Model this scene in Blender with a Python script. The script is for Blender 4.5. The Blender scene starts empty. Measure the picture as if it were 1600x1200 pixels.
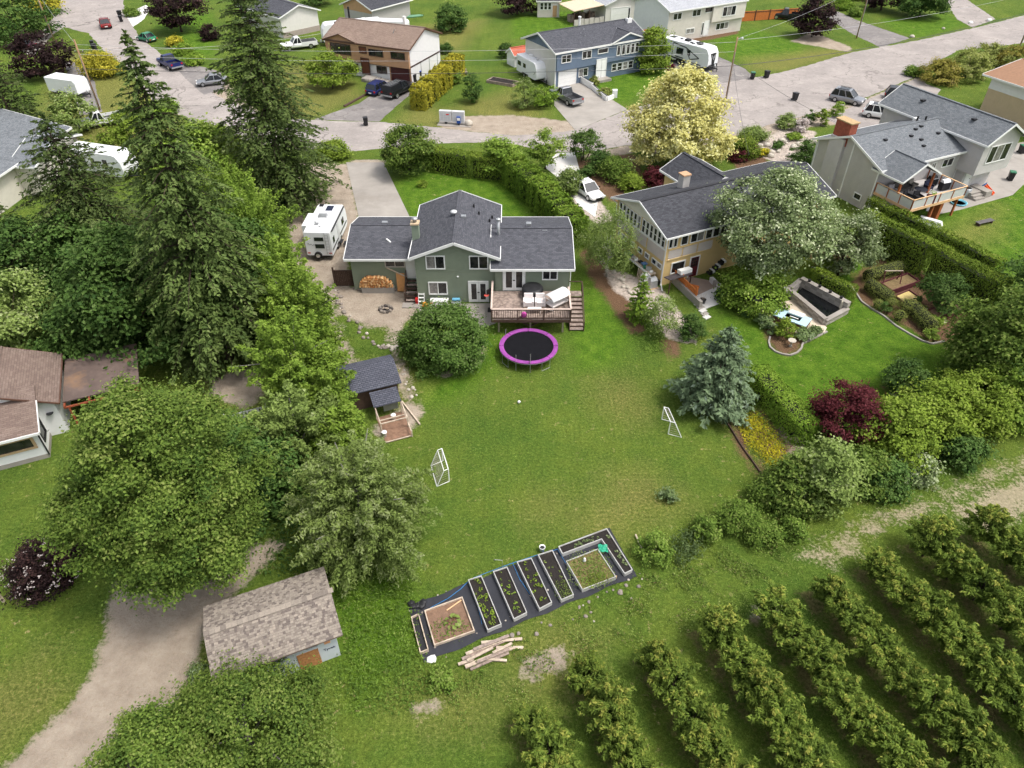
import bpy, math, random
import numpy as np
from mathutils import Vector, Matrix

scene = bpy.context.scene
# ---------------------------------------------------------------- camera
CAM_H, CAM_F, CAM_P = 34.0, 1111.0, math.radians(40)
cam_data = bpy.data.cameras.new("camera")
cam_data.sensor_width = 36.0
cam_data.lens = 36.0 * CAM_F / 1600.0
cam_data.clip_end = 9000.0
cam = bpy.data.objects.new("camera", cam_data)
scene.collection.objects.link(cam)
cam.location = (0, 0, CAM_H)
cam.rotation_euler = (math.radians(90) - CAM_P, 0, 0)
scene.camera = cam
# ---------------------------------------------------------------- sky, sun, exposure
SUN_EL, SUN_AZ = math.radians(64), math.radians(106)   # azimuth from +Y towards +X
world = bpy.data.worlds.new("World")
scene.world = world
world.use_nodes = True
wn = world.node_tree.nodes
sky = wn.new("ShaderNodeTexSky")
sky.sky_type = 'NISHITA'
sky.sun_disc = False
sky.sun_elevation = SUN_EL
sky.sun_rotation = SUN_AZ
sky.air_density = 1.0
sky.dust_density = 4.0
sky.ozone_density = 0.6
hsv = wn.new("ShaderNodeHueSaturation")
hsv.inputs['Saturation'].default_value = 0.35
world.node_tree.links.new(sky.outputs[0], hsv.inputs['Color'])
world.node_tree.links.new(hsv.outputs[0], wn["Background"].inputs[0])
wn["Background"].inputs[1].default_value = 0.15
sun_data = bpy.data.lights.new("sun", 'SUN')
sun_data.energy = 1.4
sun_data.angle = math.radians(12)
sun_data.color = (1.0, 0.95, 0.87)
sun = bpy.data.objects.new("sun", sun_data)
scene.collection.objects.link(sun)
sd = Vector((math.sin(SUN_AZ) * math.cos(SUN_EL), math.cos(SUN_AZ) * math.cos(SUN_EL), math.sin(SUN_EL)))
sun.rotation_euler = sd.to_track_quat('Z', 'Y').to_euler()
vs = scene.view_settings
vs.view_transform = 'Standard'
vs.look = 'None'
vs.gamma = 1.0
vs.use_curve_mapping = False
vs.exposure = 0.8
scene.cycles.max_bounces = 5
scene.cycles.diffuse_bounces = 2
scene.cycles.glossy_bounces = 2
scene.cycles.transmission_bounces = 2
scene.cycles.transparent_max_bounces = 4
scene.cycles.use_denoising = True
scene.cycles.adaptive_threshold = 0.03

R = random.Random(7)
NR = np.random.default_rng(7)
COL = scene.collection
_s, _c = math.sin(CAM_P), math.cos(CAM_P)


def G(px, py, z=0.0):
    """ground position (at height z) of a surveyed point of the photograph"""
    u, v = (px - 800) / CAM_F, (py - 600) / CAM_F
    r = (u, _c - v * _s, -_s - v * _c)
    t = (z - CAM_H) / r[2]
    return Vector((r[0] * t, r[1] * t, z))


def tag(o, label=None, cat=None, group=None, kind=None):
    if label: o['label'] = label
    if cat: o['category'] = cat
    if group: o['group'] = group
    if kind: o['kind'] = kind
    return o


def thing(name, label, cat, loc=(0, 0, 0), rz=0.0, group=None):
    o = bpy.data.objects.new(name, None)
    o.empty_display_size = 0.3
    COL.objects.link(o)
    o.location = loc
    o.rotation_euler = (0, 0, rz)
    return tag(o, label, cat, group)


def copy_tree(o, parent=None):
    c = o.copy()
    COL.objects.link(c)
    if parent is not None: c.parent = parent
    for ch in o.children: copy_tree(ch, c)
    return c


class MB:
    """collects faces, builds ONE mesh object with metre-scaled UVs"""
    def __init__(s, T=None):
        s.v, s.f, s.T = [], [], T

    def add(s, vs_, fs):
        n = len(s.v)
        if s.T is not None: vs_ = [s.T @ Vector(p) for p in vs_]
        s.v += [tuple(p) for p in vs_]
        s.f += [tuple(i + n for i in f) for f in fs]
        return s

    def hexa(s, p):
        return s.add(p, [(3, 2, 1, 0), (4, 5, 6, 7), (0, 1, 5, 4), (1, 2, 6, 5), (2, 3, 7, 6), (3, 0, 4, 7)])

    def box(s, x0, x1, y0, y1, z0, z1):
        return s.hexa([(x0, y0, z0), (x1, y0, z0), (x1, y1, z0), (x0, y1, z0), (x0, y0, z1), (x1, y0, z1), (x1, y1, z1), (x0, y1, z1)])

    def obox(s, c, size, rz=0, rx=0, ry=0):
        m = Matrix.Translation(c) @ Matrix.Rotation(rz, 4, 'Z') @ Matrix.Rotation(ry, 4, 'Y') @ Matrix.Rotation(rx, 4, 'X')
        a, b, d = size[0] / 2, size[1] / 2, size[2] / 2
        return s.hexa([m @ Vector(q) for q in ((-a, -b, -d), (a, -b, -d), (a, b, -d), (-a, b, -d), (-a, -b, d), (a, -b, d), (a, b, d), (-a, b, d))])

    def bar(s, p, q, w, h=None):
        """rectangular bar between two points"""
        h = h or w
        p, q = Vector(p), Vector(q)
        d = (q - p).normalized()
        side = d.cross(Vector((0, 0, 1)))
        side = side.normalized() if side.length > 1e-4 else Vector((1, 0, 0))
        up = side.cross(d)
        a, b = side * w / 2, up * h / 2
        return s.hexa([p - a - b, p + a - b, q + a - b, q - a - b, p - a + b, p + a + b, q + a + b, q - a + b])

    def prism(s, poly, z0, z1):
        n = len(poly)
        ar = sum(poly[i][0] * poly[(i + 1) % n][1] - poly[(i + 1) % n][0] * poly[i][1] for i in range(n))
        if ar < 0: poly = list(poly)[::-1]
        vs_ = [(p[0], p[1], z0) for p in poly] + [(p[0], p[1], z1) for p in poly]
        fs = [tuple(range(n))[::-1], tuple(range(n, 2 * n))] + [(i, (i + 1) % n, n + (i + 1) % n, n + i) for i in range(n)]
        return s.add(vs_, fs)

    def extr(s, prof, a0, a1, axis='x'):
        """profile of (b,z) extruded along axis x or y"""
        n = len(prof)
        if axis == 'x':
            vs_ = [(a0, p[0], p[1]) for p in prof] + [(a1, p[0], p[1]) for p in prof]
        else:
            vs_ = [(p[0], a0, p[1]) for p in prof] + [(p[0], a1, p[1]) for p in prof]
        fs = [tuple(range(n)), tuple(range(n, 2 * n))[::-1]] + [(i, n + i, n + (i + 1) % n, (i + 1) % n) for i in range(n)]
        return s.add(vs_, fs)

    def loft(s, rings, cap=True):
        n = len(rings[0])
        vs_ = [p for r in rings for p in r]
        fs = []
        for k in range(len(rings) - 1):
            for i in range(n):
                j = (i + 1) % n
                fs.append((k * n + i, k * n + j, (k + 1) * n + j, (k + 1) * n + i))
        if cap:
            fs.append(tuple(range(n))[::-1])
            fs.append(tuple(range((len(rings) - 1) * n, len(rings) * n)))
        return s.add(vs_, fs)

    def tube(s, pts, r, n=6):
        pts = [Vector(p) for p in pts]
        rings = []
        for k, p in enumerate(pts):
            d = (pts[min(k + 1, len(pts) - 1)] - pts[max(k - 1, 0)]).normalized()
            a = d.cross(Vector((0, 0, 1)))
            a = a.normalized() if a.length > 1e-3 else Vector((1, 0, 0))
            b = d.cross(a)
            rr = r[k] if isinstance(r, (list, tuple)) else r
            rings.append([p + (a * math.cos(2 * math.pi * i / n) + b * math.sin(2 * math.pi * i / n)) * rr for i in range(n)])
        return s.loft(rings)

    def lathe(s, prof, n=16, c=(0, 0, 0), sx=1, sy=1):
        rings = [[(c[0] + r * sx * math.cos(2 * math.pi * i / n), c[1] + r * sy * math.sin(2 * math.pi * i / n), c[2] + z) for i in range(n)] for r, z in prof]
        return s.loft(rings)

    def stone(s, c, r, h, rng=R, n=7):
        a0 = rng.random() * 6
        k = [rng.uniform(.75, 1.15) for _ in range(n)]
        ring = lambda f, z: [(c[0] + r * f * k[i] * math.cos(a0 + 6.283 * i / n), c[1] + r * f * k[i] * math.sin(a0 + 6.283 * i / n), c[2] + z + rng.uniform(-.05, .05) * h) for i in range(n)]
        return s.loft([ring(.85, -.1 * h), ring(1, .35 * h), ring(.8, .8 * h), ring(.35, h)])

    def build(s, name, mat, parent=None, smooth=False):
        me = bpy.data.meshes.new(name)
        me.from_pydata(s.v, [], s.f)
        nl = len(me.loops)
        co = np.array(s.v, dtype=np.float64)
        uv = np.zeros((nl, 2))
        li = 0
        for f in s.f:
            p = co[list(f)]
            nrm = np.zeros(3)
            for i in range(len(f)):
                nrm += np.cross(p[i], p[(i + 1) % len(f)])
            l = np.linalg.norm(nrm)
            nrm = nrm / l if l > 1e-12 else np.array([0, 0, 1.0])
            if abs(nrm[2]) > .999:
                t, b = np.array([1.0, 0, 0]), np.array([0, 1.0, 0])
            else:
                t = np.cross([0, 0, 1.0], nrm); t /= np.linalg.norm(t)
                b = np.cross(nrm, t)
            uv[li:li + len(f), 0] = p @ t
            uv[li:li + len(f), 1] = p @ b
            li += len(f)
        ul = me.uv_layers.new(name="UVMap")
        ul.data.foreach_set("uv", uv.ravel())
        if smooth: me.polygons.foreach_set("use_smooth", [True] * len(me.polygons))
        me.materials.append(mat)
        me.update()
        o = bpy.data.objects.new(name, me)
        COL.objects.link(o)
        if parent is not None: o.parent = parent
        return o


# ---------------------------------------------------------------- materials
_mats = {}


def _nodes(name):
    m = bpy.data.materials.new(name)
    m.use_nodes = True
    nt = m.node_tree
    return m, nt.nodes, nt.links, nt.nodes["Principled BSDF"]


def rgb(c): return (c[0], c[1], c[2], 1.0)


def hx(r, g, b):
    f = lambda c: ((c / 255 + .055) / 1.055) ** 2.4 if c > 10 else c / 255 / 12.92
    return (f(r), f(g), f(b))


def mixc(N, L, fac, a, b, mode='MIX'):
    n = N.new("ShaderNodeMix"); n.data_type = 'RGBA'; n.blend_type = mode
    for i, v in ((0, fac), (6, a), (7, b)):
        if isinstance(v, (int, float)): n.inputs[i].default_value = v
        elif isinstance(v, tuple): n.inputs[i].default_value = rgb(v)
        else: L.new(v, n.inputs[i])
    return n.outputs[2]


def math_(N, L, op, a, b=None, c=None):
    n = N.new("ShaderNodeMath"); n.operation = op
    for i, v in enumerate((a, b, c)):
        if v is None: continue
        if isinstance(v, (int, float)): n.inputs[i].default_value = v
        else: L.new(v, n.inputs[i])
    return n.outputs[0]


def noise_(N, L, co, scale, detail=3, rough=.55):
    n = N.new("ShaderNodeTexNoise")
    n.inputs['Scale'].default_value = scale; n.inputs['Detail'].default_value = detail; n.inputs['Roughness'].default_value = rough
    if co is not None: L.new(co, n.inputs['Vector'])
    return n.outputs[0]


def ramp_(N, L, fac, a, b, lo=.0, hi=1.0):
    n = N.new("ShaderNodeMapRange"); n.inputs[1].default_value = lo; n.inputs[2].default_value = hi
    n.inputs[3].default_value = a; n.inputs[4].default_value = b
    L.new(fac, n.inputs[0])
    return n.outputs[0]


def bump_(N, L, bs, h, strength, dist=.02):
    n = N.new("ShaderNodeBump"); n.inputs['Strength'].default_value = strength; n.inputs['Distance'].default_value = dist
    L.new(h, n.inputs['Height']); L.new(n.outputs[0], bs.inputs['Normal'])


def plain(name, col, rough=.7, var=.2, scale=2.0, bump=0.0, bscale=30, spec=.3, metal=0.0, dirt=None):
    if name in _mats: return _mats[name]
    m, N, L, bs = _nodes(name)
    tc = N.new("ShaderNodeTexCoord")
    n1 = noise_(N, L, tc.outputs['Object'], scale, 5, .65)
    f = ramp_(N, L, n1, 1 - var, 1 + var, .3, .7)
    c = mixc(N, L, 1.0, col, f, 'MULTIPLY')
    if dirt:
        n2 = noise_(N, L, tc.outputs['Object'], scale * .45, 6, .7)
        c = mixc(N, L, ramp_(N, L, n2, 0, .75, .52, .68), c, dirt)
    L.new(c, bs.inputs['Base Color'])
    bs.inputs['Roughness'].default_value = rough
    bs.inputs['Specular IOR Level'].default_value = spec
    bs.inputs['Metallic'].default_value = metal
    if bump: bump_(N, L, bs, noise_(N, L, tc.outputs['Object'], bscale, 4), bump)
    _mats[name] = m
    return m


def siding(name, col, pitch=.17, vertical=False, var=.08):
    if name in _mats: return _mats[name]
    m, N, L, bs = _nodes(name)
    uv = N.new("ShaderNodeUVMap")
    sx = N.new("ShaderNodeSeparateXYZ"); L.new(uv.outputs[0], sx.inputs[0])
    saw = math_(N, L, 'FRACT', math_(N, L, 'DIVIDE', sx.outputs[0 if vertical else 1], pitch))
    h = math_(N, L, 'SUBTRACT', 1.0, math_(N, L, 'POWER', saw, 4.0 if not vertical else 12.0))
    bump_(N, L, bs, h, .8, .02)
    tc = N.new("ShaderNodeTexCoord")
    f = ramp_(N, L, noise_(N, L, tc.outputs['Object'], .9, 6, .7), 1 - var, 1 + var, .3, .7)
    L.new(mixc(N, L, 1.0, col, f, 'MULTIPLY'), bs.inputs['Base Color'])
    bs.inputs['Roughness'].default_value = .65
    _mats[name] = m
    return m


def shingle(name, ca, cb, cm, w=.32, h=.15, patch=.2, mort=.006):
    if name in _mats: return _mats[name]
    m, N, L, bs = _nodes(name)
    uv = N.new("ShaderNodeUVMap")
    br = N.new("ShaderNodeTexBrick")
    br.offset = .45; br.squash = 1.0
    L.new(uv.outputs[0], br.inputs['Vector'])
    br.inputs['Color1'].default_value = rgb(ca); br.inputs['Color2'].default_value = rgb(cb); br.inputs['Mortar'].default_value = rgb(cm)
    br.inputs['Scale'].default_value = 1.0; br.inputs['Mortar Size'].default_value = mort
    br.inputs['Brick Width'].default_value = w; br.inputs['Row Height'].default_value = h
    f = ramp_(N, L, noise_(N, L, uv.outputs[0], .55, 5, .7), 1 - patch, 1 + patch, .3, .7)
    c = mixc(N, L, 1.0, br.outputs[0], f, 'MULTIPLY')
    f2 = ramp_(N, L, noise_(N, L, uv.outputs[0], 60, 2), .8, 1.2, .3, .7)
    L.new(mixc(N, L, 1.0, c, f2, 'MULTIPLY'), bs.inputs['Base Color'])
    sx = N.new("ShaderNodeSeparateXYZ"); L.new(uv.outputs[0], sx.inputs[0])
    saw = math_(N, L, 'FRACT', math_(N, L, 'DIVIDE', sx.outputs[1], h))
    hh = math_(N, L, 'SUBTRACT', math_(N, L, 'SUBTRACT', 1.0, saw), br.outputs['Fac'])
    bump_(N, L, bs, hh, .7, .03)
    bs.inputs['Roughness'].default_value = .9
    bs.inputs['Specular IOR Level'].default_value = .2
    _mats[name] = m
    return m


def leafmat(name, dark, light, tip=None, trans=.3, rough=.6, boost=True):
    if name in _mats: return _mats[name]
    m, N, L, bs = _nodes(name)
    at = N.new("ShaderNodeAttribute"); at.attribute_name = "tint"
    oi = N.new("ShaderNodeObjectInfo")
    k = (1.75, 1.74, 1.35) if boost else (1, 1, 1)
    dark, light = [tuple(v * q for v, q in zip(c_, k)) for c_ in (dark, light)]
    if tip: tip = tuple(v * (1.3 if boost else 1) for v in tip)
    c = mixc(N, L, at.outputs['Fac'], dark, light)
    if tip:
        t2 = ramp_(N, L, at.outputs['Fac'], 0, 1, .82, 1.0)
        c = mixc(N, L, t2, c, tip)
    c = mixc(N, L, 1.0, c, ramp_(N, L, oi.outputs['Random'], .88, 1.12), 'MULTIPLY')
    L.new(c, bs.inputs['Base Color'])
    bs.inputs['Roughness'].default_value = rough
    bs.inputs['Specular IOR Level'].default_value = .1
    tr = N.new("ShaderNodeBsdfTranslucent"); L.new(c, tr.inputs[0])
    mx = N.new("ShaderNodeMixShader"); mx.inputs[0].default_value = trans
    L.new(bs.outputs[0], mx.inputs[1]); L.new(tr.outputs[0], mx.inputs[2])
    L.new(mx.outputs[0], N["Material Output"].inputs[0])
    _mats[name] = m
    return m


def glassmat():
    if 'window_glass' in _mats: return _mats['window_glass']
    m, N, L, bs = _nodes('window_glass')
    tc = N.new("ShaderNodeTexCoord")
    n = noise_(N, L, tc.outputs['Object'], 1.3, 2)
    L.new(mixc(N, L, ramp_(N, L, n, 0, 1, .4, .7), (.012, .013, .015), (.05, .048, .045)), bs.inputs['Base Color'])
    bs.inputs['Roughness'].default_value = .06
    bs.inputs['Specular IOR Level'].default_value = .6
    _mats['window_glass'] = m
    return m


GLASS = glassmat()
WHITE = plain('white_paint', (.80, .80, .78), .5, .05, 1.5)
TRIM = plain('white_trim', (.78, .78, .76), .5, .05, 2)
BLACK = plain('black_plastic', (.02, .02, .022), .45, .2, 4)
DARKM = plain('dark_metal', (.05, .05, .055), .4, .2, 4, metal=.5)
GREYM = plain('grey_metal', (.42, .43, .44), .4, .15, 4, metal=.6)
TYRE = plain('tyre_rubber', (.018, .018, .018), .8, .2, 5)
RIM = plain('wheel_rim', (.45, .46, .48), .3, .1, 5, metal=.8)
CONC = plain('concrete', hx(152, 146, 139), .85, .16, .35, .25, 18, dirt=hx(132, 125, 117))
CONCL = plain('pale_concrete', hx(205, 202, 198), .85, .08, .5, .2, 18)
STONE = plain('stone', hx(134, 125, 116), .9, .3, 5, .6, 14)
STONEW = plain('pale_stone', hx(180, 172, 160), .9, .25, 5, .5, 14)
BARK = plain('bark', (.075, .055, .04), .95, .35, 4, .9, 12)
BARKG = plain('grey_bark', (.2, .185, .165), .95, .3, 4, .9, 12)
WOODB = plain('brown_stained_wood', (.075, .045, .033), .75, .3, 3, .4, 25)
WOODW = plain('weathered_wood', hx(150, 134, 124), .85, .45, 3.5, .5, 25, dirt=hx(86, 70, 62))
WOODN = plain('new_lumber', hx(214, 176, 134), .7, .15, 3, .3, 25)
WOODP = plain('pale_board', hx(184, 168, 150), .8, .35, 3, .3, 25)
SOIL = plain('dark_soil', (.022, .018, .016), .95, .4, 9, 1, 30)
# ================================================================ GROUND
def P(*pts): return [tuple(G(x, y)[:2]) for x, y in pts]


ZONES = {
 'lush': [
  P((1105, 475), (1180, 500), (1235, 450), (1330, 365), (1380, 395), (1470, 450), (1560, 470), (1560, 600), (1420, 640), (1300, 670), (1215, 610), (1165, 560), (1135, 520)),
  P((1380, 360), (1440, 315), (1500, 300), (1620, 240), (1640, 420), (1580, 430), (1480, 400)),
  P((500, 900), (640, 880), (650, 950), (640, 1020), (560, 1100), (530, 1020)),
  P((910, 130), (975, 165), (1045, 115), (1000, 92), (940, 105)),
  P((1110, 62), (1180, 45), (1250, 65), (1260, 85), (1180, 100), (1140, 92)),
  P((1375, 30), (1480, 20), (1510, 40), (1440, 58), (1400, 50)), P((800, 20), (910, 18), (900, 50), (800, 60)),
  P((640, 265), (700, 262), (800, 285), (845, 345), (640, 345), (615, 290)),
  P((240, 40), (330, 20), (335, 90), (290, 80)), P((640, 560), (700, 545), (780, 510), (790, 560), (720, 620), (650, 640)),
  P((910, 420), (925, 430), (990, 530), (960, 570), (900, 580), (890, 520)),
 ],
 'dry': [
  P((430, 110), (500, 90), (570, 150), (490, 186), (420, 200)), P((1160, 90), (1300, 75), (1330, 82), (1230, 112), (1170, 108)),
  P((650, 150), (690, 175), (890, 195), (890, 210), (700, 205), (620, 195)), P((650, 40), (760, 30), (720, 80), (690, 90)),
  P((930, 600), (985, 595), (1020, 640), (990, 660), (945, 640)), P((960, 745), (1010, 740), (1070, 785), (980, 830), (930, 850), (900, 815)), P((830, 790), (870, 780), (890, 800), (840, 815)),
  P((800, 1020), (860, 985), (930, 1000), (900, 1060), (830, 1090)), P((640, 1100), (740, 1080), (780, 1100), (700, 1130)),
  P((300, 1000), (330, 985), (350, 1080), (310, 1060)), P((-40, 1090), (60, 1030), (110, 1090), (-40, 1200)),
  P((330, 570), (430, 590), (420, 640), (330, 630)), P((95, 75), (150, 85), (200, 120), (290, 190), (330, 230), (230, 260), (120, 250), (60, 180)), P((1440, 380), (1560, 320), (1560, 370), (1480, 400)),
  P((560, 580), (640, 560), (660, 600), (620, 640)), P((700, 170), (800, 140), (850, 180), (780, 195)),
 ],
 'dirt': [
  P((178, 915), (215, 880), (262, 925), (330, 890), (350, 868), (430, 845), (445, 850), (395, 900), (332, 962), (308, 1020), (300, 1058), (255, 1110), (215, 1200), (190, 1300), (-160, 1300), (20, 1185), (90, 1120), (140, 1060), (165, 990)),
  P((465, 250), (545, 258), (562, 348), (545, 375), (545, 450), (520, 470), (522, 505), (503, 492), (490, 440), (455, 405), (450, 320)),
  P((514, 450), (560, 448), (648, 455), (658, 478), (655, 490), (632, 505), (622, 525), (608, 512), (570, 510), (535, 490)),
  P((500, 490), (520, 500), (548, 545), (572, 585), (562, 590), (535, 555)), P((605, 510), (622, 512), (620, 545), (640, 590), (655, 640), (640, 640), (612, 570)),
  P((690, 182), (800, 180), (895, 190), (900, 207), (800, 212), (740, 206), (690, 200)),
  P((1130, 200), (1200, 190), (1335, 162), (1440, 118), (1450, 140), (1360, 190), (1250, 200), (1160, 225)),
  P((1235, 65), (1330, 82), (1330, 74), (1270, 50)), P((310, 130), (345, 120), (420, 190), (360, 170)),
  P((640, 630), (660, 635), (655, 660), (625, 675), (600, 690), (580, 670)), P((1185, 935), (1215, 945), (1205, 975), (1180, 970)),
  P((805, 1050), (820, 1030), (870, 1010), (900, 1020), (890, 1035), (840, 1062)), P((640, 1105), (700, 1095), (690, 1115), (645, 1120)),
  P((550, 250), (600, 250), (600, 262), (545, 262)), P((1000, 205), (1120, 195), (1150, 225), (1020, 240)), P((905, 245), (985, 225), (990, 240), (930, 250)),
  P((330, 590), (400, 575), (420, 600), (390, 640), (330, 620)), P((1240, 640), (1260, 650), (1250, 700), (1215, 720), (1195, 690)),
  P((735, 545), (755, 540), (752, 570), (742, 572)), P((680, 575), (715, 578), (712, 590), (685, 588)),
 ],
 'track': [
  P((1255, 868), (1335, 822), (1425, 792), (1500, 758), (1640, 700), (1640, 712), (1500, 772), (1420, 808), (1330, 840)),
  P((1268, 868), (1310, 848), (1345, 842), (1330, 870), (1280, 880)), P((1485, 800), (1540, 765), (1640, 730), (1640, 770), (1540, 830)),
  P((1500, 490), (1500, 490.5), (1500.5, 490.5)),
 ],
 'mulch': [
  P((905, 388), (925, 390), (975, 450), (998, 500), (1010, 520), (990, 525), (955, 480), (920, 430)), P((1028, 532), (1058, 528), (1062, 556), (1044, 562)),
  P((1325, 447), (1350, 415), (1405, 410), (1480, 445), (1520, 480), (1490, 535), (1458, 537), (1400, 502), (1345, 472)),
  P((1201, 530), (1205, 545), (1230, 555), (1252, 548), (1254, 535), (1290, 518), (1225, 485), (1185, 490)),
  P((1125, 655), (1140, 650), (1200, 745), (1215, 780), (1200, 770), (1165, 720)), P((1160, 640), (1190, 640), (1240, 700), (1215, 720), (1180, 690)),
  P((1385, 395), (1560, 485), (1545, 500), (1370, 405)), P((900, 248), (990, 240), (1010, 290), (960, 320), (905, 270)), P((1140, 235), (1200, 220), (1200, 260), (1150, 265)),
  P((1260, 395), (1290, 380), (1330, 400), (1325, 425), (1290, 430)), P((1100, 440), (1160, 470), (1120, 470)), P((1380, 605), (1430, 598), (1432, 615), (1400, 622)),
  P((1060, 55), (1150, 45), (1155, 52), (1110, 62), (1075, 66)),
 ],
 'gravel': [
  P((940, 420), (975, 425), (1035, 452), (1090, 525), (1085, 540), (1045, 530), (1000, 480), (960, 455)),
  P((1185, 222), (1225, 200), (1275, 205), (1265, 245), (1230, 262), (1190, 245)), P((880, 300), (935, 310), (960, 345), (930, 350)),
 ],
}


def sdf(Pt, poly):
    px, py = Pt[:, 0], Pt[:, 1]
    d = np.full(len(Pt), 1e9)
    ins = np.zeros(len(Pt), bool)
    n = len(poly)
    for i in range(n):
        ax, ay = poly[i]; bx, by = poly[(i + 1) % n]
        ex, ey = bx - ax, by - ay
        wx, wy = px - ax, py - ay
        t = np.clip((wx * ex + wy * ey) / (ex * ex + ey * ey + 1e-9), 0, 1)
        d = np.minimum(d, (wx - t * ex) ** 2 + (wy - t * ey) ** 2)
        cond = ((ay > py) != (by > py)) & (px < ex * (py - ay) / (ey + (1e-9 if ey == 0 else 0)) + ax)
        ins ^= cond
    d = np.sqrt(d)
    return np.where(ins, -d, d)


ROWS = [(-.5, 15.2), (3.3, 17.2), (7.1, 18.3), (10.9, 19.5), (14.8, 21.0), (18.6, 21.9), (22.6, 23.7), (26.8, 25.3), (31.0, 26.2)]   # x at y=18, top end y
ROW_K = -.44


def ground():
    def axis(lo, hi, st, far_lo, far_hi):
        core = np.arange(lo, hi + .01, st)
        return np.concatenate([np.array(far_lo), core, np.array(far_hi)])
    xs = axis(-112, 112, .85, [-4000, -1200, -400, -180, -130], [130, 180, 400, 1200, 4000])
    ys = axis(9, 165, .8, [-800, -200, -40, 0], [175, 200, 260, 450, 1200, 5000])
    X, Yy = np.meshgrid(xs, ys)
    nx, ny = len(xs), len(ys)
    pts = np.stack([X.ravel(), Yy.ravel()], 1)
    me = bpy.data.meshes.new("ground")
    co = np.zeros((nx * ny, 3)); co[:, :2] = pts
    ii, jj = np.meshgrid(np.arange(nx - 1), np.arange(ny - 1))
    a = (jj * nx + ii).ravel()
    quads = np.stack([a, a + 1, a + 1 + nx, a + nx], 1)
    me.vertices.add(len(co)); me.vertices.foreach_set("co", co.ravel())
    me.loops.add(quads.size); me.loops.foreach_set("vertex_index", quads.ravel())
    me.polygons.add(len(quads)); me.polygons.foreach_set("loop_start", np.arange(0, quads.size, 4))
    me.update(calc_edges=True)
    for k, polys in ZONES.items():
        d = np.full(len(pts), 1e9)
        for pl in polys:
            pl_a = np.array(pl)
            lo, hi = pl_a.min(0) - 6, pl_a.max(0) + 6
            sel = np.all((pts > lo) & (pts < hi), 1)
            if sel.any(): d[sel] = np.minimum(d[sel], sdf(pts[sel], pl))
        at = me.attributes.new(k, 'FLOAT', 'POINT')
        at.data.foreach_set("value", np.clip(d, -6, 6).astype(np.float32))
    # orchard: bare strips under the rows
    d = np.full(len(pts), 6.0)
    for x0, yt in ROWS:
        lx = pts[:, 0] - (x0 - .25 + ROW_K * (pts[:, 1] - 18))
        dd = np.abs(lx) / math.hypot(1, ROW_K) - .45
        dd = np.where(pts[:, 1] > yt + .8, 6, dd)
        d = np.minimum(d, dd)
    at = me.attributes.new("strip", 'FLOAT', 'POINT'); at.data.foreach_set("value", np.clip(d, -6, 6).astype(np.float32))

    m, N, L, bs = _nodes("ground_cover")
    tc = N.new("ShaderNodeTexCoord"); co_ = tc.outputs['Object']
    def attr(k):
        n = N.new("ShaderNodeAttribute"); n.attribute_name = k; return n.outputs['Fac']
    nL = noise_(N, L, co_, .16, 5, .6); nM = noise_(N, L, co_, .9, 5, .65); nS = noise_(N, L, co_, 5.5, 4, .7); nF = noise_(N, L, co_, 28, 3, .7)
    def mask(k, width, amp, off=0.0):
        s = math_(N, L, 'SUBTRACT', off, attr(k))
        wob = math_(N, L, 'ADD', math_(N, L, 'MULTIPLY', math_(N, L, 'SUBTRACT', nM, .5), amp), math_(N, L, 'MULTIPLY', math_(N, L, 'SUBTRACT', nS, .5), amp * .9))
        return ramp_(N, L, math_(N, L, 'ADD', s, wob), 0, 1, -width, width)
    # grass: three tones mixed by noise, plus fine blades
    c = mixc(N, L, ramp_(N, L, nL, 0, 1, .35, .65), hx(76, 99, 36), hx(96, 112, 43))
    c = mixc(N, L, ramp_(N, L, nM, 0, .75, .45, .75), c, hx(68, 95, 35))
    c = mixc(N, L, ramp_(N, L, nS, 0, .55, .55, .8), c, hx(127, 128, 68))
    lush = mixc(N, L, ramp_(N, L, nM, 0, 1, .35, .65), hx(66, 98, 24), hx(92, 120, 36))
    c = mixc(N, L, mask('lush', .9, 1.0), c, lush)
    dry = mixc(N, L, ramp_(N, L, nS, 0, 1, .3, .7), hx(116, 110, 54), hx(158, 136, 92))
    c = mixc(N, L, math_(N, L, 'MULTIPLY', mask('dry', 1.8, 3.8), .4), c, dry)
    # scattered worn straw patches in all the grass
    nP = noise_(N, L, co_, 1.7, 6, .75)
    c = mixc(N, L, math_(N, L, 'MULTIPLY', ramp_(N, L, nP, 0, 1, .60, .65), ramp_(N, L, nL, .1, .9, .44, .6)), c, hx(160, 146, 104))
    nT = noise_(N, L, co_, 13, 4, .75)
    c = mixc(N, L, 1.0, c, ramp_(N, L, nF, .45, 1.55, .25, .75), 'MULTIPLY')
    c = mixc(N, L, 1.0, c, ramp_(N, L, nT, .55, 1.45, .3, .7), 'MULTIPLY')
    c = mixc(N, L, 1.0, c, ramp_(N, L, nS, .66, 1.34, .3, .7), 'MULTIPLY')
    mp = N.new("ShaderNodeMapping"); mp.inputs['Rotation'].default_value = (0, 0, .5); mp.inputs['Scale'].default_value = (1.6, .12, 1); L.new(co_, mp.inputs['Vector'])
    c = mixc(N, L, 1.0, c, ramp_(N, L, noise_(N, L, mp.outputs[0], 1.0, 3), .95, 1.05, .35, .65), 'MULTIPLY')
    # bare ground
    dirtc = mixc(N, L, ramp_(N, L, nM, 0, 1, .3, .7), hx(148, 135, 121), hx(178, 165, 149))
    dirtc = mixc(N, L, ramp_(N, L, nS, 0, .6, .5, .75), dirtc, hx(150, 130, 110))
    dirtc = mixc(N, L, 1.0, dirtc, ramp_(N, L, nF, .8, 1.2, .3, .7), 'MULTIPLY')
    c = mixc(N, L, mask('dirt', .22, 1.5), c, dirtc)
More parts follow.
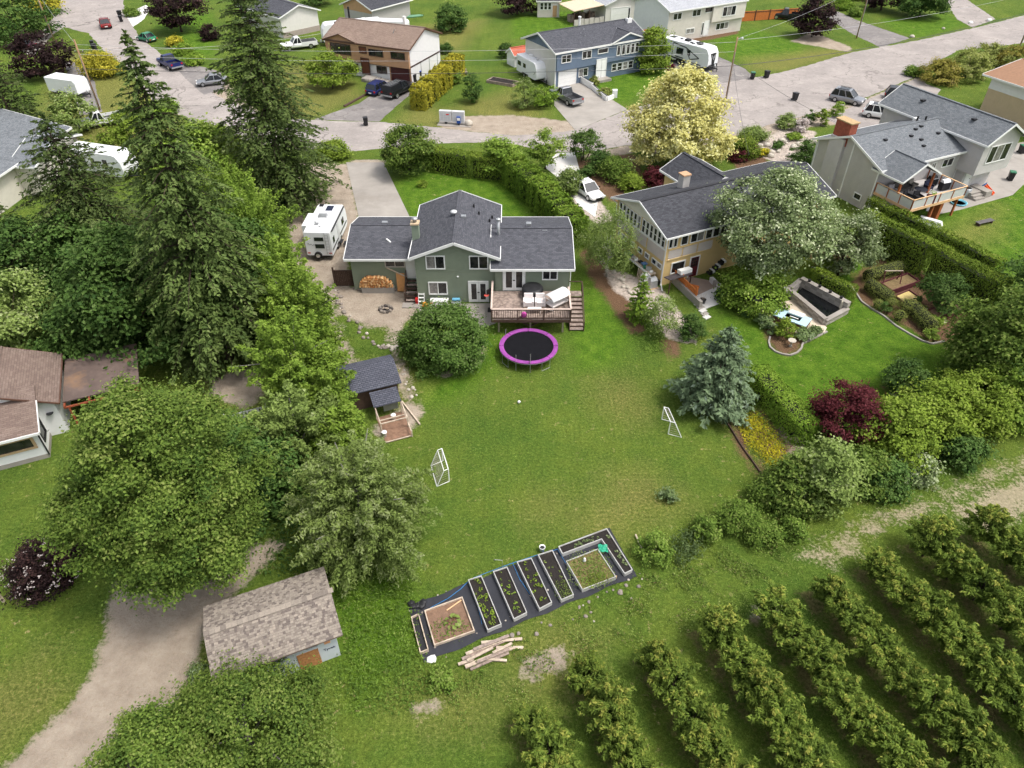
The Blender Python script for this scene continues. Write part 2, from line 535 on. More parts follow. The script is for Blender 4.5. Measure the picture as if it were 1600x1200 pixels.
    c = mixc(N, L, math_(N, L, 'MULTIPLY', mask('track', .35, 3.4, -.1), .8), c, mixc(N, L, ramp_(N, L, nS, 0, 1, .3, .7), hx(150, 138, 112), hx(186, 170, 148)))
    strip = mixc(N, L, ramp_(N, L, nS, 0, 1, .3, .7), hx(84, 66, 48), hx(124, 104, 80))
    c = mixc(N, L, math_(N, L, 'MULTIPLY', mask('strip', .25, 1.7), .6), c, strip)
    mul = mixc(N, L, ramp_(N, L, nT, 0, 1, .3, .7), hx(74, 52, 42), hx(138, 104, 86))
    c = mixc(N, L, math_(N, L, 'MULTIPLY', mask('mulch', .25, 1.4), .9), c, mul)
    vor = N.new("ShaderNodeTexVoronoi"); vor.inputs['Scale'].default_value = 5; L.new(co_, vor.inputs['Vector'])
    gr = mixc(N, L, vor.outputs['Color'], hx(158, 146, 136), hx(206, 192, 180))
    c = mixc(N, L, mask('gravel', .15, .7), c, gr)
    L.new(c, bs.inputs['Base Color'])
    bs.inputs['Roughness'].default_value = .95
    bs.inputs['Specular IOR Level'].default_value = .1
    h = math_(N, L, 'ADD', math_(N, L, 'MULTIPLY', nF, .35), nS)
    bump_(N, L, bs, h, .9, .16)
    me.materials.append(m)
    o = bpy.data.objects.new("ground", me); COL.objects.link(o)
    return tag(o, kind='structure', label='grass and bare earth of the gardens, orchard and verges')


ground()


def asphalt(name, ca, cb, cracks=True):
    m, N, L, bs = _nodes(name)
    tc = N.new("ShaderNodeTexCoord"); co_ = tc.outputs['Object']
    n1 = noise_(N, L, co_, .18, 6, .65); n2 = noise_(N, L, co_, 2.2, 5, .7); n3 = noise_(N, L, co_, 40, 2)
    c = mixc(N, L, ramp_(N, L, n1, 0, 1, .35, .65), ca, cb)
    c = mixc(N, L, 1.0, c, ramp_(N, L, n2, .88, 1.12, .3, .7), 'MULTIPLY')
    c = mixc(N, L, 1.0, c, ramp_(N, L, n3, .85, 1.15, .3, .7), 'MULTIPLY')
    if cracks:
        v = N.new("ShaderNodeTexVoronoi"); v.feature = 'DISTANCE_TO_EDGE'; v.inputs['Scale'].default_value = .13
        wob = N.new("ShaderNodeMix"); wob.data_type = 'VECTOR'; wob.inputs[0].default_value = .12
        nz = N.new("ShaderNodeTexNoise"); nz.inputs['Scale'].default_value = .6; nz.inputs['Detail'].default_value = 4; L.new(co_, nz.inputs['Vector'])
        sc = N.new("ShaderNodeVectorMath"); sc.operation = 'MULTIPLY_ADD'; L.new(nz.outputs['Color'], sc.inputs[0]); sc.inputs[1].default_value = (4, 4, 0); L.new(co_, sc.inputs[2])
        L.new(sc.outputs[0], v.inputs['Vector'])
        k = ramp_(N, L, v.outputs[0], .8, 0, .0, .013)
        c = mixc(N, L, math_(N, L, 'MULTIPLY', k, ramp_(N, L, n1, 0, 1, .38, .55)), c, hx(92, 86, 82))
        st_n = noise_(N, L, co_, .5, 6, .75)
        c = mixc(N, L, ramp_(N, L, st_n, 0, .45, .56, .66), c, hx(118, 112, 108))
        c = mixc(N, L, ramp_(N, L, st_n, .4, 0, .34, .44), c, hx(182, 174, 166))
    L.new(c, bs.inputs['Base Color'])
    bs.inputs['Roughness'].default_value = .9
    bs.inputs['Specular IOR Level'].default_value = .2
    bump_(N, L, bs, n3, .3, .01)
    return m


ASPH = asphalt('worn_asphalt', hx(142, 135, 131), hx(160, 152, 147))
ASPHD = asphalt('dark_asphalt', hx(112, 108, 107), hx(134, 129, 126))


def smooth_poly(pts, k=4):
    """Catmull-Rom through the points (closed)"""
    n = len(pts); out = []
    for i in range(n):
        p0, p1, p2, p3 = (np.array(pts[(i + j) % n]) for j in (-1, 0, 1, 2))
        for t in np.linspace(0, 1, k, endpoint=False):
            out.append(tuple(.5 * ((2 * p1) + (p2 - p0) * t + (2 * p0 - 5 * p1 + 4 * p2 - p3) * t * t + (3 * p1 - p0 - 3 * p2 + p3) * t ** 3)))
    return out


def ragged(poly, step=.7, amp=.12):
    out = []
    n = len(poly)
    for i in range(n):
        a, b = Vector(poly[i]), Vector(poly[(i + 1) % n])
        k = max(1, int((b - a).length / step))
        d = (b - a); nn = Vector((-d.y, d.x)).normalized() if d.length > 1e-6 else Vector((0, 0))
        for j in range(k):
            p = a + d * j / k + nn * R.uniform(-amp, amp)
            out.append((p.x, p.y))
    return out


def sheet(name, poly, z, mat, label=None, kind='structure', th=.05):
    o = MB().prism(poly, z - th, z).build(name, mat)
    return tag(o, label=label, kind=kind)


road = P((110, -40), (200, -40), (192, 5), (205, 38), (222, 62), (262, 92), (318, 122), (338, 150), (420, 182), (490, 188), (600, 191), (690, 200), (740, 206), (800, 212), (880, 206), (900, 203), (980, 172), (1060, 148), (1130, 126), (1190, 120), (1260, 103), (1330, 82), (1440, 62), (1520, 44), (1640, 14),
         (1640, 62), (1560, 72), (1500, 78), (1440, 108), (1425, 122), (1340, 158), (1290, 172), (1200, 196), (1140, 212), (1070, 224), (985, 226), (930, 236), (860, 238), (800, 225), (760, 222), (690, 224), (600, 232), (540, 238), (480, 236), (400, 224), (320, 200), (240, 160), (205, 110), (165, 82), (138, 52), (100, 42), (82, 55), (50, 90), (35, 80), (62, 55), (85, 25))
sheet('road', ragged(road), .006, ASPH, 'worn grey asphalt street running past the houses')
sheet('driveway', P((541, 254), (599, 254), (643, 345), (562, 345)), .030, CONC, 'pale concrete driveway behind the green house')
sheet('driveway', ragged(P((490, 187), (592, 190), (628, 158), (668, 128), (622, 120), (598, 138), (560, 162)), .8, .08), .012, ASPHD, 'cracked asphalt driveway of the brown house')
sheet('driveway', P((899, 204), (980, 171), (925, 136), (905, 128), (868, 133), (866, 165)), .030, CONC, 'broad concrete driveway of the blue house')
sheet('driveway', ragged(P((1030, 92), (1042, 84), (1100, 78), (1130, 92), (1165, 108), (1178, 121), (1130, 130), (1105, 118), (1060, 108)), .8, .08), .012, ASPHD, 'asphalt driveway under the black and white travel trailer')
sheet('driveway', ragged(P((1284, 22), (1310, 18), (1340, 32), (1422, 60), (1375, 74), (1330, 52)), .8, .1), .012, ASPHD, 'dark cracked asphalt driveway beside the utility pole')
sheet('driveway', ragged(P((1478, 2), (1500, -8), (1556, 30), (1520, 43), (1495, 30)), .8, .1), .012, ASPH, 'pale driveway at the top right of the street')
sheet('driveway', P((852, 262), (868, 240), (898, 238), (908, 275), (935, 312), (930, 340), (905, 322), (880, 285)), .028, CONCL, 'pale concrete driveway of the yellow house')
sheet('driveway', ragged(P((1290, 186), (1345, 160), (1430, 124), (1470, 140), (1440, 175), (1370, 200), (1320, 200)), .8, .08), .014, ASPH, 'pale paved parking pad of the grey house')
sheet('driveway', ragged(P((195, 22), (228, 8), (235, 14), (225, 30), (208, 42)), .8, .08), .012, CONCL, 'pale driveway leading off the left street')
sheet('driveway', ragged(P((268, 92), (345, 112), (350, 140), (318, 148), (285, 118)), .8, .1), .012, ASPHD, 'patched asphalt lay-by under the firs')
sheet('driveway', ragged(P((100, 95), (140, 100), (160, 175), (125, 180)), .8, .1), .010, ASPHD, 'dark driveway with a white cargo trailer')
sheet('patio', P((655, 476), (771, 474), (775, 505), (755, 512), (735, 508), (650, 502)), .03, CONC, 'grey concrete patio under the french doors')
sheet('patio', P((1440, 300), (1520, 276), (1590, 240), (1640, 250), (1582, 305), (1500, 328), (1452, 338)), .03, CONC, 'stained concrete patio behind the grey house')
sheet('patio', P((1545, 232), (1600, 222), (1640, 236), (1640, 255), (1590, 248)), .04, CONC, 'concrete path between the grey and tan houses')

# crack seams on the street are in the material; kerb-like mulch edge of the brown house drive
mb = MB()
a, b = G(538, 167), G(576, 146)
mb.bar((a.x, a.y, .08), (b.x, b.y, .08), .35, .2)
tag(mb.build('garden_edging', WOODB), 'dark timber edging beside the asphalt driveway of the brown house', 'edging')
# ================================================================ HOUSES
def gable(root, x0, x1, y0, y1, z0, ze, zr, axis, wall, roofm, trim=TRIM, ov=.4, th=.14, ovg=None, fascia=.2, mid=None, name='wall', ridge_cap=None, walls=True, gut=True):
    """gabled block: one wall mesh, two roof slopes, ridge cap, fascia boards (all parts of root)"""
    ovg = ov if ovg is None else ovg
    sw = axis == 'y'
    a0, a1, b0, b1 = (x0, x1, y0, y1) if not sw else (y0, y1, x0, x1)
    bm = (b0 + b1) / 2 if mid is None else mid
    tr = (lambda p: p) if not sw else (lambda p: (p[1], p[0], p[2]))
    if walls:
        MB().extr([(b0, z0), (b1, z0), (b1, ze), (bm, zr), (b0, ze)], a0, a1, 'y' if sw else 'x').build(name, wall, root)
    out = []
    for sgn, be in ((-1, b0), (1, b1)):
        run = abs(bm - be); sl = (zr - ze) / run
        be2 = be + sgn * ov; ze2 = ze - sl * ov
        k = math.hypot(1, sl) * th
        A0, A1 = a0 - ovg, a1 + ovg
        eps = .004
        p = [(A0, be2, ze2), (A1, be2, ze2), (A1, bm + sgn * 0.0, zr), (A0, bm, zr)]
        lo = [tr((q[0], q[1], q[2] + eps)) for q in p]; hi = [tr((q[0], q[1], q[2] + k)) for q in p]
        out.append(MB().hexa(lo + hi).build('roof_slope', roofm, root))
        mb = MB()
        q0 = tr((A0 - .02, be2 + sgn * .03, ze2 + k / 2 - .02)); q1 = tr((A1 + .02, be2 + sgn * .03, ze2 + k / 2 - .02))
        mb.bar(q0, q1, .06, fascia)
        mb.build('gutter', trim, root)
        for A in (A0 - .025, A1 + .025):
            e, r_ = tr((A, be2, ze2 + k / 2)), tr((A, bm, zr + k / 2))
            MB().bar(e, r_, .05, fascia).build('bargeboard', trim, root)
    mb = MB()
    t2 = math.hypot(1, (zr - ze) / abs(bm - b0)) * th
    q0, q1 = tr((a0 - ovg, bm, zr + t2 + .0)), tr((a1 + ovg, bm, zr + t2 + .0))
    mb.bar(q0, q1, .28, .07)
    mb.build('ridge_cap', ridge_cap or roofm, root)
    return out


CURTAIN = plain('curtained_glass', (.22, .21, .2), .12, .5, 3, spec=.6)


def face_T(face):
    k, v = face
    if k == 'y-': return lambda u, d, z: (u, v - d, z)
    if k == 'y+': return lambda u, d, z: (-u, v + d, z)
    if k == 'x-': return lambda u, d, z: (v - d, -u, z)
    return lambda u, d, z: (v + d, u, z)


def fbox(mb, f, u0, u1, d0, d1, z0, z1):
    ps = [f(u0, d0, z0), f(u1, d0, z0), f(u1, d1, z0), f(u0, d1, z0), f(u0, d0, z1), f(u1, d0, z1), f(u1, d1, z1), f(u0, d1, z1)]
    xs, ys, zs = [p[0] for p in ps], [p[1] for p in ps], [p[2] for p in ps]
    return mb.box(min(xs), max(xs), min(ys), max(ys), min(zs), max(zs))


def window(root, face, u, z, w, h, panes=2, frame=TRIM, fw=.09, name='window', glass=GLASS, bars=0):
    """u = centre along the wall as seen from outside (left to right), z = sill"""
    f = face_T(face)
    mb = MB()
    u0, u1, z1 = u - w / 2, u + w / 2, z + h
    fbox(mb, f, u0, u1, -.02, .07, z, z + fw); fbox(mb, f, u0, u1, -.02, .07, z1 - fw, z1)
    fbox(mb, f, u0, u0 + fw, -.02, .07, z + fw, z1 - fw); fbox(mb, f, u1 - fw, u1, -.02, .07, z + fw, z1 - fw)
    for i in range(1, panes):
        um = u0 + w * i / panes
        fbox(mb, f, um - fw * .4, um + fw * .4, -.02, .06, z + fw, z1 - fw)
    for i in range(1, bars + 1):
        zm = z + fw + (h - 2 * fw) * i / (bars + 1)
        fbox(mb, f, u0 + fw, u1 - fw, -.02, .045, zm - .02, zm + .02)
    o = mb.build(name, frame, root)
    for i in range(panes):
        m2 = MB()
        fbox(m2, f, u0 + fw * .5 + (w - fw) * i / panes, u0 + fw * .5 + (w - fw) * (i + 1) / panes, -.01, .015 + .003 * (i % 2), z + fw * .5, z1 - fw * .5)
        m2.build('pane', CURTAIN if glass is GLASS and R.random() < .22 else glass, o)
    return o


def door(root, face, u, z, w, h, leafm=WHITE, frame=TRIM, glazed=0, handle=True):
    f = face_T(face)
    mb = MB()
    u0, u1 = u - w / 2, u + w / 2
    fbox(mb, f, u0 - .09, u0, -.02, .08, z, z + h + .09); fbox(mb, f, u1, u1 + .09, -.02, .08, z, z + h + .09); fbox(mb, f, u0, u1, -.02, .08, z + h, z + h + .09)
    o = mb.build('door', frame, root)
    n = max(1, glazed)
    lw = w / n
    for i in range(n):
        m2 = MB(); a, b = u0 + i * lw + .008, u0 + (i + 1) * lw - .008
        if glazed:
            fr = .16
            fbox(m2, f, a, a + fr, 0, .05, z, z + h); fbox(m2, f, b - fr, b, 0, .05, z, z + h)
            fbox(m2, f, a + fr, b - fr, 0, .05, z, z + .25); fbox(m2, f, a + fr, b - fr, 0, .05, z + h - .18, z + h)
            m2.build('door_leaf', leafm, o)
            m3 = MB(); fbox(m3, f, a + fr * .9, b - fr * .9, 0, .03, z + .2, z + h - .14); m3.build('pane', GLASS, o)
        else:
            fbox(m2, f, a, b, 0, .05, z, z + h)
            for zz in (z + .2, z + h * .55): fbox(m2, f, a + .12, b - .12, .05, .062, zz, zz + h * .34)
            m2.build('door_leaf', leafm, o)
    if handle:
        m4 = MB(); fbox(m4, f, u1 - .14 if n == 1 else u - .09, u1 - .08 if n == 1 else u + .09, .05, .1, z + .95, z + 1.02); m4.build('handle', DARKM, o)
    return o


def garage_door(root, face, u, z, w, h, m=WHITE, frame=TRIM):
    f = face_T(face)
    mb = MB()
    fbox(mb, f, u - w / 2 - .1, u - w / 2, -.02, .08, z, z + h + .1); fbox(mb, f, u + w / 2, u + w / 2 + .1, -.02, .08, z, z + h + .1); fbox(mb, f, u - w / 2, u + w / 2, -.02, .08, z + h, z + h + .1)
    o = mb.build('garage_door', frame, root)
    for i in range(4):
        m2 = MB(); fbox(m2, f, u - w / 2, u + w / 2, 0, .045, z + h * i / 4 + .01, z + h * (i + 1) / 4 - .01); m2.build('panel', m, o)
    return o


def vents(root, pts, r=.07, h=.4, m=None, name='vent_pipe'):
    for p in pts:
        MB().tube([(p[0], p[1], p[2] - .15), (p[0], p[1], p[2] + h)], r, 8).build(name, m or DARKM, root)


def roof_box(root, p, s=(.4, .4, .18), m=None, rz=0):
    MB().obox((p[0], p[1], p[2] + s[2] / 2), s, rz).build('roof_vent', m or BLACK, root)


SH_CHAR = shingle('charcoal_shingles', hx(90, 91, 97), hx(72, 73, 79), hx(50, 50, 55), .3, .16, patch=.03)
SH_DARK = shingle('dark_blue_grey_shingles', hx(78, 79, 84), hx(60, 61, 66), hx(48, 48, 52), patch=.035)
SH_GREY = shingle('mid_grey_shingles', hx(122, 126, 130), hx(102, 106, 110), hx(76, 78, 82), .3, .16, patch=.05)
SH_LGREY = shingle('light_grey_shingles', hx(176, 178, 182), hx(160, 162, 168), hx(140, 141, 146), patch=.08)
SH_BROWN = shingle('brown_shingles', hx(138, 120, 108), hx(122, 104, 94), hx(96, 82, 74), patch=.12)
SH_TAUPE = shingle('taupe_shingles', hx(128, 112, 103), hx(112, 96, 88), hx(88, 75, 70), patch=.1)

# ---------------------------------------------------------------- green house
GREEN = siding('green_stucco', hx(122, 132, 114), 3.0, var=.08)
gh = thing('house', 'green split-level house with charcoal roofs and white trimmed windows behind the trampoline', 'house', (-4.7, 51.5, 0))
O = Vector((-4.7, 51.5, 0))
gable(gh, -8.05 - O.x, -1.4 - O.x, 0, 60.4 - O.y, 0, 4.5, 5.78, 'y', GREEN, SH_CHAR, ov=.42, ovg=.4, fascia=.24)
gable(gh, -13.85 - O.x, -8.06 - O.x, 53.4 - O.y, 60.3 - O.y, 0, 3.33, 4.2, 'x', GREEN, SH_CHAR, ov=.45, ovg=.42, mid=57.3 - O.y, name='wing_wall')
gable(gh, -1.39 - O.x, 4.75 - O.x, 51.0 - O.y, 59.4 - O.y, 0, 3.78, 4.95, 'x', GREEN, SH_CHAR, ov=.42, ovg=.38, mid=55.3 - O.y, name='wing_wall')
F = ('y-', 0.0)
window(gh, F, -7.15 + .93 - O.x - .12, 3.28, 1.6, 1.28)
window(gh, F, -2.85 - O.x + .1, 3.28, 1.6, 1.28)
window(gh, F, -6.28 - O.x, .8, 1.62, 1.25)
door(gh, F, -2.85 - O.x, .05, 1.55, 2.0, glazed=2)
FR = ('y-', 51.0 - O.y)
door(gh, FR, .02 + .15 - O.x, 1.55, 1.7, 2.0, glazed=2)
window(gh, FR, 3.15 - O.x, 2.55, 1.3, .95)
FL = ('y-', 53.4 - O.y)
window(gh, FL, -10.05 - O.x, 2.35, 1.75, .72, frame=plain('beige_frame', hx(186, 176, 166), .6, .1))
door(gh, FL, -8.62 - O.x, 1.25, .86, 2.0)
# exterior light, downspout, chimney, roof furniture
MB().lathe([(.09, 0), (.1, .06), (.05, .1)], 10, (-4.55 - O.x, -.06, 2.55)).build('wall_light', WHITE, gh, True)
MB().tube([(4.85 - O.x, -.55, 3.6), (4.83 - O.x, -.5, .1)], .05, 6).build('downspout', TRIM, gh)
ch = MB().box(-8.45 - O.x, -7.85 - O.x, 2.6, 3.25, 3.2, 5.95).build('chimney', siding('chimney_green', hx(128, 140, 122), .2), gh)
MB().box(-8.52 - O.x, -7.78 - O.x, 2.53, 3.32, 5.95, 6.07).build('chimney_crown', plain('chimney_cap_brick', hx(190, 168, 140), .9, .2, 6), ch)
MB().lathe([(.16, 0), (.16, .28), (.26, .3), (.26, .36), (.05, .45)], 12, (-8.15 - O.x, 2.92, 6.07)).build('chimney_cowl', GREYM, ch, True)
sl = 1.28 / 3.325
zc = lambda x: 5.92 - abs(x - -4.725) * sl
MB().lathe([(.09, -.2), (.09, .2), (.28, .24), (.3, .36), (.1, .46)], 12, (-5.0 - O.x, 4.7, zc(-5.0))).build('roof_turbine', plain('galvanised', (.7, .7, .7), .35, .1, 3, metal=.4), gh, True)
roof_box(gh, (-4.15 - O.x, 4.5, zc(-4.1)), (.42, .36, .2), GREYM)
vents(gh, [(-3.4 - O.x, 7.0, zc(-3.4)), (-2.9 - O.x, 6.0, zc(-2.9)), (-1.75 - O.x, 6.1, zc(-1.75)), (-1.95 - O.x, 5.3, zc(-1.95))], .08, .3, BLACK)
MB().tube([(-1.15 - O.x, 3.0, 3.9), (-1.15 - O.x, 3.0, 6.2)], .13, 10).build('flue_pipe', GREYM, gh, True)
MB().lathe([(.2, 0), (.2, .12), (.06, .2)], 10, (-1.15 - O.x, 3.0, 6.2)).build('flue_cap', GREYM, gh)
for x, y, z in ((.2, 3.6, 4.75), (2.8, 3.65, 4.8), (1.45, 4.35, 5.05)):
    roof_box(gh, (x - O.x, y, z), (.42, .4, .22), GREYM)
vents(gh, [(2.3 - O.x, 1.0, 4.05)], .05, .3, BLACK)
roof_box(gh, (-11.3 - O.x, 6.15, 4.3), (.5, .35, .15), GREYM)
MB().bar((-10.9 - O.x, 3.9, 3.98), (-10.5 - O.x, 3.5, 3.86), .12, .06).build('roof_flashing', TRIM, gh)

# ---------------------------------------------------------------- deck of the green house
DK = 1.5
dk = thing('deck', 'weathered timber deck with dark railing and stairs behind the green house', 'deck', (1.5, 48.9, 0))
D = Vector((1.5, 48.9, 0))
dx0, dx1, dy0, dy1 = -1.62 - D.x, 4.66 - D.x, 46.75 - D.y, 50.93 - D.y
nb = 29
bw = (dy1 - dy0) / nb
for i in range(nb):
    m_ = MB(); m_.box(dx0 + R.uniform(0, .02), dx1 - R.uniform(0, .02), dy0 + i * bw + .006, dy0 + (i + 1) * bw - .006, DK - .04, DK + R.uniform(-.004, .004)); m_.build('deck_board', WOODW, dk)
MB().box(dx0, dx1, dy0 - .05, dy0 - .005, DK - .28, DK - .05).build('rim_joist', WOODB, dk)
MB().box(dx0 - .05, dx0 - .005, dy0, dy1, DK - .28, DK - .05).build('rim_joist', WOODB, dk)
MB().box(dx1 + .005, dx1 + .05, dy0, dy1, DK - .28, DK - .05).build('rim_joist', WOODB, dk)
RAILW = plain('railing_cap', hx(196, 176, 164), .8, .2, 3)
for (p, q) in (((dx0, dy0), (dx1, dy0)), ((dx0, dy0), (dx0, dy1)), ((dx1, dy0), (dx1, dy1 - .9))):
    MB().bar((p[0], p[1], DK + .98), (q[0], q[1], DK + .98), .15, .045).build('handrail', RAILW, dk)
    MB().bar((p[0], p[1], DK + .12), (q[0], q[1], DK + .12), .05, .09).build('bottom_rail', WOODB, dk)
    MB().bar((p[0], p[1], DK + .9), (q[0], q[1], DK + .9), .05, .09).build('top_rail', WOODB, dk)
bal = MB().box(-.02, .02, -.02, .02, 0, .8)
balo = None
nbal = 44
for i in range(nbal):
    x = dx0 + .1 + (dx1 - dx0 - .2) * i / (nbal - 1)
    if balo is None:
        balo = bal.build('baluster', WOODB, dk); o = balo
    else:
        o = balo.copy(); COL.objects.link(o)
    o.location = (x, dy0, DK + .12)
for sx, y1_ in ((dx0, dy1), (dx1, dy1 - .9)):
    k = 26
    for i in range(1, k):
        o = balo.copy(); COL.objects.link(o); o.location = (sx, dy0 + (y1_ - dy0) * i / k, DK + .12)
for x in (dx0, dx0 + (dx1 - dx0) * .33, dx0 + (dx1 - dx0) * .66, dx1):
    MB().box(x - .05, x + .05, dy0 - .06, dy0 + .04, DK - .25, DK + 1.0).build('railing_post', WOODB, dk)
for x in (dx0 + .55, dx0 + 3.1, dx1 - .55):
    MB().box(x - .07, x + .07, dy0 + .35, dy0 + .49, 0, DK - .2).build('support_post', plain('support_post_wood', hx(150, 138, 122), .8, .2, 3), dk)
for s in (-1, 1):
    MB().bar((dx0 + 3.1, dy0 + .42, .55), (dx0 + 3.1 + s * 1.2, dy0 + .42, DK - .25), .1, .1).build('knee_brace', WOODB, dk)
# stairs on the right
sx0, sx1 = dx1 + .08, dx1 + 1.15
MB().box(sx0, sx1, 50.15 - D.y, dy1, DK - .05, DK).build('stair_landing', WOODW, dk)
ns = 8
for i in range(ns):
    y = 50.1 - D.y - i * .36; z = DK - (i + 1) * DK / (ns + 1)
    MB().box(sx0, sx1, y - .36, y - .02, z - .045, z).build('stair_tread', WOODW, dk)
    MB().box(sx0, sx1, y - .02, y, z - .0, z + DK / (ns + 1) - .05).build('stair_riser', WOODB, dk)
for x in (sx0 - .03, sx1 + .03):
    MB().bar((x, 50.15 - D.y, DK - .12), (x, 50.1 - D.y - ns * .36, -.0), .05, .26).build('stringer', WOODB, dk)
MB().bar((sx1 + .03, 50.9 - D.y, DK + .95), (sx1 + .03, 50.1 - D.y, DK + .95), .07, .05).build('handrail', WOODB, dk)
MB().bar((sx1 + .03, 50.1 - D.y, DK + .95), (sx1 + .03, 50.1 - D.y - ns * .36, .95), .07, .05).build('handrail', WOODB, dk)
MB().bar((sx0, 50.9 - D.y, DK + .95), (sx1, 50.9 - D.y, DK + .95), .07, .05).build('handrail', WOODB, dk)
for y, z in ((50.9, DK), (50.1, DK), (50.1 - ns * .36, 0)):
    MB().box(sx1 - .01, sx1 + .07, y - D.y - .04, y - D.y + .04, z, z + .95).build('railing_post', WOODB, dk)

# back steps of the left wing
bs_ = thing('steps', 'dark wooden back steps with concrete pad beside the firewood', 'steps', (-8.62, 52.6, 0))
for i in range(6):
    MB().box(-.5, .5, .62 - (i + 1) * .3, .62 - i * .3 - .03, 1.2 - i * .2 - .05, 1.2 - i * .2).build('tread', WOODW if i % 2 else WOODB, bs_)
for s in (-.54, .54):
    MB().bar((s, .75, 1.2), (s, -1.25, 0.0), .05, .28).build('stringer', WOODB, bs_)
    MB().bar((s, .7, 2.1), (s, -1.2, .95), .07, .05).build('handrail', WOODB, bs_)
    for y, z in ((.65, 1.2), (-1.15, .05)): MB().box(s - .04, s + .04, y - .04, y + .04, z - .2 if z > 1 else 0, z + .9).build('newel_post', WOODB, bs_)
MB().box(-.75, .7, -2.05, -1.3, 0, .09).build('landing_pad', CONC, bs_)
st = thing('step_stool', 'small white painted step stand beside the dark back steps', 'steps', (-7.75, 51.25, 0))
for i in range(4):
    MB().box(-.22, .22, .3 - i * .16, .44 - i * .16, 1.1 - i * .27, 1.14 - i * .27).build('tread', WHITE, st)
for s in (-.24, .24): MB().bar((s, .42, 1.14), (s, -.3, 0), .04, .1).build('side_rail', WHITE, st)

# ---------------------------------------------------------------- yellow house
YEL = siding('yellow_stucco', hx(206, 178, 124), 3, var=.07)
PANEL = plain('lilac_grey_panel', hx(196, 186, 182), .7, .05)
ya = math.radians(25.8)
yc = Vector((13.25, 54.15, 0))                     # near corner of the walls
yh = thing('house', 'yellow house with long dark roof, sunroom windows and pale chimney beside the hedge', 'house', yc, ya)
# local x along the ridge (away to the right), local y along the gable (away to the left)
YL, YW, YE, YR = 18.0, 7.9, 5.0, 6.35
gable(yh, 0, YL, 0, YW, 0, YE, YR, 'x', YEL, SH_DARK, ov=.45, ovg=.5, fascia=.16, ridge_cap=plain('dark_ridge', (.03, .03, .035), .8, .1))
FG = ('x-', 0.0)
for i in range(12):
    u = -YW + .35 + (YW - .7) * (i + .5) / 12
    top = 4.95 if i > 9 else 5.05
    window(yh, FG, u + (.12 if i > 5 else -.02), 3.55, .5, 1.3, 1, bars=1 if i < 6 else 1, fw=.06)
f = face_T(FG)
for u0, u1 in ((-YW + .2, -5.4), (-5.2, -2.9), (-2.7, -.25)):
    m_ = MB(); fbox(m_, f, u0, u1, .0, .03, 2.35, 3.4); m_.build('wall_panel', PANEL, yh)
m_ = MB(); fbox(m_, f, -YW, 0, .0, .05, 3.42, 3.55); m_.build('sill_band', TRIM, yh)
for i, u in enumerate((-6.9, -6.1, -4.9, -3.6, -2.5, -1.4, -.6)):
    window(yh, FG, u, 1.45, .7, .55, 1, fw=.07)
m_ = MB(); fbox(m_, f, -.12, .02, .0, .06, 0, YE - .1); m_.build('corner_board', TRIM, yh)
FY = ('y-', 0.0)
for u in (.35, .85, 1.8, 2.8, 3.5, 4.4, 5.2, 6.0): window(yh, FY, u, 3.65, .42 if u < 1 else .75, .95, 1, fw=.06)
LAT = plain('lattice', hx(214, 208, 206), .7, .05)
fy = face_T(FY)
for k, (u0, u1) in enumerate(((.3, 1.7), (1.85, 3.3), (3.45, 5.0))):
    m_ = MB()
    n = int((u1 - u0) / .16)
    z0, z1 = 2.55, 3.45
    for i in range(-6, n):
        for s in (1, -1):
            ua = u0 + i * .16 if s > 0 else u1 - i * .16
            ub = ua + s * .9
            ta, tb = 0, 1
            lo, hi = max(min(ua, ub), u0), min(max(ua, ub), u1)
            if hi - lo < .05: continue
            za = z0 + abs((lo if s > 0 else hi) - ua) ; zb = z0 + abs((hi if s > 0 else lo) - ua)
            m_.bar(fy(lo if s > 0 else hi, .03, za), fy(hi if s > 0 else lo, .03, zb), .02, .045)
    m_.build('lattice_panel', LAT, yh)
    m_ = MB(); fbox(m_, fy, u0 - .05, u1 + .05, .0, .08, z0 - .1, z0); fbox(m_, fy, u0 - .05, u1 + .05, .0, .08, z1, z1 + .1); m_.build('lattice_rail', YEL, yh)
window(yh, FY, 1.55, .95, 1.5, 1.15, 1)
d_ = door(yh, FY, 3.35, .1, .9, 2.0, leafm=plain('maroon_paint', hx(96, 30, 40), .5, .1))
m_ = MB()
for i in range(3):
    for j in range(3): fbox(m_, fy, 3.02 + i * .23, 3.2 + i * .23, .05, .07, 1.15 + j * .3, 1.4 + j * .3)
m_.build('door_panes', GLASS, d_)
for x, y, s in ((-.38, YW + .35, 1),): MB().tube([(x, y, 4.8), (x + .3, y - .35, 4.5), (x + .3, y - .35, .2)], .05).build('downspout', TRIM, yh)
MB().tube([(-.12, -.12, 4.7), (-.12, -.12, .3), (-.5, -.9, .1)], .06).build('downspout', TRIM, yh)
MB().box(5.0, 5.75, 5.2, 5.95, 4.6, 7.15).build('chimney', plain('grey_render', hx(176, 172, 168), .9, .12, 2), yh)
MB().box(4.95, 5.8, 5.15, 6.0, 7.15, 7.27).build('chimney_crown', plain('brick_cap', hx(186, 150, 118), .9, .2, 6), yh)
MB().extr([(.05, 4.93), (YW - .05, 4.93), (YW / 2, YR - .1)], -.06, -.004, 'x').build('gable_cladding', plain('cream_gable', hx(214, 208, 192), .7, .05), yh)
# porch gable to the street side
gable(yh, 7.6, 12.0, 5.5, 11.2, 0, 5.0, 6.1, 'y', YEL, SH_DARK, ov=.4, ovg=.4, name='porch_wall')

